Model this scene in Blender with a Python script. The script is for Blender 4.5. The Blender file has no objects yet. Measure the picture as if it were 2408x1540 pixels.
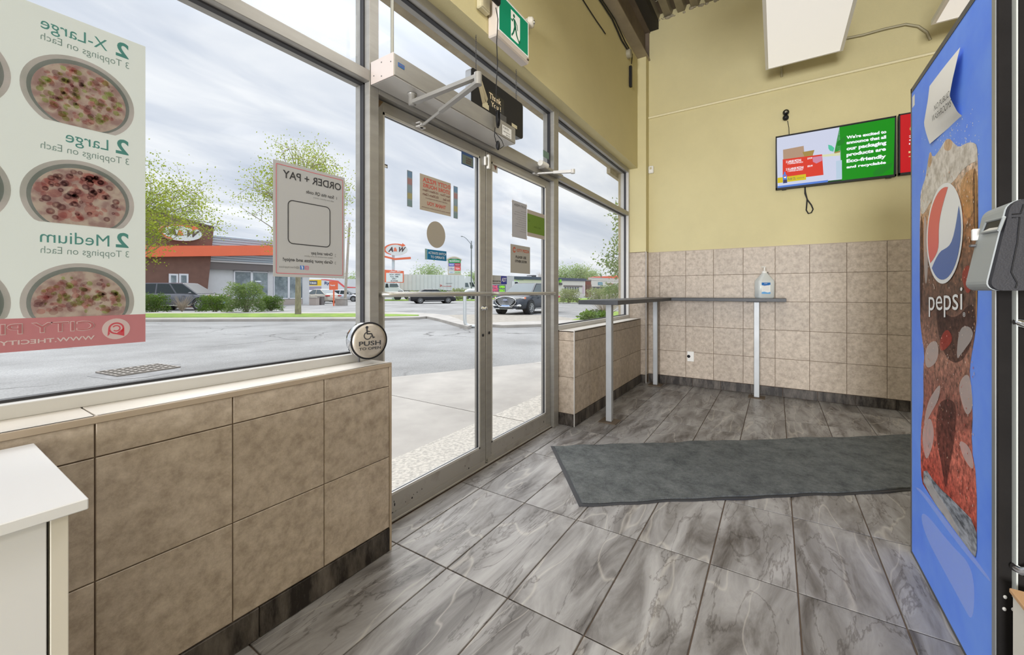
import bpy, math, random
from mathutils import Vector, Matrix
random.seed(7)
PI = math.pi
S = bpy.context.scene
COL = S.collection

# ---------------------------------------------------------------- camera
CH, CF, CCX, CV0 = 1.10, 957.0, 1204.0, 687.0          # height, focal (px of 2408), principal x, horizon row
TH = math.atan2(1825 - CCX, CF)                        # angle from view axis to the window-wall direction
FW = Vector((math.cos(TH), math.sin(TH), 0)); RT = Vector((math.sin(TH), -math.cos(TH), 0)); UP = Vector((0, 0, 1))
C0 = Vector((0, 0, CH))
cam = bpy.data.cameras.new('camera'); camo = bpy.data.objects.new('camera', cam); COL.objects.link(camo)
camo.location = C0
camo.rotation_euler = (PI / 2, 0, TH - PI / 2)
cam.sensor_width = 36; cam.lens = 36 * CF / 2408
cam.shift_y = -(770 - CV0) / 2408
cam.clip_start = 0.03; cam.clip_end = 600
S.camera = camo
# surveyed points: sight lines of the photograph met with real planes of the room and lot
def ray(u, v): return FW * CF + RT * (u - CCX) + UP * (CV0 - v)
def onX(u, v, X): d = ray(u, v); return C0 + d * (X / d.x)
def onY(u, v, Y): d = ray(u, v); return C0 + d * (Y / d.y)
def onZ(u, v, Z): d = ray(u, v); return C0 + d * ((Z - CH) / d.z)
def atD(u, v, D): return C0 + ray(u, v) * (D / CF)

# ---------------------------------------------------------------- world, sun, exposure
S.view_settings.view_transform = 'Standard'; S.view_settings.look = 'None'
S.view_settings.gamma = 1; S.view_settings.use_curve_mapping = False
S.view_settings.exposure = 0.0
W = bpy.data.worlds.new('overcast_sky'); S.world = W; W.use_nodes = True
SKY_STRENGTH = 1.08
def build_sky():
    nt = W.node_tree; N = nt.nodes; L = nt.links; N.clear()
    tc = N.new('ShaderNodeTexCoord'); sx = N.new('ShaderNodeSeparateXYZ'); L.new(tc.outputs['Generated'], sx.inputs[0])
    zc = N.new('ShaderNodeMath'); zc.operation = 'MAXIMUM'; L.new(sx.outputs['Z'], zc.inputs[0]); zc.inputs[1].default_value = 0.0
    za = N.new('ShaderNodeMath'); za.operation = 'ADD'; L.new(zc.outputs[0], za.inputs[0]); za.inputs[1].default_value = 0.16
    dv = N.new('ShaderNodeVectorMath'); dv.operation = 'DIVIDE'; L.new(tc.outputs['Generated'], dv.inputs[0]); L.new(za.outputs[0], dv.inputs[1])
    mp = N.new('ShaderNodeMapping'); mp.inputs['Scale'].default_value = (0.85, 1.9, 0.0); mp.inputs['Rotation'].default_value = (0, 0, 0.25)
    L.new(dv.outputs[0], mp.inputs[0])
    n1 = N.new('ShaderNodeTexNoise'); n1.inputs['Scale'].default_value = 1.25; n1.inputs['Detail'].default_value = 7; n1.inputs['Roughness'].default_value = 0.52; n1.inputs['Distortion'].default_value = 0.5
    L.new(mp.outputs[0], n1.inputs['Vector'])
    cr = N.new('ShaderNodeValToRGB'); e = cr.color_ramp.elements
    e[0].position = 0.30; e[0].color = (0.56, 0.62, 0.73, 1)
    e[1].position = 0.66; e[1].color = (0.93, 0.95, 0.98, 1)
    m = e.new(0.46); m.color = (0.70, 0.745, 0.83, 1)
    L.new(n1.outputs['Fac'], cr.inputs[0])
    # overcast sky: horizon haze, brighter towards the zenith
    hz = N.new('ShaderNodeMapRange'); hz.inputs['From Min'].default_value = 0.0; hz.inputs['From Max'].default_value = 0.16
    hz.inputs['To Min'].default_value = 0.45; hz.inputs['To Max'].default_value = 0.0; L.new(zc.outputs[0], hz.inputs['Value'])
    mx = N.new('ShaderNodeMixRGB'); L.new(hz.outputs[0], mx.inputs[0]); L.new(cr.outputs[0], mx.inputs[1]); mx.inputs[2].default_value = (0.86, 0.89, 0.93, 1)
    gr = N.new('ShaderNodeMapRange'); gr.inputs['From Min'].default_value = 0.46; gr.inputs['From Max'].default_value = 1.0
    gr.inputs['To Min'].default_value = 1.0; gr.inputs['To Max'].default_value = 3.2; L.new(zc.outputs[0], gr.inputs['Value'])
    bg = N.new('ShaderNodeBackground'); L.new(mx.outputs[0], bg.inputs[0])
    st = N.new('ShaderNodeMath'); st.operation = 'MULTIPLY'; L.new(gr.outputs[0], st.inputs[0]); st.inputs[1].default_value = SKY_STRENGTH; L.new(st.outputs[0], bg.inputs[1])
    out = N.new('ShaderNodeOutputWorld'); L.new(bg.outputs[0], out.inputs[0])
build_sky()
sun = bpy.data.lights.new('sun', 'SUN'); sun.energy = 2.4; sun.angle = math.radians(55); sun.color = (1, 0.98, 0.95)
suno = bpy.data.objects.new('sun', sun); COL.objects.link(suno); suno.rotation_euler = (math.radians(42), 0, math.radians(155))
# unseen shop ceiling lights; last two added to brighten the cooler's blue side (their fixtures are built with the ceiling)
def area(name, loc, rot, sx, sy, power, color=(1, 0.97, 0.92)):
    l = bpy.data.lights.new(name, 'AREA'); l.shape = 'RECTANGLE'; l.size = sx; l.size_y = sy; l.energy = power; l.color = color
    o = bpy.data.objects.new(name, l); COL.objects.link(o); o.location = loc; o.rotation_euler = rot; return o
LAMPS = ((-1.7, -0.3, 10), (-1.7, -2.6, 10), (0.6, -2.6, 9), (3.0, -2.9, 9), (0.2, 0.35, 9), (1.8, 0.1, 19))
for (x, y, p) in LAMPS:
    area('unseen_ceiling_lamp', (x, y, 3.26), (0, 0, 0), 1.1, 0.55, p)
# unseen fill light added behind the camera to brighten the far wall
area('end_fill_light', (-7.0, 0.0, 1.30), (0, math.radians(-90), 0), 2.2, 1.8, 800, (0.97, 0.98, 1.0))

# ---------------------------------------------------------------- helpers
def new_mat(name): m = bpy.data.materials.new(name); m.use_nodes = True; return m
def M(name, col, rough=0.5, metal=0.0, spec=0.5, var=0.0, scale=8.0, col2=None, bump=0.0, bscale=60.0, detail=5, stretch=None, emit=0.0, obj_var=0.0, lo=0.35, hi=0.65, coat=0.0, nrough=0.6):
    """principled material: colour, optional noise variation, bump, per-object variation"""
    m = new_mat(name); nt = m.node_tree; N = nt.nodes; L = nt.links; b = N['Principled BSDF']
    c = (col[0], col[1], col[2], 1)
    b.inputs['Base Color'].default_value = c; b.inputs['Roughness'].default_value = rough; b.inputs['Metallic'].default_value = metal
    b.inputs['Specular IOR Level'].default_value = spec
    if coat: b.inputs['Coat Weight'].default_value = coat; b.inputs['Coat Roughness'].default_value = 0.05
    vec = None
    if col2 or var or bump or obj_var:
        tc = N.new('ShaderNodeTexCoord'); mp = N.new('ShaderNodeMapping'); L.new(tc.outputs['Object'], mp.inputs[0])
        if stretch: mp.inputs['Scale'].default_value = stretch
        oi = N.new('ShaderNodeObjectInfo'); mu = N.new('ShaderNodeMath'); mu.operation = 'MULTIPLY'; mu.inputs[1].default_value = 37.0
        L.new(oi.outputs['Random'], mu.inputs[0]); L.new(mu.outputs[0], mp.inputs['Location']); vec = mp.outputs[0]
    if col2 or var:
        if not col2: col2 = tuple(max(0, x * (1 - var)) for x in col)
        n = N.new('ShaderNodeTexNoise'); n.inputs['Scale'].default_value = scale; n.inputs['Detail'].default_value = detail; n.inputs['Roughness'].default_value = nrough
        L.new(vec, n.inputs['Vector'])
        r = N.new('ShaderNodeValToRGB'); r.color_ramp.elements[0].position = lo; r.color_ramp.elements[1].position = hi
        r.color_ramp.elements[0].color = (col2[0], col2[1], col2[2], 1); r.color_ramp.elements[1].color = c
        L.new(n.outputs['Fac'], r.inputs[0]); src = r.outputs[0]
        if obj_var:
            hv = N.new('ShaderNodeHueSaturation'); mr = N.new('ShaderNodeMapRange'); mr.inputs['To Min'].default_value = 1 - obj_var; mr.inputs['To Max'].default_value = 1 + obj_var
            L.new(oi.outputs['Random'], mr.inputs['Value']); L.new(mr.outputs[0], hv.inputs['Value']); L.new(src, hv.inputs['Color']); src = hv.outputs[0]
        L.new(src, b.inputs['Base Color'])
    if bump:
        n2 = N.new('ShaderNodeTexNoise'); n2.inputs['Scale'].default_value = bscale; n2.inputs['Detail'].default_value = 4; L.new(vec, n2.inputs['Vector'])
        bp = N.new('ShaderNodeBump'); bp.inputs['Strength'].default_value = bump; bp.inputs['Distance'].default_value = 0.01
        L.new(n2.outputs['Fac'], bp.inputs['Height']); L.new(bp.outputs[0], b.inputs['Normal'])
    if emit:
        b.inputs['Emission Color'].default_value = c; b.inputs['Emission Strength'].default_value = emit
    return m
def translucent(name, col, mixf=0.5):
    m = new_mat(name); nt = m.node_tree; N = nt.nodes; L = nt.links; N.clear()
    a = N.new('ShaderNodeBsdfDiffuse'); b = N.new('ShaderNodeBsdfTranslucent'); x = N.new('ShaderNodeMixShader'); o = N.new('ShaderNodeOutputMaterial')
    for q in (a, b): q.inputs[0].default_value = (*col, 1)
    x.inputs[0].default_value = mixf; L.new(a.outputs[0], x.inputs[1]); L.new(b.outputs[0], x.inputs[2]); L.new(x.outputs[0], o.inputs[0]); return m
def ink(name, col, col2=None, scale=60):
    """printed ink film: filters the light of the sheet behind it"""
    m = new_mat(name); nt = m.node_tree; N = nt.nodes; L = nt.links; N.clear()
    a = N.new('ShaderNodeBsdfTransparent'); a.inputs[0].default_value = (*col, 1); o = N.new('ShaderNodeOutputMaterial'); L.new(a.outputs[0], o.inputs[0])
    if col2:
        tc = N.new('ShaderNodeTexCoord'); n = N.new('ShaderNodeTexNoise'); n.inputs['Scale'].default_value = scale; n.inputs['Detail'].default_value = 4
        r = N.new('ShaderNodeValToRGB'); r.color_ramp.elements[0].position = 0.4; r.color_ramp.elements[1].position = 0.6
        r.color_ramp.elements[0].color = (*col, 1); r.color_ramp.elements[1].color = (*col2, 1)
        L.new(tc.outputs['Object'], n.inputs['Vector']); L.new(n.outputs['Fac'], r.inputs[0]); L.new(r.outputs[0], a.inputs[0])
    return m
def glass_mat(name, tint=(0.985, 0.99, 0.988), refl=1.0):
    m = new_mat(name); nt = m.node_tree; N = nt.nodes; L = nt.links; N.clear()
    t = N.new('ShaderNodeBsdfTransparent'); t.inputs[0].default_value = (*tint, 1)
    g = N.new('ShaderNodeBsdfGlossy'); g.inputs['Roughness'].default_value = 0.02; lw = N.new('ShaderNodeLayerWeight'); pw = N.new('ShaderNodeMath'); pw.operation = 'POWER'; pw.inputs[1].default_value = 5
    L.new(lw.outputs['Facing'], pw.inputs[0]); f = N.new('ShaderNodeMath'); f.operation = 'MULTIPLY_ADD'; L.new(pw.outputs[0], f.inputs[0]); f.inputs[1].default_value = 0.5 * refl; f.inputs[2].default_value = 0.004 * refl
    x = N.new('ShaderNodeMixShader'); o = N.new('ShaderNodeOutputMaterial')
    L.new(f.outputs[0], x.inputs[0]); L.new(t.outputs[0], x.inputs[1]); L.new(g.outputs[0], x.inputs[2]); L.new(x.outputs[0], o.inputs[0]); return m

class MB:
    """mesh builder: collects faces with material slots, build() links ONE object"""
    def __init__(s): s.v = []; s.f = []; s.m = []; s.sm = []
    def add(s, vs, fs, mi=0, smooth=False):
        o = len(s.v); s.v += [tuple(p) for p in vs]
        for f in fs: s.f.append(tuple(i + o for i in f)); s.m.append(mi); s.sm.append(smooth)
        return s
    def box(s, a, b, mi=0, bev=0.0):
        x0, y0, z0 = (min(a[i], b[i]) for i in range(3)); x1, y1, z1 = (max(a[i], b[i]) for i in range(3))
        if bev <= 0:
            return s.add([(x0, y0, z0), (x1, y0, z0), (x1, y1, z0), (x0, y1, z0), (x0, y0, z1), (x1, y0, z1), (x1, y1, z1), (x0, y1, z1)],
                         [(3, 2, 1, 0), (4, 5, 6, 7), (0, 1, 5, 4), (1, 2, 6, 5), (2, 3, 7, 6), (3, 0, 4, 7)], mi)
        e = min(bev, (x1 - x0) * .45, (y1 - y0) * .45, (z1 - z0) * .45); vs = []; idx = {}
        for cx in (0, 1):
            for cy in (0, 1):
                for cz in (0, 1):
                    X = (x0, x1)[cx]; Y = (y0, y1)[cy]; Z = (z0, z1)[cz]; dx, dy, dz = (e, -e)[cx], (e, -e)[cy], (e, -e)[cz]
                    for k, p in enumerate(((X, Y + dy, Z + dz), (X + dx, Y, Z + dz), (X + dx, Y + dy, Z))):
                        idx[(cx, cy, cz, k)] = len(vs); vs.append(p)
        fs = []
        for c in (0, 1):
            q = [idx[(c, a_, b_, 0)] for a_, b_ in ((0, 0), (1, 0), (1, 1), (0, 1))]; fs.append(q if c else q[::-1])
            q = [idx[(a_, c, b_, 1)] for a_, b_ in ((0, 0), (0, 1), (1, 1), (1, 0))]; fs.append(q if c else q[::-1])
            q = [idx[(a_, b_, c, 2)] for a_, b_ in ((0, 0), (1, 0), (1, 1), (0, 1))]; fs.append(q if c else q[::-1])
        for a_ in (0, 1):
            for b_ in (0, 1):
                fs.append([idx[(a_, b_, 0, 0)], idx[(a_, b_, 1, 0)], idx[(a_, b_, 1, 1)], idx[(a_, b_, 0, 1)]])
                fs.append([idx[(a_, 0, b_, 0)], idx[(a_, 1, b_, 0)], idx[(a_, 1, b_, 2)], idx[(a_, 0, b_, 2)]])
                fs.append([idx[(0, a_, b_, 1)], idx[(1, a_, b_, 1)], idx[(1, a_, b_, 2)], idx[(0, a_, b_, 2)]])
                for c_ in (0, 1): fs.append([idx[(a_, b_, c_, 0)], idx[(a_, b_, c_, 1)], idx[(a_, b_, c_, 2)]])
        return s.add(vs, fs, mi)
    def quad(s, a, b, c, d, mi=0): return s.add([a, b, c, d], [(0, 1, 2, 3)], mi)
    def prism(s, pts, vec, mi=0):
        n = len(pts); p2 = [tuple(Vector(p) + Vector(vec)) for p in pts]
        return s.add(list(pts) + p2, [tuple(range(n))[::-1], tuple(range(n, 2 * n))] + [(i, (i + 1) % n, (i + 1) % n + n, i + n) for i in range(n)], mi)
    def cyl(s, a, b, r0, r1=None, n=12, mi=0, smooth=True, caps=True):
        a = Vector(a); b = Vector(b); r1 = r0 if r1 is None else r1; d = (b - a)
        if d.length < 1e-9: return s
        d.normalize(); x = d.orthogonal().normalized(); y = d.cross(x); vs = []
        for (p, r) in ((a, r0), (b, r1)):
            for i in range(n): t = 2 * PI * i / n; vs.append(p + x * (r * math.cos(t)) + y * (r * math.sin(t)))
        s.add(vs, [(i, (i + 1) % n, (i + 1) % n + n, i + n) for i in range(n)], mi, smooth)
        if caps: s.add(vs, [tuple(range(n))[::-1], tuple(range(n, 2 * n))], mi)
        return s
    def tube(s, pts, r, n=8, mi=0, r1=None):
        pts = [Vector(p) for p in pts]; k = len(pts); rings = []; t0 = (pts[1] - pts[0]).normalized(); x = t0.orthogonal().normalized()
        for i, p in enumerate(pts):
            t = (pts[min(i + 1, k - 1)] - pts[max(i - 1, 0)]).normalized(); x = (x - t * x.dot(t)).normalized(); y = t.cross(x)
            rr = r if r1 is None else r + (r1 - r) * i / (k - 1)
            rings.append([p + x * (rr * math.cos(2 * PI * j / n)) + y * (rr * math.sin(2 * PI * j / n)) for j in range(n)])
        fs = []
        for i in range(k - 1):
            for j in range(n): fs.append((i * n + j, i * n + (j + 1) % n, (i + 1) * n + (j + 1) % n, (i + 1) * n + j))
        s.add([q for rg in rings for q in rg], fs, mi, True)
        s.add(rings[0], [tuple(range(n))[::-1]], mi); s.add(rings[-1], [tuple(range(n))], mi); return s
    def lathe(s, prof, o=(0, 0, 0), ax=(0, 0, 1), n=20, mi=0, smooth=True):
        o = Vector(o); d = Vector(ax).normalized(); x = d.orthogonal().normalized(); y = d.cross(x); vs = []
        for (r, h) in prof:
            for i in range(n): t = 2 * PI * i / n; vs.append(o + d * h + x * (r * math.cos(t)) + y * (r * math.sin(t)))
        fs = []
        for k in range(len(prof) - 1):
            for i in range(n): fs.append((k * n + i, k * n + (i + 1) % n, (k + 1) * n + (i + 1) % n, (k + 1) * n + i))
        return s.add(vs, fs, mi, smooth)
    def ellipsoid(s, c, r, nu=10, nv=8, mi=0):
        vs = []; fs = []
        for j in range(nv + 1):
            ph = -PI / 2 + PI * j / nv
            for i in range(nu): t = 2 * PI * i / nu; vs.append((c[0] + r[0] * math.cos(ph) * math.cos(t), c[1] + r[1] * math.cos(ph) * math.sin(t), c[2] + r[2] * math.sin(ph)))
        for j in range(nv):
            for i in range(nu): fs.append((j * nu + i, j * nu + (i + 1) % nu, (j + 1) * nu + (i + 1) % nu, (j + 1) * nu + i))
        return s.add(vs, fs, mi, True)
    def mesh(s, name, mats):
        me = bpy.data.meshes.new(name); me.from_pydata(s.v, [], s.f)
        for m in (mats if isinstance(mats, (list, tuple)) else [mats]): me.materials.append(m)
        me.polygons.foreach_set('material_index', s.m); me.polygons.foreach_set('use_smooth', s.sm); me.update(); return me
    def build(s, name, mats, parent=None, loc=None, rz=0):
        o = bpy.data.objects.new(name, s.mesh(name, mats)); COL.objects.link(o)
        if parent: o.parent = parent
        if loc is not None: o.location = loc
        if rz: o.rotation_euler = (0, 0, rz)
        return o
def tag(o, label=None, cat=None, group=None, kind=None):
    if label: o['label'] = label
    if cat: o['category'] = cat
    if group: o['group'] = group
    if kind: o['kind'] = kind
    return o
def empty(name, loc=(0, 0, 0), rz=0, label=None, cat=None, group=None, kind=None):
    o = bpy.data.objects.new(name, None); COL.objects.link(o); o.location = loc; o.rotation_euler = (0, 0, rz); o.empty_display_size = 0.1
    return tag(o, label, cat, group, kind)
def struct(name, mb, mats): return tag(mb.build(name, mats), kind='structure')
def copy_tree(o, parent=None):
    c = o.copy(); COL.objects.link(c); c.parent = parent
    for ch in list(o.children): copy_tree(ch, c)
    return c
FC = {}
def text_mesh(s, bold=0.0):
    k = (s, bold)
    if k in FC: return FC[k]
    cu = bpy.data.curves.new('t', 'FONT'); cu.body = s; cu.resolution_u = 3; cu.offset = bold; cu.extrude = 0.0; cu.size = 1
    ob = bpy.data.objects.new('t', cu); me = bpy.data.meshes.new_from_object(ob)
    bpy.data.objects.remove(ob); v = [tuple(p.co) for p in me.vertices]; f = [tuple(p.vertices) for p in me.polygons]; bpy.data.meshes.remove(me)
    x0 = min(p[0] for p in v); x1 = max(p[0] for p in v); y0 = min(p[1] for p in v); y1 = max(p[1] for p in v)
    FC[k] = ([((p[0] - x0) / (x1 - x0), (p[1] - y0) / (y1 - y0)) for p in v], f); return FC[k]
def put_text(mb, s, o, xd, yd, mi=0, bold=0.0, shear=0.0):
    """lay text into a builder: o = lower-left corner, xd / yd = full width / height vectors"""
    vs, fs = text_mesh(s, bold); o = Vector(o); xd = Vector(xd); yd = Vector(yd)
    mb.add([o + xd * (p[0] + shear * p[1]) + yd * p[1] for p in vs], fs, mi)
def flat(mb, pts, o, xd, yd, mi=0):
    """polygon given in plane units"""
    o = Vector(o); xd = Vector(xd); yd = Vector(yd); mb.add([o + xd * a + yd * b for a, b in pts], [tuple(range(len(pts)))], mi)
def disc(cx, cy, rx, ry=None, n=28, a0=0, a1=2 * PI):
    ry = rx if ry is None else ry; k = n if abs(a1 - a0 - 2 * PI) < 1e-6 else n + 1
    return [(cx + rx * math.cos(a0 + (a1 - a0) * i / n), cy + ry * math.sin(a0 + (a1 - a0) * i / n)) for i in range(k)]
def ring(mb, cx, cy, r0, r1, o, xd, yd, mi=0, n=28, a0=0, a1=2 * PI, e=1.0):
    o = Vector(o); xd = Vector(xd); yd = Vector(yd); vs = []
    for i in range(n + 1):
        t = a0 + (a1 - a0) * i / n
        for r in (r0, r1): vs.append(o + xd * (cx + r * e * math.cos(t)) + yd * (cy + r * math.sin(t)))
    mb.add(vs, [(2 * i, 2 * i + 1, 2 * i + 3, 2 * i + 2) for i in range(n)], mi)

# ---------------------------------------------------------------- materials
m_tile = M('beige_wall_tile', (0.56, 0.475, 0.39), 0.45, col2=(0.34, 0.275, 0.215), scale=24, detail=14, nrough=0.74, lo=0.36, hi=0.64, bump=0.05, bscale=90, obj_var=0.05)
m_grout = M('brown_grout', (0.16, 0.115, 0.085), 0.9)
m_trim = M('tile_edge_trim', (0.42, 0.34, 0.26), 0.45)
m_sill = M('cream_sill_tile', (0.74, 0.70, 0.64), 0.3, var=0.08, scale=5)
m_paint = M('pale_yellow_paint', (0.63, 0.56, 0.315), 0.75, var=0.05, scale=2.5, bump=0.12, bscale=150)
m_alu = M('brushed_aluminium', (0.36, 0.35, 0.33), 0.38, metal=0.35, var=0.12, scale=5, stretch=(1, 1, 6))
m_alu2 = M('worn_aluminium', (0.38, 0.365, 0.345), 0.42, metal=0.3, col2=(0.30, 0.275, 0.25), scale=7, lo=0.30, hi=0.48)
m_alu_light = M('pale_aluminium', (0.60, 0.59, 0.57), 0.35, metal=0.25, var=0.08, scale=3)
m_gasket = M('black_rubber', (0.025, 0.025, 0.03), 0.6)
m_glass = glass_mat('window_glass')
m_black = M('black_plastic', (0.014, 0.014, 0.016), 0.45, spec=0.25)
m_dgrey = M('dark_grey_metal', (0.075, 0.075, 0.08), 0.45, bump=0.1, bscale=300)
m_white = M('white_plastic', (0.8, 0.79, 0.76), 0.4)
m_chrome = M('chrome', (0.75, 0.76, 0.78), 0.12, metal=1.0)
m_steel = M('galvanised_steel', (0.40, 0.415, 0.43), 0.45, metal=0.35, var=0.1, scale=6)
m_rust = M('brown_steel', (0.16, 0.12, 0.085), 0.7, var=0.3, scale=4)
m_rustl = M('primed_steel', (0.34, 0.285, 0.21), 0.6, var=0.2, scale=4)
m_deck = M('grey_metal_deck', (0.30, 0.265, 0.20), 0.5, metal=0.3, var=0.2, scale=3)
m_cream = M('almond_plastic', (0.55, 0.50, 0.34), 0.5)
m_black_ink = M('black_ink', (0.03, 0.03, 0.035), 0.6)
m_white_ink = M('white_ink', (0.85, 0.86, 0.86), 0.5)
m_red_ink = M('red_ink', (0.55, 0.10, 0.08), 0.6)

def floor_mat():
    m = new_mat('veined_grey_floor_tile'); nt = m.node_tree; N = nt.nodes; L = nt.links; b = N['Principled BSDF']
    tc = N.new('ShaderNodeTexCoord'); mp = N.new('ShaderNodeMapping'); L.new(tc.outputs['Object'], mp.inputs[0]); mp.inputs['Scale'].default_value = (1.3, 5.2, 1); mp.inputs['Rotation'].default_value = (0, 0, 0.38)
    oi = N.new('ShaderNodeObjectInfo'); mu = N.new('ShaderNodeMath'); mu.operation = 'MULTIPLY'; mu.inputs[1].default_value = 53
    L.new(oi.outputs['Random'], mu.inputs[0]); L.new(mu.outputs[0], mp.inputs['Location'])
    n = N.new('ShaderNodeTexNoise'); n.inputs['Scale'].default_value = 1.5; n.inputs['Detail'].default_value = 9; n.inputs['Roughness'].default_value = 0.63; n.inputs['Distortion'].default_value = 0.75
    L.new(mp.outputs[0], n.inputs['Vector'])
    r = N.new('ShaderNodeValToRGB'); e = r.color_ramp.elements; e[0].position = 0.30; e[0].color = (0.075, 0.065, 0.060, 1); e[1].position = 0.68; e[1].color = (0.40, 0.39, 0.385, 1)
    q = e.new(0.42); q.color = (0.185, 0.174, 0.168, 1); q = e.new(0.52); q.color = (0.275, 0.265, 0.26, 1); L.new(n.outputs['Fac'], r.inputs[0])
    # pale thin veins
    n2 = N.new('ShaderNodeTexNoise'); n2.inputs['Scale'].default_value = 0.9; n2.inputs['Detail'].default_value = 2; n2.inputs['Distortion'].default_value = 0.35; L.new(mp.outputs[0], n2.inputs['Vector'])
    r2 = N.new('ShaderNodeValToRGB'); e = r2.color_ramp.elements; e[0].position = 0.490; e[0].color = (0, 0, 0, 1); e[1].position = 0.512; e[1].color = (0, 0, 0, 1); q = e.new(0.500); q.color = (1, 1, 1, 1)
    L.new(n2.outputs['Fac'], r2.inputs[0])
    mx = N.new('ShaderNodeMixRGB'); mf = N.new('ShaderNodeMath'); mf.operation = 'MULTIPLY'; mf.inputs[1].default_value = 0.34; L.new(r2.outputs[0], mf.inputs[0]); L.new(mf.outputs[0], mx.inputs[0])
    L.new(r.outputs[0], mx.inputs[1]); mx.inputs[2].default_value = (0.62, 0.58, 0.52, 1)
    # thin dark cracks
    n3 = N.new('ShaderNodeTexNoise'); n3.inputs['Scale'].default_value = 1.3; n3.inputs['Detail'].default_value = 9; n3.inputs['Roughness'].default_value = 0.58; n3.inputs['Distortion'].default_value = 0.6; L.new(mp.outputs[0], n3.inputs['Vector'])
    r3 = N.new('ShaderNodeValToRGB'); e = r3.color_ramp.elements; e[0].position = 0.466; e[0].color = (1, 1, 1, 1); e[1].position = 0.494; e[1].color = (1, 1, 1, 1); q = e.new(0.480); q.color = (0.55, 0.53, 0.52, 1)
    L.new(n3.outputs['Fac'], r3.inputs[0]); mm = N.new('ShaderNodeMixRGB'); mm.blend_type = 'MULTIPLY'; mm.inputs[0].default_value = 1; L.new(mx.outputs[0], mm.inputs[1]); L.new(r3.outputs[0], mm.inputs[2])
    L.new(mm.outputs[0], b.inputs['Base Color']); b.inputs['Roughness'].default_value = 0.42; b.inputs['Specular IOR Level'].default_value = 0.35
    bp = N.new('ShaderNodeBump'); bp.inputs['Strength'].default_value = 0.12; bp.inputs['Distance'].default_value = 0.01; L.new(n3.outputs['Fac'], bp.inputs['Height']); L.new(bp.outputs[0], b.inputs['Normal'])
    return m
m_floor = floor_mat()
m_base = M('dark_veined_skirting_tile', (0.20, 0.175, 0.155), 0.4, spec=0.25, col2=(0.022, 0.018, 0.016), scale=5, stretch=(2.6, 2.6, 0.7), detail=10, nrough=0.72, lo=0.42, hi=0.78)

# ---------------------------------------------------------------- room constants
YW, YF, YG, YU = 1.38, 1.515, 1.56, 1.42      # low-wall face, window-frame face, glass plane, upper-wall face
XB = 5.133                                   # far wall
ZS = 0.80; ZSOF = 2.615; ZC = 4.42
XL, XR1, XR2 = -7.4, 1.18, 3.06              # left end, low wall end at the door, right low wall start

# floor with tiles
fl = MB(); fl.box((XL, -3.6, -0.12), (XB + 0.1, 1.66, -0.006)); floor = struct('floor', fl, m_grout)
JX = [1.22 + 0.6 * k for k in range(-4, 8)]; JY = [1.395 - 0.2925 * k for k in range(-1, 13)]
tile_cache = {}
def tile_at(parent, c, size, axis, mat, name='tile', th=0.006, g=0.0015, jit=0.0):
    """thin bevelled tile centred at c, facing axis ('x-','y-','z+'); mesh data shared between equal sizes"""
    key = (round(size[0], 3), round(size[1], 3), axis, mat.name, th)
    if key not in tile_cache:
        a, b = size[0] / 2 - g, size[1] / 2 - g; e = 0.0015; mb = MB()
        P = {'z+': lambda u, v, w: (u, v, w), 'y-': lambda u, v, w: (u, -w, v), 'x-': lambda u, v, w: (-w, -u, v)}[axis]
        vs = [P(-a, -b, 0), P(a, -b, 0), P(a, b, 0), P(-a, b, 0), P(-a, -b, th - e), P(a, -b, th - e), P(a, b, th - e), P(-a, b, th - e),
              P(-a + e, -b + e, th), P(a - e, -b + e, th), P(a - e, b - e, th), P(-a + e, b - e, th)]
        mb.add(vs, [(0, 1, 5, 4), (1, 2, 6, 5), (2, 3, 7, 6), (3, 0, 4, 7), (4, 5, 9, 8), (5, 6, 10, 9), (6, 7, 11, 10), (7, 4, 8, 11), (8, 9, 10, 11)])
        tile_cache[key] = mb.mesh(name, mat)
    o = bpy.data.objects.new(name, tile_cache[key]); COL.objects.link(o); o.parent = parent; o.location = c; return o
for i in range(len(JX) - 1):
    for j in range(len(JY) - 1):
        x0, x1 = JX[i], min(JX[i + 1], XB); y1, y0 = JY[j], JY[j + 1]
        if x1 < -0.6 and y0 < -1: continue
        y1 = min(y1, 1.53)
        if x1 - x0 < 0.02: continue
        tile_at(floor, ((x0 + x1) / 2, (y0 + y1) / 2, -0.006), (x1 - x0, y1 - y0), 'z+', m_floor, g=0.0025)

# low wall under the left window
def low_wall(name, x0, x1, ztop, xj, left_end=False):
    mb = MB(); mb.box((x0 + (0.007 if left_end else 0), YW + 0.006, 0), (x1 - 0.001, 1.66, ztop - 0.012)); w = struct(name, mb, m_grout)
    xs = [x0] + sorted(x for x in xj if x0 + .01 < x < x1 - .01) + [x1]
    for z0, z1 in ((0.1, 0.4), (0.4, 0.7), (0.7, ztop - 0.012)):
        for a, b in zip(xs[:-1], xs[1:]):
            tile_at(w, ((a + b) / 2, YW + 0.0065, (z0 + z1) / 2), (b - a, z1 - z0), 'y-', m_tile)
    return w
wl = low_wall('wall_left', XL, XR1 - 0.011, ZS, [1.169 - 0.2975 * k for k in range(0, 14)])
MB().box((XR1 - 0.011, YW - 0.002, 0), (XR1, YW + 0.012, ZS - 0.012), bev=0.001).build('corner_strip', m_trim, wl)
MB().box((XL, YW - 0.003, ZS - 0.018), (XR1, YW + 0.012, ZS), bev=0.002).build('sill_edge_strip', m_trim, wl)
MB().box((XR1 - 0.001, YW + 0.01, 0), (XR1 + 0.004, 1.6, ZS - 0.01)).build('end_tile', m_tile, wl)
xs = [XL, -2.12, -1.52, -0.92, -0.32, 0.279, 0.879, XR1 + 0.003]
for a, b in zip(xs[:-1], xs[1:]): tile_at(wl, ((a + b) / 2, (YW + 1.52) / 2, ZS - 0.006), (b - a, 1.52 - YW), 'z+', m_sill, name='sill_tile')
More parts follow.
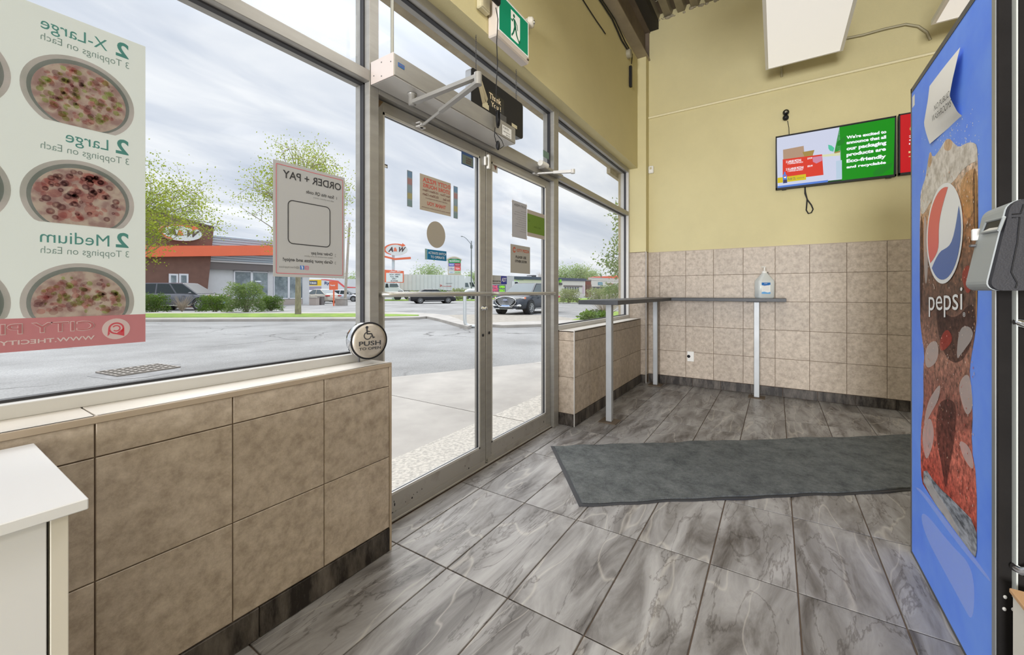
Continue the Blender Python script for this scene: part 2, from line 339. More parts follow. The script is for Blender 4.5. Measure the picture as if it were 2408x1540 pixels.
wr = low_wall('wall_left', XR2, 5.01, 0.785, [3.352 + 0.2975 * k for k in range(0, 6)], True)
tile_at(wr, (XR2 + 0.007, (YW + 1.55) / 2, 0.25), (1.55 - YW, 0.3), 'x-', m_tile); tile_at(wr, (XR2 + 0.007, (YW + 1.55) / 2, 0.55), (1.55 - YW, 0.3), 'x-', m_tile)
tile_at(wr, (XR2 + 0.007, (YW + 1.55) / 2, 0.7365), (1.55 - YW, 0.073), 'x-', m_tile)
MB().box((XR2 - 0.003, YW - 0.003, 0), (XR2 + 0.005, YW + 0.005, 0.785), bev=0.001).build('corner_strip', m_alu_light, wr)
for a, b in ((XR2, 3.66), (3.66, 4.26), (4.26, 5.01)): tile_at(wr, ((a + b) / 2, (YW + 1.52) / 2, 0.779), (b - a, 1.52 - YW), 'z+', m_sill, name='sill_tile')
# skirting tiles (window side)
def skirting(name, segs):
    e = empty(name, kind='structure')
    for c, size, ax in segs: tile_at(e, c, size, ax, m_base, th=0.009)
    return e
segs = []; q = [XL, -2.35, -1.75, -1.15, -0.55, 0.05, 0.648, XR1 - 0.011]
for a, b in zip(q[:-1], q[1:]): segs.append((((a + b) / 2, YW + 0.006, 0.05), (b - a, 0.098), 'y-'))
q = [XR2 + 0.003, 3.2, 3.8, 4.4, 5.0]
for a, b in zip(q[:-1], q[1:]): segs.append((((a + b) / 2, YW + 0.006, 0.05), (b - a, 0.098), 'y-'))
segs.append(((XR2 + 0.007, (YW + 1.54) / 2, 0.05), (1.54 - YW, 0.098), 'x-'))
segs.append(((5.012, 1.35, 0.05), (0.06, 0.098), 'x-'))
skirting('baseboard_left', segs)
JYB = [0.008 + 0.2945 * k for k in range(-12, 5)]
segs = []; q = [-3.3] + [-0.059 + 0.2925 * k for k in range(-11, 5)] + [1.32]
for a, b in zip(q[:-1], q[1:]):
    if b - a > 0.01: segs.append(((XB - 0.001, (a + b) / 2, 0.05), (b - a, 0.098), 'x-'))
skirting('baseboard_back', segs)

# far wall: yellow paint above, tiles below, small projection at z 3.24
mb = MB(); mb.box((XB, -3.6, 0), (XB + 0.2, 1.7, 3.235)); mb.box((XB, -3.6, 3.235), (XB + 0.2, 1.7, ZC + 0.15))
wb = struct('wall_back', mb, m_paint)
struct('trim_1', MB().cyl((XB - 0.010, -3.5, 3.245), (XB - 0.010, 1.32, 3.245), 0.013, n=10), M('bead_bounce_tone', (0.78, 0.71, 0.47), 0.6))  # bead's lighter colour paints the bounce light along the ledge
MB().box((XB - 0.002, -3.3, 0), (XB + 0.001, 1.33, 1.583)).build('tile_backing', m_grout, wb)
zr = [0.1, 0.4, 0.7, 1.0, 1.295, 1.585]; yr = [-3.23] + [y for y in JYB if -3.2 < y < 1.3] + [1.325]
for z0, z1 in zip(zr[:-1], zr[1:]):
    for a, b in zip(yr[:-1], yr[1:]): tile_at(wb, (XB - 0.002, (a + b) / 2, (z0 + z1) / 2), (b - a, z1 - z0), 'x-', m_tile)
MB().box((XB - 0.010, -3.3, 1.583), (XB, 1.325, 1.589)).build('tile_cap', m_trim, wb)
# corner column
mb = MB(); mb.box((5.012, 1.322, 0), (XB, 1.66, 1.59), 1); mb.box((5.008, 1.318, 1.59), (XB, 1.66, 3.95), 0); mb.box((5.03, 1.36, 3.95), (XB, 1.66, ZC + 0.1), 0)
wc = struct('wall_corner', mb, [m_paint, m_grout])
for z0, z1 in zip(zr[:-1], zr[1:]):
    tile_at(wc, (5.012, 1.322 + 0.115, (z0 + z1) / 2), (0.222, z1 - z0), 'x-', m_tile)
    tile_at(wc, ((5.012 + XB) / 2, 1.322, (z0 + z1) / 2), (XB - 5.014, z1 - z0), 'y-', m_tile)
MB().box((5.003, 1.313, 0), (5.012, 1.322, 1.592), bev=0.001).build('corner_strip', m_alu_light, wc)
# upper wall above the windows (soffit side) and its outer lintel
mb = MB(); mb.box((XL, YU, ZSOF), (5.012, 1.62, ZC + 0.15)); struct('wall_left', mb, m_paint)
m_stucco = M('tan_stucco', (0.42, 0.36, 0.26), 0.85, var=0.2, scale=12)
mb = MB(); mb.box((XL, 1.62, 2.575), (5.6, 1.68, 4.8)); mb.box((5.0, 1.62, -0.05), (5.6, 1.655, 2.6)); mb.box((XL, 1.655, -0.05), (XR1, 1.68, ZS - 0.02)); mb.box((XR2, 1.655, -0.05), (5.1, 1.68, 0.765))
mb.box((4.7, 1.655, 2.52), (5.3, 1.70, 2.60)); struct('wall_outside', mb, m_stucco)
# remaining shell behind the camera
mb = MB(); mb.box((XL, -3.8, 0), (XB + 0.2, -3.6, ZC + 0.1)); struct('wall_right', mb, m_paint)
mb = MB(); mb.box((XL - 0.2, -3.8, 0), (XL, 1.7, ZC + 0.1)); struct('wall_rear', mb, m_paint)

w4 = empty('added_window_frame', kind='structure')         # unseen bare frame added on the rear wall behind the fill light
for (p, q) in (((-7.4, -1.3, .35), (-7.36, 1.1, .42)), ((-7.4, -1.3, 2.2), (-7.36, 1.1, 2.27)), ((-7.4, -1.3, .35), (-7.36, -1.23, 2.27)), ((-7.4, 1.03, .35), (-7.36, 1.1, 2.27)), ((-7.4, -.13, .42), (-7.36, -.07, 2.2))):
    MB().box(p, q, bev=.002).build('frame_member', m_alu, w4)

# ceiling: fluted steel deck, flutes along X
mb = MB(); mb.box((XL - 0.2, -3.8, ZC + 0.06), (XB + 0.3, 1.75, ZC + 0.12))
ceil = struct('ceiling', mb, m_rust)
y = 1.30; fl_me = None
while y > -3.7:
    o = None
    if fl_me is None:
        f = MB(); L_ = XB - XL
        f.prism([(0, 0, 0.06), (0, -0.02, 0.0), (0, -0.10, 0.0), (0, -0.12, 0.06)], (L_, 0, 0)); fl_me = f.mesh('deck_flute', m_deck)
    o = bpy.data.objects.new('deck_flute', fl_me); COL.objects.link(o); o.parent = ceil; o.location = (XL, y, ZC); y -= 0.15
# broken insulation crumbs at the deck edge
mb = MB()
for k in range(150):
    yy = random.uniform(-3.0, 1.25); r = random.uniform(0.008, 0.026)
    mb.ellipsoid((XB + 0.012 - random.random() * 0.02, yy, ZC - 0.012 + random.uniform(-0.012, 0.02)), (r, r * random.uniform(0.7, 1.8), r * 0.7), 6, 4)
tag(mb.build('packing_foam', M('grey_foam', (0.42, 0.37, 0.27), 0.9, var=0.4, scale=30), ceil), kind='stuff')

# steel beam over the windows
bm = empty('steel_beam', (0, 0, 0), label='brown painted steel I-beam running under the ceiling along the window wall', cat='beam')
MB().box((XL, 1.30, 3.95), (XB, 1.419, 3.965)).build('bottom_flange', m_rustl, bm)
MB().box((XL, 1.355, 3.965), (XB, 1.37, 4.29)).build('web', m_rust, bm)
MB().box((XL, 1.30, 4.29), (XB, 1.419, 4.305)).build('top_flange', m_rust, bm)
MB().box((XB - 0.02, 1.31, 3.965), (XB - 0.005, 1.36, 4.29)).build('end_plate', m_rust, bm)
MB().box((XL, 1.2, 4.305), (XB, 1.419, 4.41)).build('bearing_angle', M('dark_steel', (0.03, 0.025, 0.02), 0.8), bm)
# cables on the upper wall
cb = MB(); cb.tube([(0.4, YU - 0.012, 3.93), (1.8, YU - 0.012, 3.925), onY(1403, -12, YU - 0.012), onY(1440, 45, YU - 0.012), onY(1462, 95, YU - 0.012), onY(1478, 120, YU - 0.012), onY(1480, 128, YU - 0.012)], 0.008, 6)
cb.tube([(0.4, YU - 0.014, 3.90), (1.8, YU - 0.014, 3.90), onY(1408, -12, YU - 0.014), onY(1445, 44, YU - 0.014), onY(1470, 98, YU - 0.014), onY(1487, 128, YU - 0.014), onY(1485, 150, YU - 0.014)], 0.006, 6)
o = cb.build('cable', m_black); tag(o, 'pair of dark cables running beside the steel beam to the corner junction box', 'cable')
o = MB().tube([(1.9, YU - 0.008, 3.94), (2.4, YU - 0.008, 3.80), onY(1366, -8, YU - 0.008), onY(1385, 22, YU - 0.008), onY(1402, 48, YU - 0.008), onY(1416, 68, YU - 0.008), onY(1424, 80, YU - 0.008)], 0.005, 6).build('cable', m_black)
tag(o, 'single loose dark cable ending on the upper wall right of the exit sign', 'cable')
jb = empty('junction_box', onY(1475, 128, YU), label='round grey junction box with black lead on upper wall near the corner', cat='box')
MB().lathe([(0.0001, 0.045), (0.045, 0.045), (0.05, 0.035), (0.05, 0)], (0, 0, 0), (0, -1, 0), 16).build('box_body', M('dull_box_metal', (0.30, 0.27, 0.19), 0.6), jb)
MB().box((0.06, -0.03, -0.34), (0.10, -0.001, -0.10), bev=0.004).build('power_lead', m_black, jb)

# ---------------------------------------------------------------- window frames and doors
def frame_member(root, a, b, mat=None, name='frame_member'):
    """aluminium box section with rounded arrises"""
    return MB().box(a, b, bev=0.002).build(name, mat or m_alu, root)
YB = YF + 0.10
def glazing(root, x0, x1, z0, z1, th=0.004, name='pane'):
    # black gasket line inside the member, outer stop and the pane
    g = MB()
    for (a, b) in (((x0, YG - 0.012, z0), (x1, YG + 0.012, z0 + 0.007)), ((x0, YG - 0.012, z1 - 0.007), (x1, YG + 0.012, z1)), ((x0, YG - 0.012, z0), (x0 + 0.007, YG + 0.012, z1)), ((x1 - 0.007, YG - 0.012, z0), (x1, YG + 0.012, z1))): g.box(a, b)
    g.build('gasket', m_gasket, root)
    return MB().box((x0 + 0.004, YG - th / 2, z0 + 0.004), (x1 - 0.004, YG + th / 2, z1 - 0.004)).build(name, m_glass, root)
w1 = empty('window_1', kind='structure')
MX0, MX1, JX0, JX1 = 1.172, 1.223, 2.96, 3.045
frame_member(w1, (XL, YF, ZS), (MX0, YB, 0.835), m_alu_light)
frame_member(w1, (XL, YF, 2.037), (MX0, YB, 2.087))
frame_member(w1, (XL, YF, 2.565), (MX0, YB, ZSOF))
frame_member(w1, (MX0, YF, 0), (MX1, YB, ZSOF), m_alu, 'mullion')
frame_member(w1, (-1.0, YF, 0.835), (-0.95, YB, 2.037), m_alu, 'mullion')
for (a, b) in ((XL, -1.0), (-0.95, MX0)): glazing(w1, a, b, 0.835, 2.037)
glazing(w1, XL, MX0, 2.087, 2.565)
w2 = empty('window_2', kind='structure')          # transom light over the doors
frame_member(w2, (MX1, YF, 2.0), (JX0, YB, 2.087)); frame_member(w2, (MX1, YF, 2.565), (JX0, YB, ZSOF))
glazing(w2, MX1, JX0, 2.087, 2.565)
w3 = empty('window_3', kind='structure')
frame_member(w3, (JX0, YF, 0), (JX1, YB, ZSOF), m_alu, 'mullion')
frame_member(w3, (JX1, YF, 0.785), (4.96, YB, 0.822), m_alu_light); frame_member(w3, (JX1, YF, 2.037), (4.96, YB, 2.087)); frame_member(w3, (JX1, YF, 2.565), (4.96, YB, ZSOF))
frame_member(w3, (4.96, YF, 0.785), (5.012, YB, ZSOF), m_alu_light, 'mullion')
glazing(w3, JX1, 4.96, 0.822, 2.037); glazing(w3, JX1, 4.96, 2.087, 2.565)
MB().box((MX1, YF + 0.02, 0.0), (JX0, 1.70, 0.012), bev=0.003).build('threshold', m_alu2, w2)

def leaf(name, x0, x1, sl, sr):
    r = empty(name, kind='structure'); y0, y1 = 1.545, 1.59; zb, zt = 0.016, 1.995
    MB().box((x0, y0, zb), (x0 + sl, y1, zt), bev=0.002).build('stile', m_alu, r); MB().box((x1 - sr, y0, zb), (x1, y1, zt), bev=0.002).build('stile', m_alu, r)
    MB().box((x0 + sl, y0, 1.945), (x1 - sr, y1, zt), bev=0.001).build('top_rail', m_alu, r)
    MB().box((x0 + sl, y0, zb), (x1 - sr, y1, 0.125), bev=0.001).build('bottom_rail', m_alu2, r)
    MB().box((x0 + 0.01, y0 - 0.006, zb - 0.004), (x1 - 0.01, y0, 0.04)).build('door_sweep', m_alu2, r)
    g = MB(); a, b = x0 + sl, x1 - sr
    for (p, q) in (((a, 1.552, .125), (b, 1.57, .132)), ((a, 1.552, 1.938), (b, 1.57, 1.945)), ((a, 1.552, .125), (a + .006, 1.57, 1.945)), ((b - .006, 1.552, .125), (b, 1.57, 1.945))): g.box(p, q)
    g.build('gasket', m_gasket, r)
    s_ = MB()
    for (p, q) in (((a, 1.5455, .125), (b, 1.552, .137)), ((a, 1.5455, 1.933), (b, 1.552, 1.945)), ((a, 1.5455, .125), (a + .010, 1.552, 1.945)), ((b - .010, 1.5455, .125), (b, 1.552, 1.945))): s_.box(p, q)
    s_.build('glazing_bead', m_alu_light, r)
    MB().box((a + 0.003, 1.558, .128), (b - 0.003, 1.562, 1.942)).build('pane', m_glass, r)
    return r
d1 = leaf('door_1', 1.226, 2.073, 0.045, 0.055); d2 = leaf('door_2', 2.079, 2.957, 0.06, 0.075)
m_bar = M('satin_bar_metal', (0.50, 0.49, 0.46), 0.3, metal=0.6)
def pushbar(root, x0, x1):
    mb = MB(); mb.tube([(x0, 1.55, 1.09), (x0 + 0.005, 1.50, 1.09), (x0 + 0.03, 1.475, 1.09), ((x0 + x1) / 2, 1.475, 1.09), (x1 - 0.03, 1.475, 1.09), (x1 - 0.005, 1.50, 1.09), (x1, 1.55, 1.09)], 0.0125, 12)
    mb.build('push_bar', m_bar, root)
pushbar(d1, 1.25, 2.055); pushbar(d2, 2.10, 2.93)
MB().lathe([(0.017, 0), (0.017, 0.004), (0.012, 0.006), (0.012, 0.03), (0.0001, 0.031)], (2.045, 1.545, 1.00), (0, -1, 0), 18).build('thumb_turn', m_chrome, d1)
for (r, x, z) in ((d1, 2.045, .83), (d2, 2.11, .84)): MB().lathe([(0.009, 0), (0.009, 0.003), (0.0001, 0.003)], (x, 1.545, z), (0, -1, 0), 12).build('screw', m_black, r)
MB().box((2.052, 1.530, 1.90), (2.066, 1.545, 1.955), bev=0.003).build('magnet', m_white, d1); MB().box((2.082, 1.527, 1.885), (2.104, 1.545, 1.975), bev=0.003).build('contact_sensor', m_white, d2)
mb = MB()
for k in range(26):
    x = random.choice((random.uniform(1.3, 1.6), random.uniform(1.6, 2.9))); z = 0.03 + 0.07 * random.random() ** 2; r = random.uniform(0.001, 0.005)
    flat(mb, disc(0, 0, r, r * random.uniform(1, 2.4), 7), (x, 1.5447, z), (1, 0, 0), (0, 0, 1))
mb.build('scuff_mark', m_black, d1)

# ---------------------------------------------------------------- interior things
# door operator over the left leaf
op = empty('door_operator', (0, 0, 0), label='long silver automatic door opener box above the left door leaf', cat='door opener')
MB().box((1.180, 1.362, 2.024), (2.14, 1.514, 2.12), bev=0.003).build('housing', m_alu, op)
MB().box((1.176, 1.364, 2.022), (1.180, 1.512, 2.122), bev=0.001).build('end_cap', M('pinkish_cap', (0.60, 0.53, 0.50), 0.4, metal=0.2), op)
for (y, z) in ((1.44, 2.10), (1.38, 2.085), (1.49, 2.055), (1.44, 2.04)): MB().lathe([(0.003, 0), (0.003, 0.001), (0.0001, 0.0015)], (1.176, y, z), (-1, 0, 0), 8).build('screw', m_dgrey, op)
MB().box((1.182, 1.366, 2.0215), (2.138, 1.51, 2.0245)).build('bottom_cover', m_alu_light, op)
MB().box((1.20, 1.3605, 2.070), (1.235, 1.3622, 2.088)).build('maker_badge', M('blue_badge', (0.01, 0.12, 0.38), 0.4), op)
mb = MB(); put_text(mb, 'Gyro Tech', (1.203, 1.3600, 2.077), (0.029, 0, 0), (0, 0, 0.006)); mb.build('badge_text', m_red_ink, op)
lp = MB(); flat(lp, [(0, 0), (1, 0), (1, 1), (0, 1)], (1.99, 1.3605, 2.035), (0.10, 0, 0), (0, 0, 0.06)); lb = lp.build('label_plate', m_white_ink, op)
mb = MB(); put_text(mb, 'PORTES', (2.0, 1.3600, 2.075), (0.06, 0, 0), (0, 0, 0.012)); put_text(mb, '1-800-463-4141', (2.0, 1.36, 2.055), (0.075, 0, 0), (0, 0, 0.008)); put_text(mb, 'SERVICE', (2.03, 1.36, 2.040), (0.045, 0, 0), (0, 0, 0.008)); mb.build('label_text', m_black_ink, lb)
piv = onZ(972, 232, 2.02); elb = onZ(1122, 232, 1.975); shoe = Vector((1.46, 1.53, 1.965))
piv = Vector((1.335, 1.42, 2.02)); elb = onY(1126, 233, 1.235) if False else atD(1124, 238, 1.66)
MB().lathe([(0.022, 0), (0.022, 0.006), (0.017, 0.008), (0.017, 0.05), (0.0001, 0.05)], piv, (0, 0, -1), 20).build('spindle', m_alu, op)
zc = 1.98
a = Vector((piv.x, piv.y, zc)); e2 = Vector((elb.x, elb.y, zc)); sh = Vector((1.50, 1.525, 1.955))
def bar(mb, p, q, w0, w1, t):
    d = (q - p).normalized(); n = Vector((-d.y, d.x, 0)).normalized(); u = Vector((0, 0, 1))
    vs = []
    for P_, w in ((p, w0), (q, w1)):
        for (i, j) in ((-1, -1), (1, -1), (1, 1), (-1, 1)): vs.append(P_ + n * (i * w / 2) + u * (j * t / 2))
    mb.add(vs, [(0, 1, 2, 3), (7, 6, 5, 4), (0, 4, 5, 1), (1, 5, 6, 2), (2, 6, 7, 3), (3, 7, 4, 0)])
mb = MB(); bar(mb, a, e2, 0.026, 0.022, 0.016); mb.cyl(e2 + Vector((0, 0, .014)), e2 - Vector((0, 0, .035)), 0.016, n=16); mb.build('main_arm', m_alu, op)
e3 = e2 - Vector((0, 0, .024)); midp = e3.lerp(sh, 0.62)
mb = MB(); bar(mb, e3, midp, 0.022, 0.022, 0.014); mb.cyl(midp, sh, 0.007, n=10); mb.build('forearm', m_alu, op)
mb = MB(); mb.box((sh.x - 0.025, sh.y - 0.01, sh.z - 0.012), (sh.x + 0.02, 1.545, sh.z - 0.004), bev=0.002); mb.box((sh.x - 0.025, sh.y - 0.01, sh.z + 0.006), (sh.x + 0.02, 1.545, sh.z + 0.013), bev=0.002); mb.cyl((sh.x, sh.y, sh.z - 0.012), (sh.x, sh.y, sh.z + 0.013), 0.009); mb.build('arm_shoe', m_alu_light, op)
# closer of the right leaf
cl = empty('door_closer', (0, 0, 0), label='small silver closer arm mounted over the right door leaf', cat='door closer')
MB().box((2.70, 1.46, 2.035), (3.02, 1.514, 2.06), bev=0.003).build('mounting_plate', m_alu, cl)
p0 = onY(1275, 385, 1.47); mb = MB(); mb.cyl((p0.x - 0.03, 1.47, p0.z), (p0.x + 0.07, 1.47, p0.z), 0.022, n=16); mb.build('closer_body', m_white, cl)
p1 = atD(1257, 408, 3.10); p2 = atD(1347, 403, 3.0)
mb = MB(); mb.tube([p1, p1.lerp(p2, 0.55)], 0.008, 8); mb.build('arm_rod', m_alu_light, cl)
mb = MB(); bar(mb, p1.lerp(p2, 0.5), p2, 0.02, 0.028, 0.02); mb.cyl(p2 + Vector((0, 0, .015)), p2 - Vector((0, 0, .015)), 0.016); mb.build('arm_bar', m_alu_light, cl)
mb = MB(); mb.box((p1.x - 0.03, p1.y - 0.02, p1.z - 0.012), (p1.x + 0.04, 1.546, p1.z + 0.012), bev=0.003); mb.build('arm_bracket', m_alu_light, cl)
# conduit
o = MB().tube([(1.205, 1.405, 2.12), (1.205, 1.405, 3.4)], 0.0075, 10).build('conduit', M('grey_conduit', (0.36, 0.36, 0.32), 0.4, metal=0.4)); tag(o, 'thin grey vertical pipe rising from the door opener box', 'pipe')

# hanging LED sign seen from behind
sg = empty('hanging_sign', (0, 0, 0), label='black back of a hanging window sign with Thank You sticker', cat='sign')
def rrect(w, h, r, n=5):
    out = []
    for (cx, cy, a0) in ((w - r, r, -PI / 2), (w - r, h - r, 0), (r, h - r, PI / 2), (r, r, PI)):
        for i in range(n + 1): t = a0 + (PI / 2) * i / n; out.append((cx + r * math.cos(t), cy + r * math.sin(t)))
    return out
SX0, SX1, SZ0, SZ1, SY = 1.80, 2.355, 2.135, 2.372, 1.44
pts = [(SX0 + a, SY, SZ0 + b) for a, b in rrect(SX1 - SX0, SZ1 - SZ0, 0.02)]
mb = MB(); mb.prism(pts, (0, 0.004, 0)); mb.build('back_plate', m_black, sg)
mb = MB(); mb.prism([(p[0], SY + 0.0045, p[2]) for p in pts], (0, 0.04, 0)); mb.build('frame', M('grey_sign_frame', (0.40, 0.42, 0.45), 0.35, metal=0.4), sg)
mb = MB(); flat(mb, [(0, 0), (1, 0), (1, 1), (0, 1)], (1.955, SY - 0.0006, 2.215), (0.17, 0, 0), (0, 0, 0.095)); tk = mb.build('sticker', M('gloss_black', (0.006, 0.006, 0.006), 0.2), sg)
mb = MB(); put_text(mb, 'Thank', (1.967, SY - 0.0012, 2.262), (0.125, 0, 0), (0, 0, 0.036), bold=0.02); put_text(mb, 'You !', (1.985, SY - 0.0012, 2.222), (0.105, 0, 0), (0, 0, 0.03), bold=0.02); mb.build('sticker_text', M('cream_letters', (0.75, 0.62, 0.42), 0.5), tk)
mb = MB(); mb.box((2.08, SY - 0.004, 2.172), (2.15, SY, 2.212), bev=0.003); mb.build('power_socket', m_dgrey, sg)
mb = MB(); flat(mb, [(0, 0), (1, 0), (1, 1), (0, 1)], (2.215, SY - 0.0006, 2.178), (0.065, 0, 0), (0, 0, 0.022)); mb.build('serial_sticker', m_cream, sg)
mb = MB(); flat(mb, [(0, 0), (1, 0), (1, 1), (0, 1)], (1.90, SY - 0.0006, 2.185), (0.065, 0, 0), (0, 0, 0.04)); mb.build('paper_sticker', m_cream, sg)
mb = MB(); mb.add([(1.84, SY - 0.001, 2.34), (1.87, SY - 0.006, 2.345), (1.93, SY - 0.002, 2.22), (1.90, SY - 0.001, 2.20)], [(0, 1, 2, 3)]); mb.add([(1.86, SY - 0.004, 2.33), (1.885, SY - 0.008, 2.33), (1.955, SY - 0.001, 2.25), (1.94, SY - 0.001, 2.22)], [(0, 1, 2, 3)]); mb.build('masking_tape', M('masking_tape', (0.36, 0.31, 0.20), 0.6), sg)
for x in (1.885, 2.325):
    mb = MB(); z = SZ1 - 0.005; k = 0
    while z < 2.60:
        for i in range(8):
            t0 = 2 * PI * i / 8; t1 = 2 * PI * (i + 1) / 8; ax = (1, 0) if k % 2 else (0, 1)
            f = lambda t: Vector((x + ax[0] * 0.004 * math.cos(t), 1.475 + ax[1] * 0.004 * math.cos(t), z + 0.007 + 0.008 * math.sin(t)))
            mb.cyl(f(t0), f(t1), 0.0011, n=4, caps=False)
        z += 0.0125; k += 1
    mb.build('chain', m_dgrey, sg)
# power cord with adapter, plugged in beside the exit sign
ol = empty('outlet_box', onY(1131, 8, YU), label='almond plug outlet box on the upper wall above the doors', cat='outlet')
MB().box((-0.045, -0.035, -0.055), (0.045, 0, 0.06), bev=0.006).build('box_body', m_cream, ol)
MB().box((-0.035, -0.039, -0.048), (0.035, -0.035, 0.05), bev=0.002).build('cover_plate', M('almond_plate', (0.62, 0.56, 0.38), 0.4), ol)
pc = empty('power_cord', (0, 0, 0), label='black cord with plug adapter and bundled slack hanging by the sign', cat='cord')
ad = onY(1158, 3, 1.36); MB().box((ad.x - 0.05, 1.315, ad.z - 0.03), (ad.x + 0.03, 1.345, ad.z + 0.05), bev=0.012).build('adapter', m_black, pc)
cp = [onY(u, v, 1.335) for u, v in ((1166, 18), (1171, 45), (1168, 100), (1170, 150), (1167, 200), (1166, 262))]
MB().tube(cp, 0.0028, 8).build('cord', m_black, pc)
mb = MB(); b0 = onY(1166, 262, 1.35)
for k in range(7):
    w = 0.010 + 0.003 * (k % 3); L_ = 0.075 + 0.008 * (k % 4); yy = 1.322 + 0.004 * k
    pts = [(b0.x + (k - 3) * 0.003 + w * math.sin(2 * PI * t / 14), yy, b0.z - L_ / 2 + L_ / 2 * math.cos(2 * PI * t / 14)) for t in range(15)]
    mb.tube(pts, 0.0023, 6)
mb.tube([(b0.x - 0.012, 1.34, b0.z - 0.015), (b0.x + 0.012, 1.34, b0.z - 0.018)], 0.004, 6); mb.build('cord_bundle', m_black, pc)
mb = MB(); mb.tube([onY(1164, 300, 1.35), onY(1163, 320, 1.35), onY(1167, 335, 1.35)], 0.0025, 6); mb.tube([onY(1165, 312, 1.35), onY(1180, 330, 1.35), onY(1185, 343, 1.35), onY(1176, 350, 1.35)], 0.0022, 6); mb.build('cord', m_black, pc)
q0 = onY(1171, 342, 1.35); MB().ellipsoid(q0, (0.014, 0.012, 0.028), 12, 8).build('inline_switch', m_black, pc)

# exit sign and emergency lamp head
ex = empty('exit_sign', (0, 0, 0), label='green running-man exit sign box on the upper yellow wall', cat='sign')
EY = 1.352; e_a = onY(1173, 75, EY); e_b = onY(1243, 50, EY)
X0, X1, Z0_, Z1_ = 1.935, 2.285, 2.620, 2.855
MB().box((X0 - 0.01, EY + 0.004, Z0_ - 0.03), (X1 + 0.012, YU, Z1_ + 0.015), bev=0.008).build('housing', M('pinkish_white_housing', (0.62, 0.55, 0.49), 0.4), ex)
m_green = M('exit_green', (0.0, 0.20, 0.10), 0.35, emit=0.35)
MB().box((X0 + 0.012, EY, Z0_ + 0.012), (X1 - 0.012, EY + 0.0045, Z1_ - 0.012)).build('green_panel', m_green, ex)
m_exw = M('exit_white', (0.85, 0.85, 0.82), 0.4, emit=0.15)
mb = MB()
for (p, q) in (((X0 + .006, Z0_ + .006), (X1 - .006, Z0_ + .012)), ((X0 + .006, Z1_ - .012), (X1 - .006, Z1_ - .006)), ((X0 + .006, Z0_ + .012), (X0 + .012, Z1_ - .012)), ((X1 - .012, Z0_ + .012), (X1 - .006, Z1_ - .012))):
    mb.box((p[0], EY - 0.001, p[1]), (q[0], EY + 0.0045, q[1]))
mb.build('white_border', m_exw, ex)
u_ = 0.235; cx = X0 + 0.135; oz = Z0_ + 0.01
mb = MB(); o_ = (cx, EY - 0.0008, oz)
flat(mb, [(0, 0.02), (0.085, 0.02), (0.105, 0.06), (0.105, 0.19), (0, 0.19)], o_, (1, 0, 0), (0, 0, 1)); dr = mb.build('doorway_symbol', m_exw, ex)
mb = MB(); o_ = (cx, EY - 0.0016, oz); A_ = ((1, 0, 0), (0, 0, 1))
flat(mb, disc(0.034, 0.166, 0.011), o_, *A_)
flat(mb, [(0.028, 0.150), (0.046, 0.150), (0.060, 0.105), (0.050, 0.088), (0.036, 0.098)], o_, *A_)
flat(mb, [(0.030, 0.148), (0.018, 0.122), (0.0, 0.128), (0.002, 0.138), (0.014, 0.134), (0.026, 0.152)], o_, *A_)
flat(mb, [(0.044, 0.150), (0.072, 0.128), (0.080, 0.098), (0.074, 0.096), (0.066, 0.122), (0.046, 0.140)], o_, *A_)
flat(mb, [(0.036, 0.100), (0.050, 0.094), (0.030, 0.055), (0.010, 0.030), (0.004, 0.040), (0.020, 0.060)], o_, *A_)
flat(mb, [(0.046, 0.096), (0.060, 0.100), (0.070, 0.068), (0.092, 0.040), (0.104, 0.048), (0.108, 0.038), (0.092, 0.026), (0.058, 0.060)], o_, *A_)
mb.build('running_figure', M('exit_green_figure', (0.0, 0.16, 0.08), 0.4), dr)
MB().box((X1 - 0.02, EY - 0.003, Z0_ - 0.012), (X1 + 0.0, EY + 0.01, Z0_ - 0.004), bev=0.001).build('test_button', m_rust, ex)
el = empty('emergency_light', (0, 0, 0), label='small round clear emergency lamp head right of the exit sign', cat='light')
mb = MB(); mb.lathe([(0.0001, 0.035), (0.02, 0.034), (0.033, 0.025), (0.036, 0.0)], (2.345, YU - 0.035, 2.90), (0.2, -1, -0.1), 20); mb.build('lens', M('frosted_lens', (0.72, 0.68, 0.60), 0.15), el)
MB().cyl((2.345, YU - 0.036, 2.90), (2.345, YU, 2.90), 0.03, n=16).build('socket', m_white, el)
MB().lathe([(0.0001, 0.04), (0.012, 0.036), (0.013, 0.03)], (2.347, YU - 0.037, 2.898), (0.2, -1, -0.1), 12).build('bulb', m_chrome, el)

# round push plate on the mullion
pp = empty('push_plate', (0, 0, 0), label='round steel push to open disability button beside the door', cat='push button')
PC = onY(868, 801, 1.41); PN = Vector((-0.28, -1, 0)).normalized(); px = Vector((-PN.y, PN.x, 0)) * 1; px = Vector((1, -0.28, 0)).normalized()
BC = PC - PN * 0.0
MB().lathe([(0.0001, -0.062), (0.070, -0.062), (0.075, -0.055), (0.076, 0.0), (0.07, 0.001)], PC, PN, 40).build('side_ring', m_chrome, pp)
MB().lathe([(0.0755, -0.002), (0.0775, 0.0), (0.0765, 0.004), (0.0705, 0.003)], PC, PN, 40).build('rim', m_black, pp)
MB().lathe([(0.0705, 0.003), (0.070, 0.005), (0.058, 0.0095), (0.0001, 0.0095)], PC, PN, 40).build('plate', M('satin_plate', (0.55, 0.50, 0.44), 0.4, metal=0.4, col2=(0.40, 0.36, 0.31), scale=14), pp)
o_ = PC + PN * 0.0102; mb = MB(); A_ = (px, Vector((0, 0, 1)))
put_text(mb, 'PUSH', o_ + px * -0.046 + UP * -0.019, px * 0.092, UP * 0.019, bold=0.02)
put_text(mb, 'TO OPEN', o_ + px * -0.046 + UP * -0.036, px * 0.092, UP * 0.011, bold=0.015)
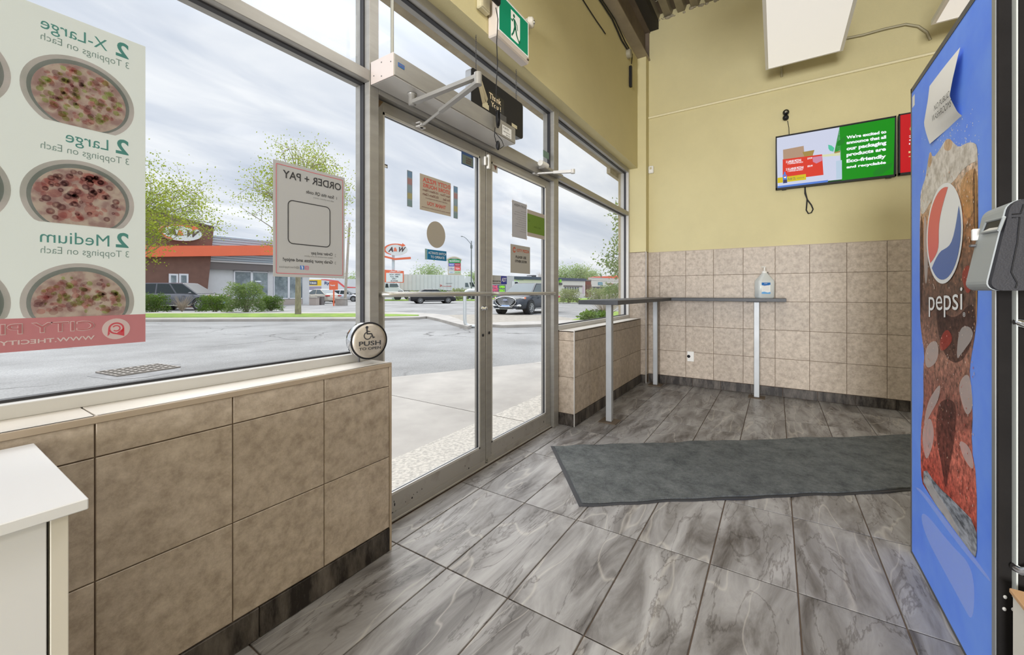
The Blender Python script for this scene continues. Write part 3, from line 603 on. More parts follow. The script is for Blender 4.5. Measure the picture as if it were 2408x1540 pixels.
ring(mb, -0.010, 0.022, 0.0125, 0.0165, o_, *A_, a0=PI * 0.62, a1=PI * 1.98)
flat(mb, disc(-0.013, 0.056, 0.006), o_, *A_); flat(mb, [(-0.016, 0.050), (-0.010, 0.050), (-0.009, 0.030), (-0.015, 0.028)], o_, *A_)
flat(mb, [(-0.013, 0.032), (-0.013, 0.027), (0.006, 0.027), (0.006, 0.032)], o_, *A_); flat(mb, [(0.003, 0.030), (0.008, 0.031), (0.016, 0.013), (0.011, 0.011)], o_, *A_)
flat(mb, [(0.011, 0.014), (0.011, 0.010), (0.021, 0.013), (0.020, 0.017)], o_, *A_); flat(mb, [(-0.012, 0.043), (0.001, 0.040), (0.001, 0.037), (-0.012, 0.039)], o_, *A_)
mb.build('symbol_and_text', m_black_ink, pp)
mb = MB(); mb.cyl((PC.x + 0.02, YF - 0.012, PC.z - 0.06), (PC.x + 0.02, YF - 0.012, ZS), 0.004); mb.box((PC.x - 0.03, 1.465, PC.z - 0.03), (PC.x + 0.06, YF, PC.z + 0.03)); mb.build('mount', m_dgrey, pp)

# ---------------------------------------------------------------- posters and stickers on the glass
YP = 1.5515                                           # sheets stuck on the inside of the glass
def sheet(name, x0, x1, z0, z1, mat, label, cat, y=YP, mirrored=True, group=None):
    r = empty(name, (0, 0, 0), label=label, cat=cat, group=group)
    mb = MB(); mb.box((x0, y, z0), (x1, y + 0.0006, z1)); mb.build('sheet', mat, r); return r
def mtext(mb, s, xr, xl, z0, z1, y, mi=0, bold=0.0):
    """text printed to be read from outside: seen reversed from the room (xr = reading start, room-right)"""
    put_text(mb, s, (xr, y, z0), (xl - xr, 0, 0), (0, 0, z1 - z0), mi, bold)
def ztxt(mb, s, x0, x1, z0, z1, y, mi=0, bold=0.0): put_text(mb, s, (x0, y, z0), (x1 - x0, 0, 0), (0, 0, z1 - z0), mi, bold)
# 1. big pizza poster
m_film = translucent('backlit_white_film', (0.72, 0.74, 0.71), 0.62)
PX1, PZ0, PZ1 = 0.416, 0.955, 1.82
pz = empty('pizza_poster', (0, 0, 0), label='large translucent pizza deals poster on the left window, print reversed', cat='poster')
MB().box((-0.30, YP, PZ0), (PX1, YP + 0.0006, PZ1)).build('sheet', m_film, pz)
i_teal = ink('teal_ink', (0.22, 0.46, 0.42)); i_grey = ink('grey_ink', (0.42, 0.50, 0.47)); i_pan = ink('pan_ink', (0.62, 0.58, 0.55), (0.76, 0.68, 0.67), 9); i_pand = ink('pan_dark_ink', (0.55, 0.60, 0.58))
i_cheese = ink('cheese_ink', (0.99, 0.93, 0.88), (0.80, 0.66, 0.66), 55); i_red = ink('red_film_ink', (0.97, 0.40, 0.45)); i_pep = ink('pepperoni_ink', (0.94, 0.76, 0.76)); i_olv = ink('olive_ink', (0.78, 0.70, 0.72)); i_gpep = ink('green_pepper_ink', (0.80, 0.93, 0.62)); i_mush = ink('mushroom_ink', (0.86, 0.77, 0.76))
i_sheen = ink('bare_white_ink', (0.97, 0.97, 0.97))
def layer(k): return YP - 0.0004 - 0.0004 * k
mb = MB()
for (s, z, xr_, w) in (('X-Large', 1.757, 0.366, 0.150), ('Large', 1.500, 0.366, 0.105), ('Medium', 1.245, 0.366, 0.165)): pass
rows = [(1.764, 'X-Large', 0.335, 0.213, 0.0), (1.490, 'Large', 0.337, 0.256, 0.0), (1.226, 'Medium', 0.339, 0.212, 0.0)]
for (zb, s, xa, xb, _) in rows:
    mtext(mb, '2', 0.379, 0.352, zb, zb + 0.042, layer(0), 0, 0.03)
    mtext(mb, s, xa, xb, zb - (0.008 if 'g' in s else 0), zb + 0.031, layer(0), 0, 0.0)
    mtext(mb, '3 Toppings on Each', 0.380, 0.213, zb - 0.033, zb - 0.009, layer(0), 1, 0.0)
mb.build('lettering', [i_teal, i_grey], pz)
# seams between the printed bands
def pizza(cx, cz, r, kind, clip):
    k1 = MB()
    def arc(rr, mi, lay, zz=clip):
        pts = [(cx + rr * math.cos(2 * PI * i / 56), cz + rr * 0.97 * math.sin(2 * PI * i / 56)) for i in range(56)]
        pts = [(x, max(z, zz)) for x, z in pts if x > -0.299]
        k1.add([(x, layer(lay), z) for x, z in pts], [tuple(range(len(pts)))], mi)
    arc(r, 0, 0); arc(r * 0.90, 1, 1)
    o = k1.build('pizza_picture', [i_pan, i_pand], pz)
    k2 = MB(); pts = [(cx + r * 0.83 * math.cos(2 * PI * i / 56), cz - r * 0.03 + r * 0.80 * math.sin(2 * PI * i / 56)) for i in range(56)]
    pts = [(x, max(z, clip)) for x, z in pts]
    # cheese is printed on clear film: a fresh white patch keeps it light
    k2.add([(x, layer(2), z) for x, z in pts], [tuple(range(56))], 0); k2.build('cheese', [m_film2], o)
    k3 = MB()
    k3.add([(x, layer(3), z) for x, z in pts], [tuple(range(56))], 0)
    for i in range(190 if kind != 1 else 110):
        t = random.uniform(0, 2 * PI); q = r * 0.72 * math.sqrt(random.random()); x = cx + q * math.cos(t); z = cz + q * 0.95 * math.sin(t)
        if z < clip + 0.012 or x < -0.28: continue
        sz = r * random.uniform(0.035, 0.085); c = random.random()
        if kind == 1: mi = 1 if c < 0.5 else (2 if c < 0.7 else 4)
        else: mi = 1 if c < 0.25 else (3 if c < 0.62 else (4 if c < 0.9 else 2))
        if kind == 1 and c < 0.22: sz = r * 0.13
        lay = 4 + 0.25 * (i % 5); n = 9; e = random.uniform(0.5, 1.0); rt_ = random.uniform(0, PI)
        pp_ = [(x + sz * (math.cos(2 * PI * j / n) * math.cos(rt_) - e * math.sin(2 * PI * j / n) * math.sin(rt_)), z + sz * (math.cos(2 * PI * j / n) * math.sin(rt_) + e * math.sin(2 * PI * j / n) * math.cos(rt_))) for j in range(n)]
        k3.add([(a_, layer(lay), max(b_, clip)) for a_, b_ in pp_], [tuple(range(n))], mi)
        if kind == 1 and c > 0.5: ring(k3, x, z, sz * 0.45, sz, (0, layer(5.5), 0), (1, 0, 0), (0, 0, 1), 2, 10)
    k3.build('topping_print', [i_cheese, i_pep, i_olv, i_gpep, i_mush], o)
m_film2 = translucent('cheese_film', (0.80, 0.74, 0.71), 0.62)
for (cz, kind, clip) in ((1.618, 0, 1.538), (1.346, 1, 1.278), (1.074, 2, 1.036)):
    pizza(0.285, cz, 0.106, kind, clip); pizza(0.060, cz, 0.106, kind, clip)
mb = MB(); mb.quad((-0.30, layer(0), PZ0), (PX1, layer(0), PZ0), (PX1, layer(0), 1.036), (-0.30, layer(0), 1.036)); mb.build('red_band', translucent('pink_red_film', (0.62, 0.27, 0.29), 0.6), pz)
m_filmw = translucent('white_print_film', (0.86, 0.86, 0.84), 0.62)
mb = MB(); flat(mb, disc(0.353, 0.9975, 0.029), (0, layer(1), 0), (1, 0, 0), (0, 0, 1), 0)
ring(mb, 0.353, 0.999, 0.0125, 0.0165, (0, layer(2), 0), (1, 0, 0), (0, 0, 1), 1, 24, -PI * 0.25, PI * 1.5); ring(mb, 0.353, 0.999, 0.006, 0.009, (0, layer(2), 0), (1, 0, 0), (0, 0, 1), 1, 20, PI * 1.25, PI * 2.85); flat(mb, [(0.340, 0.985), (0.335, 0.978), (0.3365, 1.0)][::-1], (0, layer(2), 0), (1, 0, 0), (0, 0, 1), 1)
flat(mb, [(0.351, 0.983), (0.3695, 0.976), (0.3695, 1.000)], (0, layer(2), 0), (1, 0, 0), (0, 0, 1), 1)
mb.build('round_logo', [m_filmw, i_red], pz)
mb = MB(); mtext(mb, 'CITY PIZZA', 0.310, 0.045, 0.997, 1.024, layer(1), 0, 0.03); mtext(mb, 'CITY PIZZA', 0.309, 0.046, 0.9985, 1.0225, layer(2), 1, 0.005); mtext(mb, 'WWW.THECITYPIZZA.COM', 0.310, 0.035, 0.972, 0.983, layer(1), 0, 0.02); mb.build('band_lettering', [m_filmw, translucent('pink_red_letter', (0.62, 0.27, 0.29), 0.6)], pz)

# 2. order + pay poster (the square code itself left out, its frame kept)
m_card = translucent('grey_card', (0.56, 0.56, 0.56), 0.35)
a = onY(645, 374, YP); b = onY(810, 418, YP); c = onY(638, 648, YP)
OX0, OX1, OZ0, OZ1 = 0.777, 1.073, 1.158, 1.590
po = sheet('order_poster', OX0, OX1, OZ0, OZ1, m_card, 'white order and pay poster with thin red border, print reversed', 'poster')
y = YP - 0.0008; mb = MB()
def frame_rect(mb, x0, x1, z0, z1, t, y, mi, r=0.004):
    o = rrect(x1 - x0, z1 - z0, r); i = rrect(x1 - x0 - 2 * t, z1 - z0 - 2 * t, max(r - t, 0.0005)); n = len(o)
    vs = [(x0 + p, y, z0 + q) for p, q in o] + [(x0 + t + p, y, z0 + t + q) for p, q in i]
    mb.add(vs, [(k, (k + 1) % n, (k + 1) % n + n, k + n) for k in range(n)], mi)
frame_rect(mb, OX0 + 0.010, OX1 - 0.009, OZ0 + 0.012, OZ1 - 0.012, 0.0022, y, 1)
frame_rect(mb, 0.830, 1.006, 1.284, 1.452, 0.0035, y, 0, 0.02)
mtext(mb, 'ORDER + PAY', 1.055, 0.812, 1.530, 1.560, y, 0, 0.012)
mtext(mb, 'Scan this QR code', 1.022, 0.902, 1.487, 1.503, y, 0, 0.01); mtext(mb, '1', 1.036, 1.033, 1.489, 1.500, y, 2); mtext(mb, "with your phone's camera", 1.022, 0.932, 1.474, 1.482, y, 2)
mtext(mb, 'Order and pay', 1.016, 0.922, 1.247, 1.263, y, 0, 0.01); mtext(mb, '2', 1.031, 1.026, 1.248, 1.260, y, 2); mtext(mb, 'follow instructions on your phone', 1.016, 0.895, 1.238, 1.246, y, 2)
mtext(mb, 'Grab your pizza and enjoy!', 1.016, 0.812, 1.214, 1.231, y, 0, 0.012); mtext(mb, '3', 1.031, 1.026, 1.216, 1.228, y, 2)
mtext(mb, '@thecitypizza', 0.874, 0.798, 1.190, 1.200, y, 2)
mb.build('print', [m_black_ink, M('pinkish_red_ink', (0.62, 0.10, 0.14), 0.6), M('grey_print', (0.20, 0.20, 0.20), 0.6)], po)
mb = MB(); flat(mb, [(0, 0), (1, 0), (1, 1), (0, 1)], (0.878, y, 1.188), (0.016, 0, 0), (0, 0, 0.016)); fb = mb.build('social_icon', M('blue_icon', (0.08, 0.2, 0.55), 0.5), po)
mb = MB(); mtext(mb, 'f', 0.889, 0.883, 1.189, 1.203, y - 0.0004, 0, 0.02); mb.build('icon_mark', m_white_ink, fb)
mb = MB(); frame_rect(mb, 0.897, 0.913, 1.188, 1.204, 0.0018, y, 0, 0.004); ring(mb, 0.905, 1.196, 0.0028, 0.0044, (0, y, 0), (1, 0, 0), (0, 0, 1), 0, 16); mb.build('social_icon', M('pink_icon', (0.62, 0.12, 0.25), 0.5), po)

# 3. store hours sheet
m_tan = translucent('tan_paper', (0.50, 0.44, 0.36), 0.2)
sh_ = sheet('store_hours_poster', 1.512, 1.752, 1.530, 1.718, m_tan, 'tan store hours sheet with reversed red print on left door glass', 'notice')
mb = MB(); y = YP - 0.0008
mtext(mb, 'CITY PIZZA', 1.722, 1.532, 1.680, 1.704, y, 0, 0.02); ring(mb, 1.738, 1.694, 0.008, 0.0115, (0, y, 0), (1, 0, 0), (0, 0, 1), 0, 24); ring(mb, 1.738, 1.694, 0.003, 0.005, (0, y, 0), (1, 0, 0), (0, 0, 1), 0, 16, PI * 1.2, PI * 2.8)
mtext(mb, 'STORE HOURS', 1.742, 1.534, 1.652, 1.673, y, 0, 0.02); mtext(mb, 'Sun-Thur:  10:30am-10pm', 1.742, 1.532, 1.629, 1.645, y, 2, 0.01); mtext(mb, 'Fri-Sat:     10:30am-12am', 1.742, 1.532, 1.610, 1.624, y, 2, 0.01)
mtext(mb, 'ORDER ONLINE thecitypizza.ca', 1.722, 1.552, 1.594, 1.602, y, 2, 0.0); mtext(mb, 'THANK YOU', 1.708, 1.564, 1.562, 1.582, y, 0, 0.02); mtext(mb, 'Kitchen closes 15 minutes before closing time', 1.742, 1.525, 1.543, 1.551, y, 2, 0.0)
mb.build('print', [m_red_ink, m_red_ink, M('brown_print', (0.20, 0.09, 0.08), 0.6)], sh_)
# 4. narrow vertical payment stickers
cols = [(0.25, 0.40, 0.60), (0.55, 0.33, 0.33), (0.36, 0.48, 0.56), (0.55, 0.52, 0.28), (0.30, 0.42, 0.44)]
cm = [translucent('sticker_colour', tuple(v * 0.9 for v in c), 0.3) for c in cols]; m_slate = translucent('slate_sticker', (0.34, 0.38, 0.42), 0.25)
for (x0, x1, z0, z1, w) in ((1.425, 1.460, 1.531, 1.713, 'left of'), (1.775, 1.812, 1.525, 1.711, 'right of')):
    r = sheet('vertical_sticker', x0, x1, z0, z1, m_slate, f'narrow blue vertical decal on the door glass just {w} the store hours sheet', 'sticker')
    for k, m in enumerate(cm):
        h = (z1 - z0) / 5; mb = MB(); flat(mb, [(0.08, 0.1), (0.92, 0.1), (0.92, 0.9), (0.08, 0.9)], (x0, YP - 0.0005, z1 - h * (k + 1)), (x1 - x0, 0, 0), (0, 0, h)); mb.build('logo_block', m, r)
# 5. round sticker, switch sign, decals
m_taupe = translucent('taupe_sticker', (0.40, 0.36, 0.30), 0.12)
rs = empty('round_sticker', (0, 0, 0), label='blank taupe round sticker in the middle of the left door glass', cat='sticker')
mb = MB(); mb.prism([(1.634 + p, YP, 1.413 + q) for p, q in disc(0, 0, 0.072, 0.072, 40)], (0, 0.0006, 0)); mb.build('disc', m_taupe, rs)
ss = empty('switch_sign', (0, 0, 0), label='blue activate switch to operate sticker below the round sticker', cat='sticker')
MB().box((1.566, YP - 0.003, 1.274), (1.712, YP + 0.0006, 1.328)).build('plate', M('teal_blue_sign', (0.0, 0.14, 0.30), 0.4), ss)
MB().box((1.549, YP, 1.273), (1.566, YP + 0.0006, 1.330)).build('tape_edge', translucent('greenish_tape', (0.35, 0.48, 0.46), 0.3), ss)
mb = MB(); ztxt(mb, 'ACTIVATE SWITCH', 1.570, 1.708, 1.304, 1.317, YP - 0.0036); ztxt(mb, 'TO OPERATE', 1.588, 1.695, 1.283, 1.296, YP - 0.0036); mb.build('lettering', m_white_ink, ss)
cs = sheet('caution_sticker', 1.845, 1.958, 1.855, 1.930, M('blue_edge', (0.04, 0.10, 0.28), 0.5), 'small blue edged decal at the top right of the left door glass', 'sticker')
MB().box((1.853, YP - 0.0006, 1.861), (1.952, YP, 1.915)).build('panel', translucent('grey_green_print', (0.24, 0.30, 0.27), 0.15), cs)
mb = MB()
for k, s in enumerate(('NO', 'SMOKING', 'ZONE')): mtext(mb, s, 1.935, 1.885, 1.895 - 0.013 * k, 1.904 - 0.013 * k, YP - 0.0012, 0, 0.02)
mb.build('print', M('dark_red_print', (0.16, 0.05, 0.05), 0.6), cs)
o = sheet('glass_fitting', 1.262, 1.300, 1.688, 1.705, m_dgrey, 'small dark fitting with bright spot at left edge of the left door glass', 'fitting', y=1.548)
mb = MB(); flat(mb, disc(1.285, 1.694, 0.012, 0.005), (0, 1.5475, 0), (1, 0, 0), (0, 0, 1)); mb.build('highlight_spot', m_white, o)  # white disc paints the highlight on the fitting
# right leaf papers
m_paper = translucent('grey_white_paper', (0.50, 0.49, 0.50), 0.3)
m_tape = translucent('clear_tape', (0.75, 0.72, 0.68), 0.5)
pn = sheet('paper_notice', 2.392, 2.592, 1.490, 1.748, m_paper, 'taped grey paper notice with small reversed print on the right door', 'notice')
mb = MB(); y = YP - 0.0008; mtext(mb, 'CITY PIZZA', 2.556, 2.418, 1.714, 1.729, y, 0, 0.02); ring(mb, 2.570, 1.721, 0.006, 0.009, (0, y, 0), (1, 0, 0), (0, 0, 1), 0, 18)
for k, (s, w) in enumerate((('To our valued customers', .07), ('We are now accepting orders online and by telephone', .15), ('Please place your order and wait for your number', .16), ('to be called before coming to the counter', .12), ('Thank you for keeping our team and', .14), ('other guests safe while you wait', .1), ('Face coverings are optional for guests', .13), ('We apologise for any inconvenience', .15), ('this may cause', .07), ('City Pizza Management', .09))):
    mtext(mb, s, 2.578, 2.578 - w, 1.685 - 0.0165 * k, 1.691 - 0.0165 * k, y, 0)
mb.build('print', M('faded_grey_print', (0.15, 0.15, 0.16), 0.6), pn)
for (x, z, s1, s2) in ((2.392, 1.748, -1, 1), (2.592, 1.748, 1, 1), (2.392, 1.490, -1, -1), (2.592, 1.490, 1, -1)): mb = MB(); mb.add([(x - s1 * 0.012, y, z + s2 * 0.016), (x + s1 * 0.014, y, z - s2 * 0.02), (x - s1 * 0.006, y, z - s2 * 0.010)], [(0, 1, 2)]); mb.build('tape', m_tape, pn)
gp = sheet('green_poster', 2.600, 2.868, 1.519, 1.718, translucent('tan_white_paper', (0.52, 0.46, 0.40), 0.3), 'paper with a broad green panel at right edge of right door glass', 'notice', y=YP + 0.0012)
MB().box((2.602, YP + 0.0004, 1.548), (2.866, YP + 0.0011, 1.688)).build('green_panel', translucent('olive_green_print', (0.22, 0.34, 0.07), 0.3), gp)
mb = MB(); mtext(mb, 'NO CASH', 2.80, 2.70, 1.592, 1.606, YP + 0.0002); mtext(mb, 'O', 2.64, 2.614, 1.628, 1.645, YP + 0.0002); mb.build('print', translucent('dark_green_print', (0.10, 0.17, 0.04), 0.2), gp)
ud = sheet('other_door_notice', 2.372, 2.640, 1.236, 1.437, translucent('grey_brown_paper', (0.44, 0.42, 0.38), 0.15), 'grey sheet reading please use other door on right door glass', 'notice')
mb = MB(); ztxt(mb, 'CITY PIZZA', 2.452, 2.625, 1.390, 1.411, y, 0, 0.03); ring(mb, 2.420, 1.400, 0.010, 0.021, (0, y, 0), (1, 0, 0), (0, 0, 1), 0, 24, PI * 0.1, PI * 1.9, 0.9); ztxt(mb, 'PLEASE USE', 2.438, 2.582, 1.343, 1.361, y, 1, 0.02); ztxt(mb, 'OTHER DOOR', 2.430, 2.592, 1.313, 1.331, y, 1, 0.03)
mb.build('print', [M('orange_red_ink', (0.48, 0.11, 0.06), 0.6), m_black_ink], ud)
ads = sheet('security_sticker', 2.146, 2.326, 1.153, 1.211, translucent('sticker_grey', (0.46, 0.46, 0.44), 0.15), 'grey and blue secured by security company decal low on right door', 'sticker')
mb = MB(); mb.box((2.255, YP - 0.0008, 1.155), (2.324, YP, 1.209)); bl = mb.build('blue_block', M('navy_print', (0.02, 0.03, 0.28), 0.5), ads)
mb = MB(); ztxt(mb, 'ADT', 2.262, 2.318, 1.170, 1.198, YP - 0.0012, 0, 0.01); mb.build('logo_text', m_white_ink, bl)
mb = MB(); ztxt(mb, 'secured by', 2.152, 2.250, 1.166, 1.180, YP - 0.0008, 0, 0.015); ztxt(mb, '______________', 2.150, 2.250, 1.155, 1.158, YP - 0.0008, 0, 0.0); mb.build('print', m_black_ink, ads)
st = sheet('small_pennant_sticker', 2.152, 2.215, 1.888, 1.936, translucent('pale_sticker', (0.72, 0.70, 0.66), 0.4), 'little white decal with brown triangle at top of right door glass', 'sticker')
mb = MB(); flat(mb, [(0.02, 0.045), (0.055, 0.045), (0.037, 0.012)], (2.152, YP - 0.0006, 1.888), (1, 0, 0), (0, 0, 1)); mb.build('triangle', M('brown_mark', (0.22, 0.10, 0.08), 0.6), st)
sheet('green_tape', 2.845, 2.945, 2.178, 2.232, translucent('green_tape_film', (0.30, 0.42, 0.36), 0.35), 'piece of grey green tape at lower right of the transom window', 'tape')
# warning triangle on the door head
wt = empty('warning_sticker', (0, 0, 0), label='worn triangular warning sticker at the top left corner of door head', cat='sticker')
MB().prism([(1.232, 1.5443, 1.992), (1.272, 1.5443, 1.992), (1.245, 1.5443, 1.955)], (0, 0.0006, 0)).build('sticker_body', M('dark_amber', (0.16, 0.10, 0.05), 0.5), wt)

# ---------------------------------------------------------------- counter, bottle, mat, cabinet
m_ctop = M('charcoal_laminate', (0.050, 0.053, 0.060), 0.4, spec=0.3, var=0.15, scale=40)
ct = empty('counter_table', (0, 0, 0), label='L-shaped dark grey standing counter on square steel legs in the corner', cat='table')
TZ = 1.038
MB().box((2.98, 0.99, TZ - 0.034), (5.118, 1.31, TZ), bev=0.002).build('tabletop', m_ctop, ct)
MB().box((4.80, -0.085, TZ - 0.034), (5.118, 0.988, TZ), bev=0.002).build('tabletop', m_ctop, ct)
for (x, y) in ((3.36, 1.19), (4.98, 1.20), (4.965, 0.17)):
    lg = MB().box((x - 0.025, y - 0.025, 0.006), (x + 0.025, y + 0.025, TZ - 0.04), bev=0.003).build('leg', m_steel, ct)
    MB().box((x - 0.075, y - 0.075, 0), (x + 0.075, y + 0.075, 0.006), bev=0.002).build('foot_plate', m_rust, lg)
    MB().box((x - 0.09, y - 0.09, TZ - 0.040), (x + 0.09, y + 0.09, TZ - 0.034)).build('top_plate', m_black, lg)
for y in (0.62, -0.02): MB().lathe([(0.012, 0), (0.012, 0.004), (0.005, 0.006), (0.0001, 0.007)], (4.86, y, TZ - 0.034), (0, 0, -1), 12).build('screw', m_chrome, ct)
m_jug = new_mat('milky_plastic'); b_ = m_jug.node_tree.nodes['Principled BSDF']; b_.inputs['Base Color'].default_value = (0.86, 0.90, 0.90, 1); b_.inputs['Roughness'].default_value = 0.25; b_.inputs['Transmission Weight'].default_value = 0.35; b_.inputs['Subsurface Weight'].default_value = 0.3; b_.inputs['Subsurface Radius'].default_value = (0.05, 0.05, 0.05)
jg = empty('sanitizer_jug', (4.935, 0.10, TZ), math.radians(-58), label='clear white hand sanitizer pump jug with blue label on the counter', cat='bottle')
def loft(mb, secs, mi=0, smooth=False, caps=True):
    n = len(secs[0]); vs = [p for s in secs for p in s]; fs = []
    for k in range(len(secs) - 1):
        for i in range(n): fs.append((k * n + i, k * n + (i + 1) % n, (k + 1) * n + (i + 1) % n, (k + 1) * n + i))
    mb.add(vs, fs, mi, smooth)
    if caps: mb.add(secs[0], [tuple(range(n))[::-1]], mi); mb.add(secs[-1], [tuple(range(n))], mi)
def rsec(w, d, r, z): return [(p - w / 2, q - d / 2, z) for p, q in rrect(w, d, r)]
mb = MB(); loft(mb, [rsec(.135, .085, .02, 0), rsec(.160, .108, .025, .014), rsec(.162, .11, .025, .172), rsec(.150, .10, .025, .186), rsec(.050, .045, .02, .258), rsec(.044, .044, .0215, .262)], 0, True); mb.build('body', m_jug, jg)
mb = MB(); mb.lathe([(.024, .258), (.024, .276), (.012, .282), (.009, .284), (.0065, .31), (.0065, .318)], n=18); cp_ = mb.build('cap', m_white, jg)
mb = MB(); mb.box((-0.03, -0.008, .316), (0.014, 0.008, .328), bev=0.003); mb.build('pump_head', m_white, jg)
mb = MB(); mb.tube([(0.03, 0, .265), (0.036, 0, .262)], 0.006); mb.build('pump_cap_tab', m_dgrey, jg)
lbx = -0.076; mb = MB(); yl = -0.0556
flat(mb, [(0, 0), (1, 0), (1, 1), (0, 1)], (-0.062, yl, 0.045), (0.088, 0, 0), (0, 0, 0.115), 0)
flat(mb, [(0, .78), (.3, .70), (.65, .74), (1, .80), (1, 1), (0, 1)], (-0.062, yl - 0.0004, 0.045), (0.088, 0, 0), (0, 0, 0.115), 1)
flat(mb, [(0, 0), (1, 0), (1, .18), (.7, .12), (.3, .2), (0, .16)], (-0.062, yl - 0.0004, 0.045), (0.088, 0, 0), (0, 0, 0.115), 2)
put_text(mb, 'HAND', (-0.035, yl - 0.0008, 0.146), (0.03, 0, 0), (0, 0, 0.008), 0)
for k in range(5): flat(mb, [(0, 0), (1, 0), (1, 1), (0, 1)], (-0.052, yl - 0.0005, 0.082 + 0.012 * k), (0.066, 0, 0), (0, 0, 0.0022), 3)
mb.build('label', [m_white_ink, M('label_blue', (0.02, 0.16, 0.50), 0.4), M('label_light_blue', (0.16, 0.42, 0.78), 0.4), M('faint_print', (0.60, 0.55, 0.55), 0.5)], jg)

# long floor mat, turned on the floor
mt_o = Vector((2.583, 1.347, 0.0)); mdx = Vector((0.612, -0.791, 0)).normalized(); mdy = Vector((-0.791, -0.612, 0)).normalized(); ML, MW = 2.98, 0.815
m_rubber = M('black_rubber_edge', (0.035, 0.036, 0.042), 0.5, bump=0.2, bscale=400)
m_carpet = M('grey_carpet_pile', (0.215, 0.228, 0.228), 0.95, spec=0.1, col2=(0.055, 0.062, 0.066), scale=7, detail=15, nrough=0.88, lo=0.34, hi=0.62, bump=1.0, bscale=230)
mroot = empty('floor_mat', (0, 0, 0), label='long dark grey carpet mat with black rubber edge lying across tile floor', cat='mat')
def mat_grid(inset, z, nx, ny, wav=0.0, th=0.0):
    mb = MB(); vs = []
    for i in range(nx + 1):
        for j in range(ny + 1):
            s_ = inset + (ML - 2 * inset) * i / nx; t_ = inset + (MW - 2 * inset) * j / ny
            e = (0.006 * math.sin(s_ * 9) + 0.004 * math.sin(s_ * 23)) * wav * (1 if j in (0, ny) else 0)
            p = mt_o + mdx * s_ + mdy * (t_ + e); h = z + th * max(0, math.sin(s_ * 7.3 + t_ * 2)) ** 4 * (1 if j in (0, ny) else 0.25) 
            vs.append((p.x, p.y, h))
    fs = [(i * (ny + 1) + j, i * (ny + 1) + j + 1, (i + 1) * (ny + 1) + j + 1, (i + 1) * (ny + 1) + j) for i in range(nx) for j in range(ny)]
    mb.add(vs, fs, 0, True)
    # skirt
    bd = [i * (ny + 1) for i in range(nx + 1)] + [nx * (ny + 1) + j for j in range(1, ny + 1)] + [i * (ny + 1) + ny for i in range(nx - 1, -1, -1)] + [j for j in range(ny - 1, 0, -1)]
    n = len(bd); mb.add([vs[k] for k in bd] + [(vs[k][0], vs[k][1], 0.0008) for k in bd], [(k, (k + 1) % n, (k + 1) % n + n, k + n) for k in range(n)]); return mb
mat_grid(0.0, 0.004, 90, 8, 1.0, 0.006).build('rubber_edge', m_rubber, mroot)
mat_grid(0.022, 0.0115, 90, 8, 0.9, 0.006).build('carpet', m_carpet, mroot)

cab = empty('white_cabinet', (0, 0, 0), label='white laminate cabinet corner in front of the low tile wall', cat='cabinet')
m_lam = M('white_laminate', (0.80, 0.815, 0.845), 0.35); m_lam2 = M('warm_white_laminate', (0.74, 0.71, 0.64), 0.4)
MB().box((-0.75, 0.925, 0.752), (0.178, 1.362, 0.77), bev=0.0015).build('cabinet_top', m_lam, cab)
MB().box((0.140, 0.948, 0.0), (0.160, 1.355, 0.752), bev=0.001).build('side_panel', m_lam2, cab)
MB().box((-0.73, 0.97, 0.0), (0.136, 1.355, 0.752)).build('carcass', m_lam2, cab)
MB().box((-0.28, 0.948, 0.05), (0.1365, 0.968, 0.746), bev=0.001).build('door', m_lam, cab)
MB().box((-0.72, 0.948, 0.05), (-0.284, 0.968, 0.746), bev=0.001).build('door', m_lam, cab)

# ---------------------------------------------------------------- far wall fittings
op_ = empty('wall_outlet', onX(1624, 838, XB - 0.009), label='small white outlet plate low on the tiled wall under the counter', cat='outlet')
MB().box((-0.004, -0.036, -0.058), (0, 0.036, 0.058), bev=0.002).build('cover_plate', m_white, op_); MB().lathe([(0.018, 0), (0.018, 0.003), (0.0001, 0.003)], (-0.004, 0.02, 0), (-1, 0, 0), 14).build('socket', m_black, op_)
th_ = empty('thermostat', onX(1532, 400, XB), label='small white thermostat on the yellow wall beside the corner column', cat='thermostat')
MB().box((-0.035, -0.03, -0.045), (0, 0.03, 0.045), bev=0.008).build('cover', m_white, th_); MB().box((-0.0365, -0.012, 0), (-0.034, 0.014, 0.028)).build('dial_window', m_cream, th_)
wcm = empty('wall_camera', onX(1848, 272, XB), label='small black security camera on yellow wall above the left screen', cat='camera')
MB().ellipsoid((-0.035, 0, 0.022), (0.028, 0.030, 0.030), 14, 10).build('camera_head', M('gloss_black_shell', (0.01, 0.01, 0.012), 0.12), wcm); MB().ellipsoid((-0.028, 0.002, -0.03), (0.026, 0.028, 0.028), 14, 10).build('camera_base', m_black, wcm)
MB().lathe([(0.012, 0), (0.012, 0.004), (0.0001, 0.006)], (-0.06, 0.0, 0.02), (-1, 0, 0), 12).build('camera_lens', m_chrome, wcm)
o = MB().tube([onX(1852, 284, XB - 0.01), onX(1855, 300, XB - 0.01), onX(1856, 325, XB - 0.03)], 0.003, 6).build('camera_cable', m_black); tag(o, 'thin black cable dropping from the wall camera behind the left screen', 'cable')
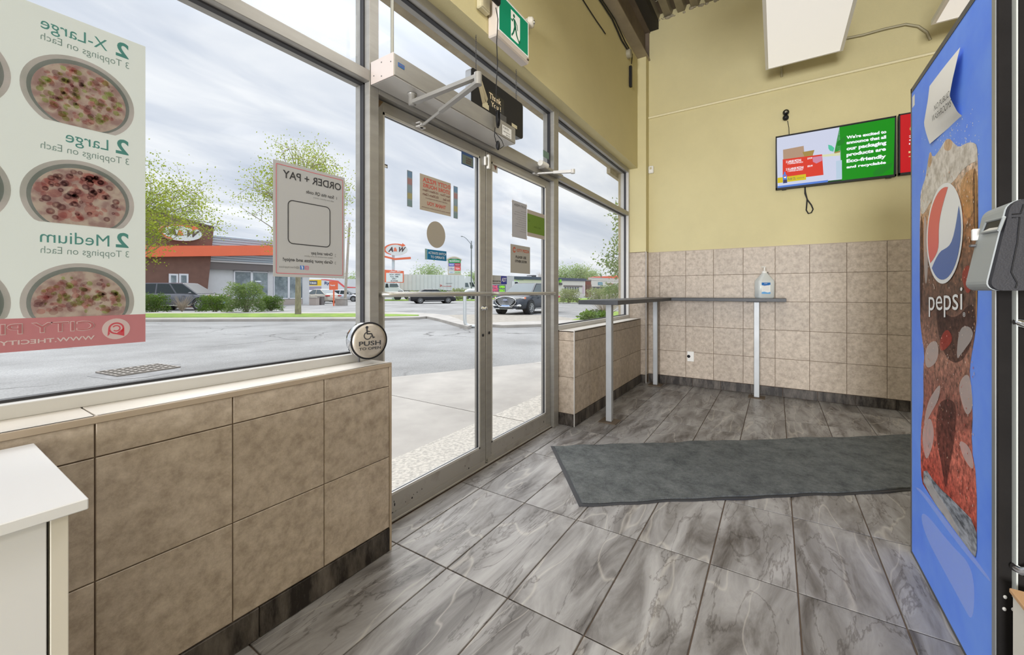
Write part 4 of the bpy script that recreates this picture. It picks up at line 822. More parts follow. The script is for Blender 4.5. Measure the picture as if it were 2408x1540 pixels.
# screens
TX = 5.075
def Z7(x, y, k=0): p = onX(1820 + x / 7.297, 260 + y / 7.297, TX - 0.0007 * k); return p
def emat(name, c, e=0.85): 
    m = new_mat(name); b = m.node_tree.nodes['Principled BSDF']; b.inputs['Base Color'].default_value = (0.01, 0.01, 0.01, 1); b.inputs['Emission Color'].default_value = (*c, 1); b.inputs['Emission Strength'].default_value = e; b.inputs['Roughness'].default_value = 0.5; b.inputs['Specular IOR Level'].default_value = 0.12; return m
def screen(y0, y1, z0, z1, label):
    r = empty('wall_screen', (0, 0, 0), label=label, cat='screen', group=None)
    MB().box((TX + 0.004, y1, z0), (TX + 0.04, y0, z1), bev=0.004).build('casing', m_black, r)
    b = MB()
    for (p, q) in (((y1, z0), (y0, z0 + 0.018)), ((y1, z1 - 0.011), (y0, z1)), ((y1, z0), (y1 + 0.011, z1)), ((y0 - 0.011, z0), (y0, z1))): b.box((TX - 0.003, p[0], p[1]), (TX + 0.004, q[0], q[1]))
    b.build('bezel', m_black, r); MB().box((TX + 0.04, (y0 + y1) / 2 - 0.15, z0 + 0.15), (XB, (y0 + y1) / 2 + 0.15, z1 - 0.12)).build('wall_mount', m_dgrey, r)
    return r
t1 = screen(0.004, -0.930, 2.170, 2.727, 'wall screen with green eco-friendly packaging message and pizza prices')
e_wh = emat('screen_white', (0.70, 0.74, 0.92)); e_gr = emat('screen_green', (0.0, 0.30, 0.0)); e_gd = emat('screen_dark_green', (0.0, 0.09, 0.0)); e_rd = emat('screen_red', (0.80, 0.045, 0.02)); e_bl = emat('screen_blue', (0.10, 0.24, 0.75)); e_yl = emat('screen_yellow', (0.75, 0.60, 0.01)); e_w = emat('screen_text', (0.92, 0.95, 1.0), 1.0)
e_kr = emat('screen_kraft', (0.50, 0.33, 0.22)); e_br = emat('screen_brown', (0.42, 0.28, 0.07)); e_mint = emat('screen_mint', (0.10, 0.62, 0.40)); e_pale = emat('screen_pale', (0.55, 0.70, 0.85)); e_pink = emat('screen_pink', (0.70, 0.28, 0.42)); e_lg = emat('screen_leaf', (0.005, 0.24, 0.01)); e_dk = emat('screen_dark', (0.05, 0.05, 0.12)); e_cr = emat('screen_cream', (0.78, 0.80, 0.50))
ML_ = [e_wh, e_gr, e_gd, e_rd, e_bl, e_yl, e_w, e_kr, e_br, e_mint, e_pale, e_pink, e_lg, e_dk, e_cr]
mb = MB()
def zp(pts, mi, k): mb.add([Z7(x, y, k) for x, y in pts], [tuple(range(len(pts)))], mi)
zp([(46, 470), (1125, 285), (1165, 1190), (930, 1215), (62, 1345)], 0, 1)
zp([(1125, 285), (2078, 118), (2052, 1110), (1165, 1185), (1170, 960), (1137, 945), (1137, 700), (1035, 720)], 1, 1)
zp([(62, 1297), (930, 1190), (920, 1232), (64, 1340)], 4, 2); zp([(930, 1205), (1160, 1180), (1160, 1205), (920, 1232)], 2, 2)
zp([(1160, 1180), (2052, 1100), (2052, 1112), (1160, 1206)], 1, 1.5)
zp([(155, 672), (510, 605), (525, 800), (160, 850)], 7, 3); zp([(487, 712), (695, 675), (660, 790), (530, 805)], 8, 4)
zp([(930, 585), (990, 600), (1035, 640), (1020, 705), (960, 690), (935, 650)], 9, 3); zp([(825, 760), (1135, 720), (1135, 770), (830, 795)], 14, 2.5); zp([(1030, 712), (1137, 690), (1137, 715), (1040, 735)], 8, 3)
zp([(150, 838), (825, 750), (850, 1103), (550, 1142), (150, 1200)], 3, 5); zp([(660, 800), (825, 775), (825, 860), (728, 908), (670, 880)], 11, 6)
zp([(1065, 865), (1165, 850), (1168, 1165), (1070, 1175)], 10, 3)
zp([(62, 1155), (548, 1088), (552, 1185), (62, 1245)], 5, 6); zp([(175, 1050), (195, 1050), (205, 1100), (222, 1110), (228, 1240), (155, 1250), (150, 1110), (170, 1090)], 4, 7); zp([(160, 1190), (222, 1182), (225, 1238), (160, 1246)], 13, 8)
zp([(172, 1122), (204, 1118), (210, 1148), (188, 1160), (168, 1148)], 6, 8); zp([(170, 1124), (204, 1118), (206, 1132), (172, 1142)], 3, 9)
zp([(1085, 540), (1215, 440), (1225, 470), (1200, 560), (1120, 610), (1080, 600)], 12, 2); zp([(1710, 1050), (1830, 960), (2040, 890), (2000, 990), (1850, 1095), (1700, 1125)], 12, 2); zp([(1560, 660), (1610, 680), (1650, 760), (1590, 850), (1550, 780)], 12, 2)
def zt(s, x0, y0, x1, y1, h, mi, k, bold=0.02):
    o = Z7(x0, y0, k); put_text(mb, s, o, Z7(x1, y1, k) - o, Z7(x0, y0 - h, k) - o, mi, bold)
for s, x0, y0, x1, y1, h in (("We're excited to", 1245, 490, 1930, 388, 56), ('announce that all', 1245, 580, 1925, 480, 56), ('our packaging', 1245, 705, 1930, 598, 82), ('products are', 1245, 808, 1922, 705, 80), ('Eco-friendly', 1245, 915, 1922, 830, 80), ('and recyclable', 1245, 1008, 1922, 925, 60)): zt(s, x0, y0, x1, y1, h, 6, 6, 0.045)
for s, x0, y0, x1, y1, h in (('2 LARGE PIZZAS', 205, 902, 468, 868, 40), ('3 TOPPINGS ON EACH', 235, 926, 497, 893, 22), ('2 X-LARGE PIZZAS', 205, 1030, 508, 992, 40), ('3 TOPPINGS ON EACH', 235, 1055, 495, 1022, 22), ('$19.99', 575, 842, 655, 832, 34), ('$22.99', 575, 975, 663, 964, 34)): zt(s, x0, y0, x1, y1, h, 6, 8, 0.03)
zt('Add 2L', 235, 1195, 375, 1178, 42, 13, 9, 0.0); zt('FOR $1.50', 395, 1176, 515, 1158, 24, 13, 9, 0.0)
mb.build('picture', ML_, t1)
for x in (175, 2240): pass
for yy in (-0.09, -0.90): MB().box((TX + 0.005, yy, 2.163), (TX + 0.03, yy + 0.04, 2.170)).build('vent_foot', m_black, t1)
t2 = screen(-0.945, -1.88, 2.176, 2.735, 'red menu screen partly hidden by the drinks cooler')
mb = MB(); mb.quad((TX - .0008, -0.957, 2.195), (TX - .0008, -1.868, 2.195), (TX - .0008, -1.868, 2.723), (TX - .0008, -0.957, 2.723), 0)
for s, y, z, w, h, mi in (('COMBO', -1.018, 2.56, 0.26, 0.05, 1), ('2 Pizzas', -1.015, 2.505, 0.17, 0.020, 2), ('Chicken Wings', -1.015, 2.470, 0.24, 0.020, 2), ('1 2L Pop', -1.015, 2.437, 0.15, 0.020, 2), ('Medium', -1.012, 2.365, 0.14, 0.018, 3), ('x-Large', -1.010, 2.325, 0.14, 0.018, 3)):
    put_text(mb, s, (TX - 0.0016, y, z), (0, -w, 0), (0, 0, h), mi, 0.03)
mb.build('picture', [emat('menu_red', (0.62, 0.005, 0.01)), emat('menu_gold', (0.62, 0.42, 0.12)), e_w, emat('menu_cream', (0.85, 0.75, 0.35))], t2)
o = MB().tube([onX(u, v, XB - 0.015) for u, v in ((1893, 440), (1893, 455), (1899, 470), (1908, 482), (1912, 492), (1908, 500), (1901, 502), (1896, 494), (1897, 482), (1898, 468), (1894, 452), (1893, 440))], 0.006, 8).build('screen_cable', m_black); tag(o, 'black cable loop hanging below the left wall screen', 'cable')
# ceiling light panels hung below the deck
m_panel = M('lit_panel_diffuser', (0.78, 0.76, 0.72), 0.5, emit=0.6)
m_pfr = M('white_enamel', (0.80, 0.79, 0.76), 0.35)
def light_panel(x, y, label=None, group=None):
    r = empty('ceiling_light', (x, y, 3.30), label=label, cat='ceiling light', group=group)
    MB().box((0.02, -0.275, 0.0), (1.18, 0.275, 0.004)).build('diffuser', m_panel, r)
    f = MB()
    for (p, q) in (((0, -.3), (1.2, -.275)), ((0, .275), (1.2, .3)), ((0, -.275), (.02, .275)), ((1.18, -.275), (1.2, .275))): f.box((p[0], p[1], -0.002), (q[0], q[1], 0.035))
    f.build('frame', m_pfr, r); MB().box((0.01, -0.29, 0.035), (1.19, 0.29, 0.045)).build('back_plate', m_pfr, r)
    f = MB()
    for (px_, py_) in ((0.05, -.2), (1.15, -.2), (0.05, .2), (1.15, .2)): f.cyl((px_, py_, 0.045), (px_, py_, ZC - 3.30 + 0.05), 0.0015, n=4)
    f.build('hanging_wire', m_dgrey, r); return r
light_panel(3.55, -0.212, 'large white flat ceiling light panel hanging in front of the yellow wall'); light_panel(3.49, -1.37, 'white ceiling light panel whose corner shows above the drinks cooler')
for (x, y, p) in LAMPS: light_panel(x - 0.6, y, 'unseen white ceiling light panel over the shop floor', 'ceiling lights behind the camera')  # fixtures of the unseen lamps; last two only carry the added fill
m_flex = M('flexible_conduit', (0.40, 0.36, 0.24), 0.5, metal=0.3)
o = MB().tube([onX(1980, 92, XB - 0.02), onX(2030, 82, XB - 0.02), onX(2080, 68, XB - 0.02), onX(2130, 57, XB - 0.02), onX(2160, 62, XB - 0.02), onX(2180, 76, XB - 0.02), onX(2188, 94, XB - 0.01)], 0.011, 8).build('flexible_conduit', m_flex); tag(o, 'long curved armoured conduit on the upper yellow wall right of the light panel', 'conduit')
o = MB().tube([(4.70, 0.0, 3.36), (4.9, -0.03, 3.43), (5.06, -0.047, 3.45), (5.11, -0.05, 3.42), (XB - 0.003, -0.05, 3.36)], 0.011, 8).build('flexible_conduit', m_flex); tag(o, 'short conduit stub hanging out from behind the large light panel', 'conduit')
o = MB().tube([onX(1542 + 0.1 * 0, -4, 4.6) + Vector((0, 0.035 * math.cos(t), 0.035 * math.sin(t))) for t in [PI * (0.9 + 1.2 * i / 10) for i in range(11)]], 0.0012, 5).build('loose_wire', m_chrome); tag(o, 'thin bright wire loop hanging from the metal ceiling deck', 'wire')

# ---------------------------------------------------------------- drinks cooler
FY = -0.48
fr = empty('drinks_cooler', (0, 0, 0), label='tall black drinks cooler with blue cola bottle graphic on its side', cat='fridge')
m_cool = M('black_cooler_metal', (0.022, 0.020, 0.019), 0.8, spec=0.08, bump=0.15, bscale=400, var=0.3, scale=3)
MB().box((1.60, -1.25, 0.02), (2.355, FY - 0.004, 1.95), bev=0.004).build('body', m_cool, fr)
MB().box((1.572, FY - 0.01, 0.0), (1.592, FY + 0.002, 1.958)).build('corner_trim', M('grey_trim', (0.35, 0.36, 0.36), 0.35, metal=0.5), fr)
t_ = MB(); t_.box((1.592, FY - 0.004, 1.938), (2.364, FY + 0.002, 1.958)); t_.box((2.352, FY - 0.004, 0.0), (2.364, FY + 0.002, 1.958)); t_.box((1.592, FY - 0.004, 0), (2.364, FY + 0.001, 0.012)); t_.build('edge_trim', m_dgrey, fr)
MB().box((1.562, -1.25, 0.03), (1.572, FY, 1.955), bev=0.002).build('front_frame', m_cool, fr)
dr_ = MB().box((1.54, -1.25, 0.326), (1.562, -0.506, 1.95), bev=0.003).build('door', m_cool, fr)
MB().box((1.538, -1.17, 0.40), (1.541, -0.60, 1.88)).build('door_glass', M('dark_glass', (0.015, 0.012, 0.018), 0.08), dr_)
MB().box((1.539, -0.5065, 0.326), (1.5625, -0.5035, 1.95)).build('door_gasket', M('pale_gasket', (0.55, 0.58, 0.56), 0.4), dr_)
MB().tube([(1.555, -0.512, 1.025), (1.525, -0.515, 1.022), (1.505, -0.535, 1.010), (1.495, -0.56, 0.97), (1.495, -0.565, 0.75), (1.495, -0.56, 0.47), (1.505, -0.530, 0.43), (1.525, -0.512, 0.412), (1.555, -0.508, 0.405)], 0.011, 12).build('handle', m_chrome, dr_)
mb = MB()
for (u, v) in ((2364, 1404), (2362, 1432), (2383, 1433), (2387, 1397)):
    p = onX(u, v, 1.5615); mb.ellipsoid((1.5615 if v > 1400 else 1.5395, p.y, p.z), (0.002, 0.004, 0.005), 8, 5)
mb.build('rivet', m_white, fr)
# side graphic printed flat on the cooler
def F(u, v, k=0.0): return onY(u, v, FY + 0.0004 + 0.0004 * k)
m_blue = M('cooler_blue', (0.125, 0.275, 0.96), 0.5, spec=0.12, col2=(0.185, 0.36, 0.97), scale=3.0, detail=4)
mb = MB(); mb.box((1.592, FY - 0.003, 0.012), (2.352, FY + 0.0004, 1.938)); mb.build('blue_side_panel', m_blue, fr)
def bottle_mat():
    m = new_mat('print_cola_bottle'); nt = m.node_tree; N = nt.nodes; L = nt.links; b = N['Principled BSDF']; b.inputs['Roughness'].default_value = 0.45; b.inputs['Specular IOR Level'].default_value = 0.15
    tc = N.new('ShaderNodeTexCoord'); sp = N.new('ShaderNodeSeparateXYZ'); L.new(tc.outputs['Object'], sp.inputs[0])
    n = N.new('ShaderNodeTexNoise'); n.inputs['Scale'].default_value = 5; n.inputs['Detail'].default_value = 6; L.new(tc.outputs['Object'], n.inputs['Vector'])
    ad = N.new('ShaderNodeMath'); ad.operation = 'MULTIPLY_ADD'; L.new(n.outputs['Fac'], ad.inputs[0]); ad.inputs[1].default_value = 0.22; L.new(sp.outputs['Z'], ad.inputs[2])
    mr = N.new('ShaderNodeMapRange'); mr.inputs['From Min'].default_value = 0.35; mr.inputs['From Max'].default_value = 1.75; L.new(ad.outputs[0], mr.inputs['Value'])
    r = N.new('ShaderNodeValToRGB'); e = r.color_ramp.elements; e[0].position = 0.0; e[0].color = (0.10, 0.02, 0.02, 1); e[1].position = 1.0; e[1].color = (0.62, 0.58, 0.54, 1)
    for p_, c in ((.10, (.42, .07, .05)), (.24, (.50, .16, .12)), (.34, (.24, .10, .08)), (.46, (.30, .16, .12)), (.58, (.10, .055, .04)), (.68, (.17, .09, .055)), (.78, (.42, .21, .09)), (.85, (.55, .42, .30)), (.90, (.72, .69, .66))): q = e.new(p_); q.color = (*c, 1)
    L.new(mr.outputs[0], r.inputs[0])
    n2 = N.new('ShaderNodeTexNoise'); n2.inputs['Scale'].default_value = 42; n2.inputs['Detail'].default_value = 9; n2.inputs['Roughness'].default_value = 0.7; L.new(tc.outputs['Object'], n2.inputs['Vector'])
    r2 = N.new('ShaderNodeValToRGB'); r2.color_ramp.elements[0].position = 0.36; r2.color_ramp.elements[0].color = (0.35, 0.33, 0.32, 1); r2.color_ramp.elements[1].position = 0.66; r2.color_ramp.elements[1].color = (1.9, 1.7, 1.6, 1); L.new(n2.outputs['Fac'], r2.inputs[0])
    mm = N.new('ShaderNodeMixRGB'); mm.blend_type = 'MULTIPLY'; mm.inputs[0].default_value = 1; L.new(r.outputs[0], mm.inputs[1]); L.new(r2.outputs[0], mm.inputs[2]); L.new(mm.outputs[0], b.inputs['Base Color']); return m
def veil(name, c, a):
    m = new_mat(name); nt = m.node_tree; N = nt.nodes; b = N['Principled BSDF']; b.inputs['Base Color'].default_value = (*c, 1); b.inputs['Alpha'].default_value = a; b.inputs['Roughness'].default_value = 0.5; b.inputs['Specular IOR Level'].default_value = 0.1; return m
m_foam = M('print_foam', (0.74, 0.70, 0.66), 0.4, col2=(0.42, 0.38, 0.34), scale=38, detail=8, lo=0.35, hi=0.6)
m_cola = M('print_cola', (0.42, 0.25, 0.18), 0.35, col2=(0.085, 0.055, 0.05), scale=26, detail=10, lo=0.38, hi=0.66)
m_gold = M('print_gold', (0.80, 0.45, 0.12), 0.35, col2=(0.16, 0.10, 0.05), scale=60, detail=8, lo=0.40, hi=0.62)
m_cred = M('print_red_cola', (0.55, 0.11, 0.09), 0.35, col2=(0.12, 0.03, 0.03), scale=30, detail=9, lo=0.36, hi=0.64)
m_shine = M('print_highlight', (0.66, 0.62, 0.62), 0.35, col2=(0.52, 0.40, 0.38), scale=12)
m_darkc = M('print_dark_cola', (0.12, 0.065, 0.06), 0.35, col2=(0.03, 0.02, 0.025), scale=20, detail=8)
m_ice = M('print_glass_base', (0.42, 0.45, 0.52), 0.3, col2=(0.06, 0.07, 0.09), scale=24, detail=8, lo=0.35, hi=0.6, stretch=(1, 1, 3))
m_pw = M('print_white', (0.82, 0.84, 0.86), 0.4); m_pr = M('print_red', (0.72, 0.10, 0.09), 0.4); m_pb = M('print_blue', (0.035, 0.12, 0.42), 0.4); m_haze = M('print_pale_blue', (0.34, 0.50, 0.92), 0.35, col2=(0.20, 0.36, 0.86), scale=4)
m_bot = bottle_mat(); v_hi = veil('veil_highlight', (0.80, 0.74, 0.72), 0.42); v_dk = veil('veil_dark', (0.05, 0.025, 0.025), 0.5); v_gold = veil('veil_gold', (0.75, 0.42, 0.15), 0.4); v_red = veil('veil_red', (0.60, 0.08, 0.06), 0.45); v_blue = veil('veil_pale_blue', (0.55, 0.68, 1.0), 0.4)
PM = [m_foam, m_bot, v_gold, v_red, v_hi, v_dk, m_ice, m_pw, m_pr, m_pb, v_blue]
mb = MB()
def soft(pts, it=2):
    for _ in range(it):
        n = len(pts); o = []
        for a in range(n):
            p, q = pts[a], pts[(a + 1) % n]; o += [(p[0] * .75 + q[0] * .25, p[1] * .75 + q[1] * .25), (p[0] * .25 + q[0] * .75, p[1] * .25 + q[1] * .75)]
        pts = o
    return pts
def fp(pts, mi, k): pts = soft(pts, 1 if len(pts) > 15 or mi == 6 else 3); mb.add([F(u, v, k) for u, v in pts], [tuple(range(len(pts)))], mi)
body = [(2163, 740), (2163, 470), (2168, 440), (2176, 420), (2181, 385), (2187, 352), (2194, 372), (2210, 352), (2222, 330), (2232, 325), (2242, 335), (2254, 347), (2272, 336), (2288, 334), (2298, 342), (2300, 400), (2300, 655), (2297, 740), (2294, 780), (2282, 850), (2280, 880), (2288, 960), (2284, 1052), (2297, 1125), (2297, 1314), (2283, 1300), (2171, 1146), (2165, 1110), (2165, 1010), (2172, 950), (2171, 870), (2174, 830), (2166, 780)]
fp(body, 1, 1)
fp([(2168, 440), (2176, 420), (2181, 385), (2187, 352), (2194, 372), (2210, 352), (2222, 330), (2232, 325), (2242, 335), (2254, 347), (2272, 336), (2288, 334), (2298, 342), (2299, 378), (2282, 384), (2262, 400), (2240, 430), (2215, 448), (2190, 470), (2172, 505), (2164, 500)], 0, 2)
fp([(2181, 385), (2187, 352), (2193, 372), (2186, 398)], 2, 3); fp([(2222, 330), (2232, 325), (2242, 335), (2234, 356), (2218, 352)], 2, 3)
fp([(2255, 440), (2270, 405), (2298, 392), (2298, 470), (2280, 520), (2265, 500)], 2, 3); fp([(2285, 400), (2298, 392), (2299, 640), (2291, 560)], 5, 3)
fp([(2163, 520), (2169, 500), (2172, 620), (2166, 740), (2163, 740)], 5, 3); fp([(2172, 500), (2180, 520), (2183, 640), (2176, 680), (2172, 600)], 4, 3)
fp([(2292, 400), (2297, 395), (2298, 760), (2295, 775)], 2, 4); fp([(2258, 640), (2282, 615), (2286, 680), (2272, 695)], 3, 3); fp([(2195, 700), (2240, 760), (2290, 700), (2294, 780), (2262, 860), (2215, 840)], 5, 3)
fp([(2176, 812), (2206, 796), (2207, 850), (2175, 872)], 4, 4); fp([(2255, 770), (2280, 765), (2292, 790), (2262, 830), (2248, 850)], 4, 4); fp([(2208, 800), (2226, 770), (2240, 790), (2236, 810), (2212, 830)], 3, 4)
fp([(2279, 872), (2287, 930), (2287, 962), (2274, 980), (2262, 950), (2252, 900)], 4, 4); fp([(2213, 900), (2208, 938), (2190, 970), (2170, 1010), (2180, 950), (2196, 920)], 4, 4)
fp([(2204, 950), (2228, 935), (2250, 950), (2244, 1040), (2232, 1100), (2224, 1160), (2214, 1090), (2200, 1030)], 5, 3); fp([(2166, 1010), (2188, 975), (2198, 1020), (2190, 1060), (2176, 1088)], 4, 3.5); fp([(2252, 1030), (2284, 1052), (2292, 1112), (2266, 1080)], 4, 3.5)
fp([(2172, 1095), (2202, 1140), (2245, 1180), (2296, 1232), (2297, 1314), (2283, 1300), (2171, 1146)], 6, 3); fp([(2174, 1110), (2196, 1146), (2240, 1215), (2262, 1268), (2240, 1240), (2176, 1150)], 4, 4)
fp([(2148, 1142), (2170, 1164), (2240, 1264), (2330, 1372), (2330, 1362), (2245, 1250), (2172, 1154)], 10, 1.5)
fp([(2165, 1190), (2235, 1280), (2292, 1336), (2290, 1470), (2262, 1420), (2235, 1370), (2170, 1250)], 10, 0.6)
mb.build('bottle_picture', PM, fr)
# round emblem: wave of red, white and blue
mb = MB(); GC = (2224.5, 548.5); cu = onY(2181, 550, FY).x; cx_g = (2.145 + 1.788) / 2; cz_g = 1.299; rx_g = 0.178; rz_g = 0.170
def E_(a, r=1.0): return (cx_g - rx_g * r * math.cos(a), cz_g + rz_g * r * math.sin(a))
def ep(pts, mi, k): mb.add([(x, FY + 0.0004 + 0.0004 * k, z) for x, z in pts], [tuple(range(len(pts)))], mi)
ep([E_(2 * PI * i / 48, 1.0) for i in range(48)], 0, 5)
# image left is +X here, so angle 0 points to image right
red = [E_(a, 0.92) for a in [PI * (0.40 + 0.80 * i / 20) for i in range(21)]]
cv = []
s0 = E_(PI * 1.20, 0.92); s1 = E_(PI * 0.40, 0.92)
for i in range(1, 12):
    t = i / 12; x = s0[0] + (s1[0] - s0[0]) * t; z = s0[1] + (s1[1] - s0[1]) * t; cv.append((x - 0.03 * math.sin(2 * PI * t) * 1.0, z - 0.035 * math.sin(PI * t)))
ep(red + cv, 1, 6)
blue = [E_(a, 0.92) for a in [PI * (1.25 + 0.90 * i / 20) for i in range(21)]]
s0 = E_(PI * 2.15, 0.92); s1 = E_(PI * 1.25, 0.92); cv = []
for i in range(1, 12):
    t = i / 12; x = s0[0] + (s1[0] - s0[0]) * t; z = s0[1] + (s1[1] - s0[1]) * t; cv.append((x - 0.028 * math.sin(PI * t) * (1 if t < 0.6 else 0.6), z - 0.045 * math.sin(2 * PI * t) * 0.5 - 0.03 * math.sin(PI * t)))
ep(blue + cv, 2, 6)
mb.build('round_emblem', [m_pw, m_pr, m_pb], fr)
mb = MB(); put_text(mb, 'pepsi', F(2184, 745, 6), F(2263, 747, 6) - F(2184, 745, 6), F(2184, 686, 6) - F(2184, 745, 6), 0, 0.0); o = F(2264, 745, 6); put_text(mb, '®', o, F(2270, 745, 6) - o, F(2264, 734, 6) - o, 0)
mb.build('word_mark', m_pw, fr)
mb = MB()
for k in range(150):
    t = random.random(); u = 2250 + random.gauss(0, 28); v = 330 + random.gauss(0, 38)
    if not (2150 < u < 2325 and 200 < v < 420): continue
    p = F(u, v, 1.2); r = random.uniform(0.0008, 0.003); flat(mb, disc(0, 0, r, r, 6), p, (1, 0, 0), (0, 0, 1))
tag(mb.build('spray_drops', m_pw, fr), kind='stuff')
mb = MB(); m_dr1 = M('print_drop_light', (0.72, 0.58, 0.50), 0.4); m_dr2 = M('print_drop_orange', (0.68, 0.32, 0.14), 0.4); m_dr3 = M('print_drop_red', (0.55, 0.07, 0.06), 0.4)
for k in range(520):
    v = random.uniform(400, 1225); u = random.uniform(2168, 2292)
    if ((u - 2224) / 48) ** 2 + ((v - 549) / 124) ** 2 < 1 or (680 < v < 762 and u < 2275) or v > 1090 + (u - 2170) * 1.05: continue
    p = F(u, v, 4.6); r = random.uniform(0.0007, 0.0026) * (1.3 if v < 700 else 1); flat(mb, disc(0, 0, r, r * random.uniform(1, 2), 5), p, (1, 0, 0), (0, 0, 1), (2 if v > 850 and random.random() < .5 else random.choice((0, 0, 1))))
tag(mb.build('print_droplets', [m_dr1, m_dr2, m_dr3], fr), kind='stuff')
mb = MB(); p = F(2150, 219, 1); flat(mb, [(0, 0), (-.035, 0), (-.035, .045), (0, .045)], (2.345, p.y, 1.872), (1, 0, 0), (0, 0, 1)); mb.build('price_sticker', m_white, fr)
# paper note, curling away from the cooler
nt_ = empty('paper_note', (0, 0, 0), label='curled white paper note reading no public washrooms taped to the cooler', cat='note')
L0 = [F(2189, 202), F(2187, 235), F(2183, 265), F(2179, 290), F(2184, 315), F(2190, 338)]; R0 = [F(2266, 109), F(2262, 160), F(2256, 205), F(2251, 225), F(2262, 262), F(2262, 272)]
rows_ = 14; vs = []; 
def lerp_l(L_, t): t = t * (len(L_) - 1); i = min(int(t), len(L_) - 2); return L_[i].lerp(L_[i + 1], t - i)
for i in range(rows_ + 1):
    t = i / rows_; a_ = lerp_l(L0, t); b_ = lerp_l(R0, t)
    for j in range(9):
        s_ = j / 8; p = a_.lerp(b_, s_); vs.append((p.x, FY + 0.004 + 0.016 * math.sin(PI * t) * s_ + 0.004 * math.sin(3 * t + 2 * s_), p.z))
mb = MB(); mb.add(vs, [(i * 9 + j, i * 9 + j + 1, (i + 1) * 9 + j + 1, (i + 1) * 9 + j) for i in range(rows_) for j in range(8)], 0, True); mb.build('sheet', M('white_paper', (0.82, 0.81, 0.78), 0.7), nt_)
def NF(u, v, off=0.024): return onY(u, v, FY + off)
mb = MB(); o = NF(2196, 262); put_text(mb, 'NO PUBLIC', o, NF(2231, 228) - o, NF(2197, 248) - o, 0, 0.0); o = NF(2191, 288); put_text(mb, 'WASHROOMS', o, NF(2236, 250) - o, NF(2192, 272) - o, 0, 0.0); mb.build('lettering', m_black_ink, nt_)
# printer-like device fixed to the cooler front
dv = empty('slot_device', (0, 0, 0), label='grey and black plastic device with a paper slot beside the cooler', cat='device')
m_dg = M('light_grey_plastic', (0.34, 0.37, 0.38), 0.5); m_db = M('charcoal_plastic', (0.03, 0.03, 0.036), 0.5, spec=0.25, bump=0.1, bscale=300)
DX0, DX1, DZ0, DZ1 = 1.405, 1.536, 1.104, 1.312
sec = rrect(0.34, DZ1 - DZ0, 0.022)
def dsec(x, g=0): return [(x, -0.412 - (p) - (0.034 * (q) / 0.2), DZ0 + q) for p, q in sec]
mb = MB(); loft(mb, [dsec(DX0 + 0.008), dsec(DX1)], 0, False); mb.build('grey_shell', m_dg, dv)
mb = MB(); loft(mb, [[(DX0, p[1] - 0.006, p[2]) for p in dsec(DX0)], [(DX0 + 0.010, p[1] - 0.002, p[2]) for p in dsec(DX0)]]); mb.build('black_front', m_db, dv)
def D(u, v, off=0.0): 
    p = onY(u, v, -0.43); return Vector((p.x, -0.412 - 0.034 * (p.z - DZ0) / 0.2 + off, p.z))
mb = MB(); P4 = [D(2303, 548, .002), D(2344, 541, .002), D(2348, 512, .002), D(2308, 522, .002)]
for i in range(4): a_, b_ = P4[i], P4[(i + 1) % 4]; mb.tube([a_, b_], 0.0035, 6)
mb.build('slot_frame', m_dg, dv); mb = MB(); mb.add(P4, [(0, 1, 2, 3)]); mb.build('slot_recess', m_black, dv)
mb = MB(); mb.add([D(2304, 545, .003), D(2340, 541, .003), D(2341, 534, .003), D(2320, 537, .003)], [(0, 1, 2, 3)]); mb.build('paper_edge', m_white, dv)
mb = MB(); mb.box((1.526, -0.440, 1.233), (1.538, -0.425, 1.263), bev=0.002); mb.build('lever', m_white, dv); mb = MB(); mb.box((1.526, -0.440, 1.217), (1.538, -0.421, 1.223), bev=0.001); mb.build('lever', m_dgrey, dv)
mb = MB(); fs_ = [onX(u, v, DX0 - 0.001) for u, v in ((2380, 512), (2398, 510), (2392, 570), (2378, 640), (2386, 655), (2392, 665), (2388, 678))]; mb.tube(fs_, 0.0013, 5); fs_ = [onX(u, v, DX0 - 0.001) for u, v in ((2380, 504), (2400, 502), (2408, 480))]; mb.tube(fs_, 0.0016, 5); mb.build('cover_seam', m_black, dv)
# carton in front of the cooler base
ctn = empty('cream_carton', (0, 0, 0), label='cream box with tan top edge on floor in front of the cooler', cat='box')
p = onX(2394, 1420, 1.46); MB().box((1.30, -0.95, 0.0), (1.50, p.y - 0.004, p.z), bev=0.003).build('box_body', m_lam2, ctn); MB().box((1.295, -0.955, p.z), (1.505, p.y, p.z + 0.012), bev=0.002).build('lid', M('tan_card', (0.55, 0.33, 0.17), 0.7), ctn)

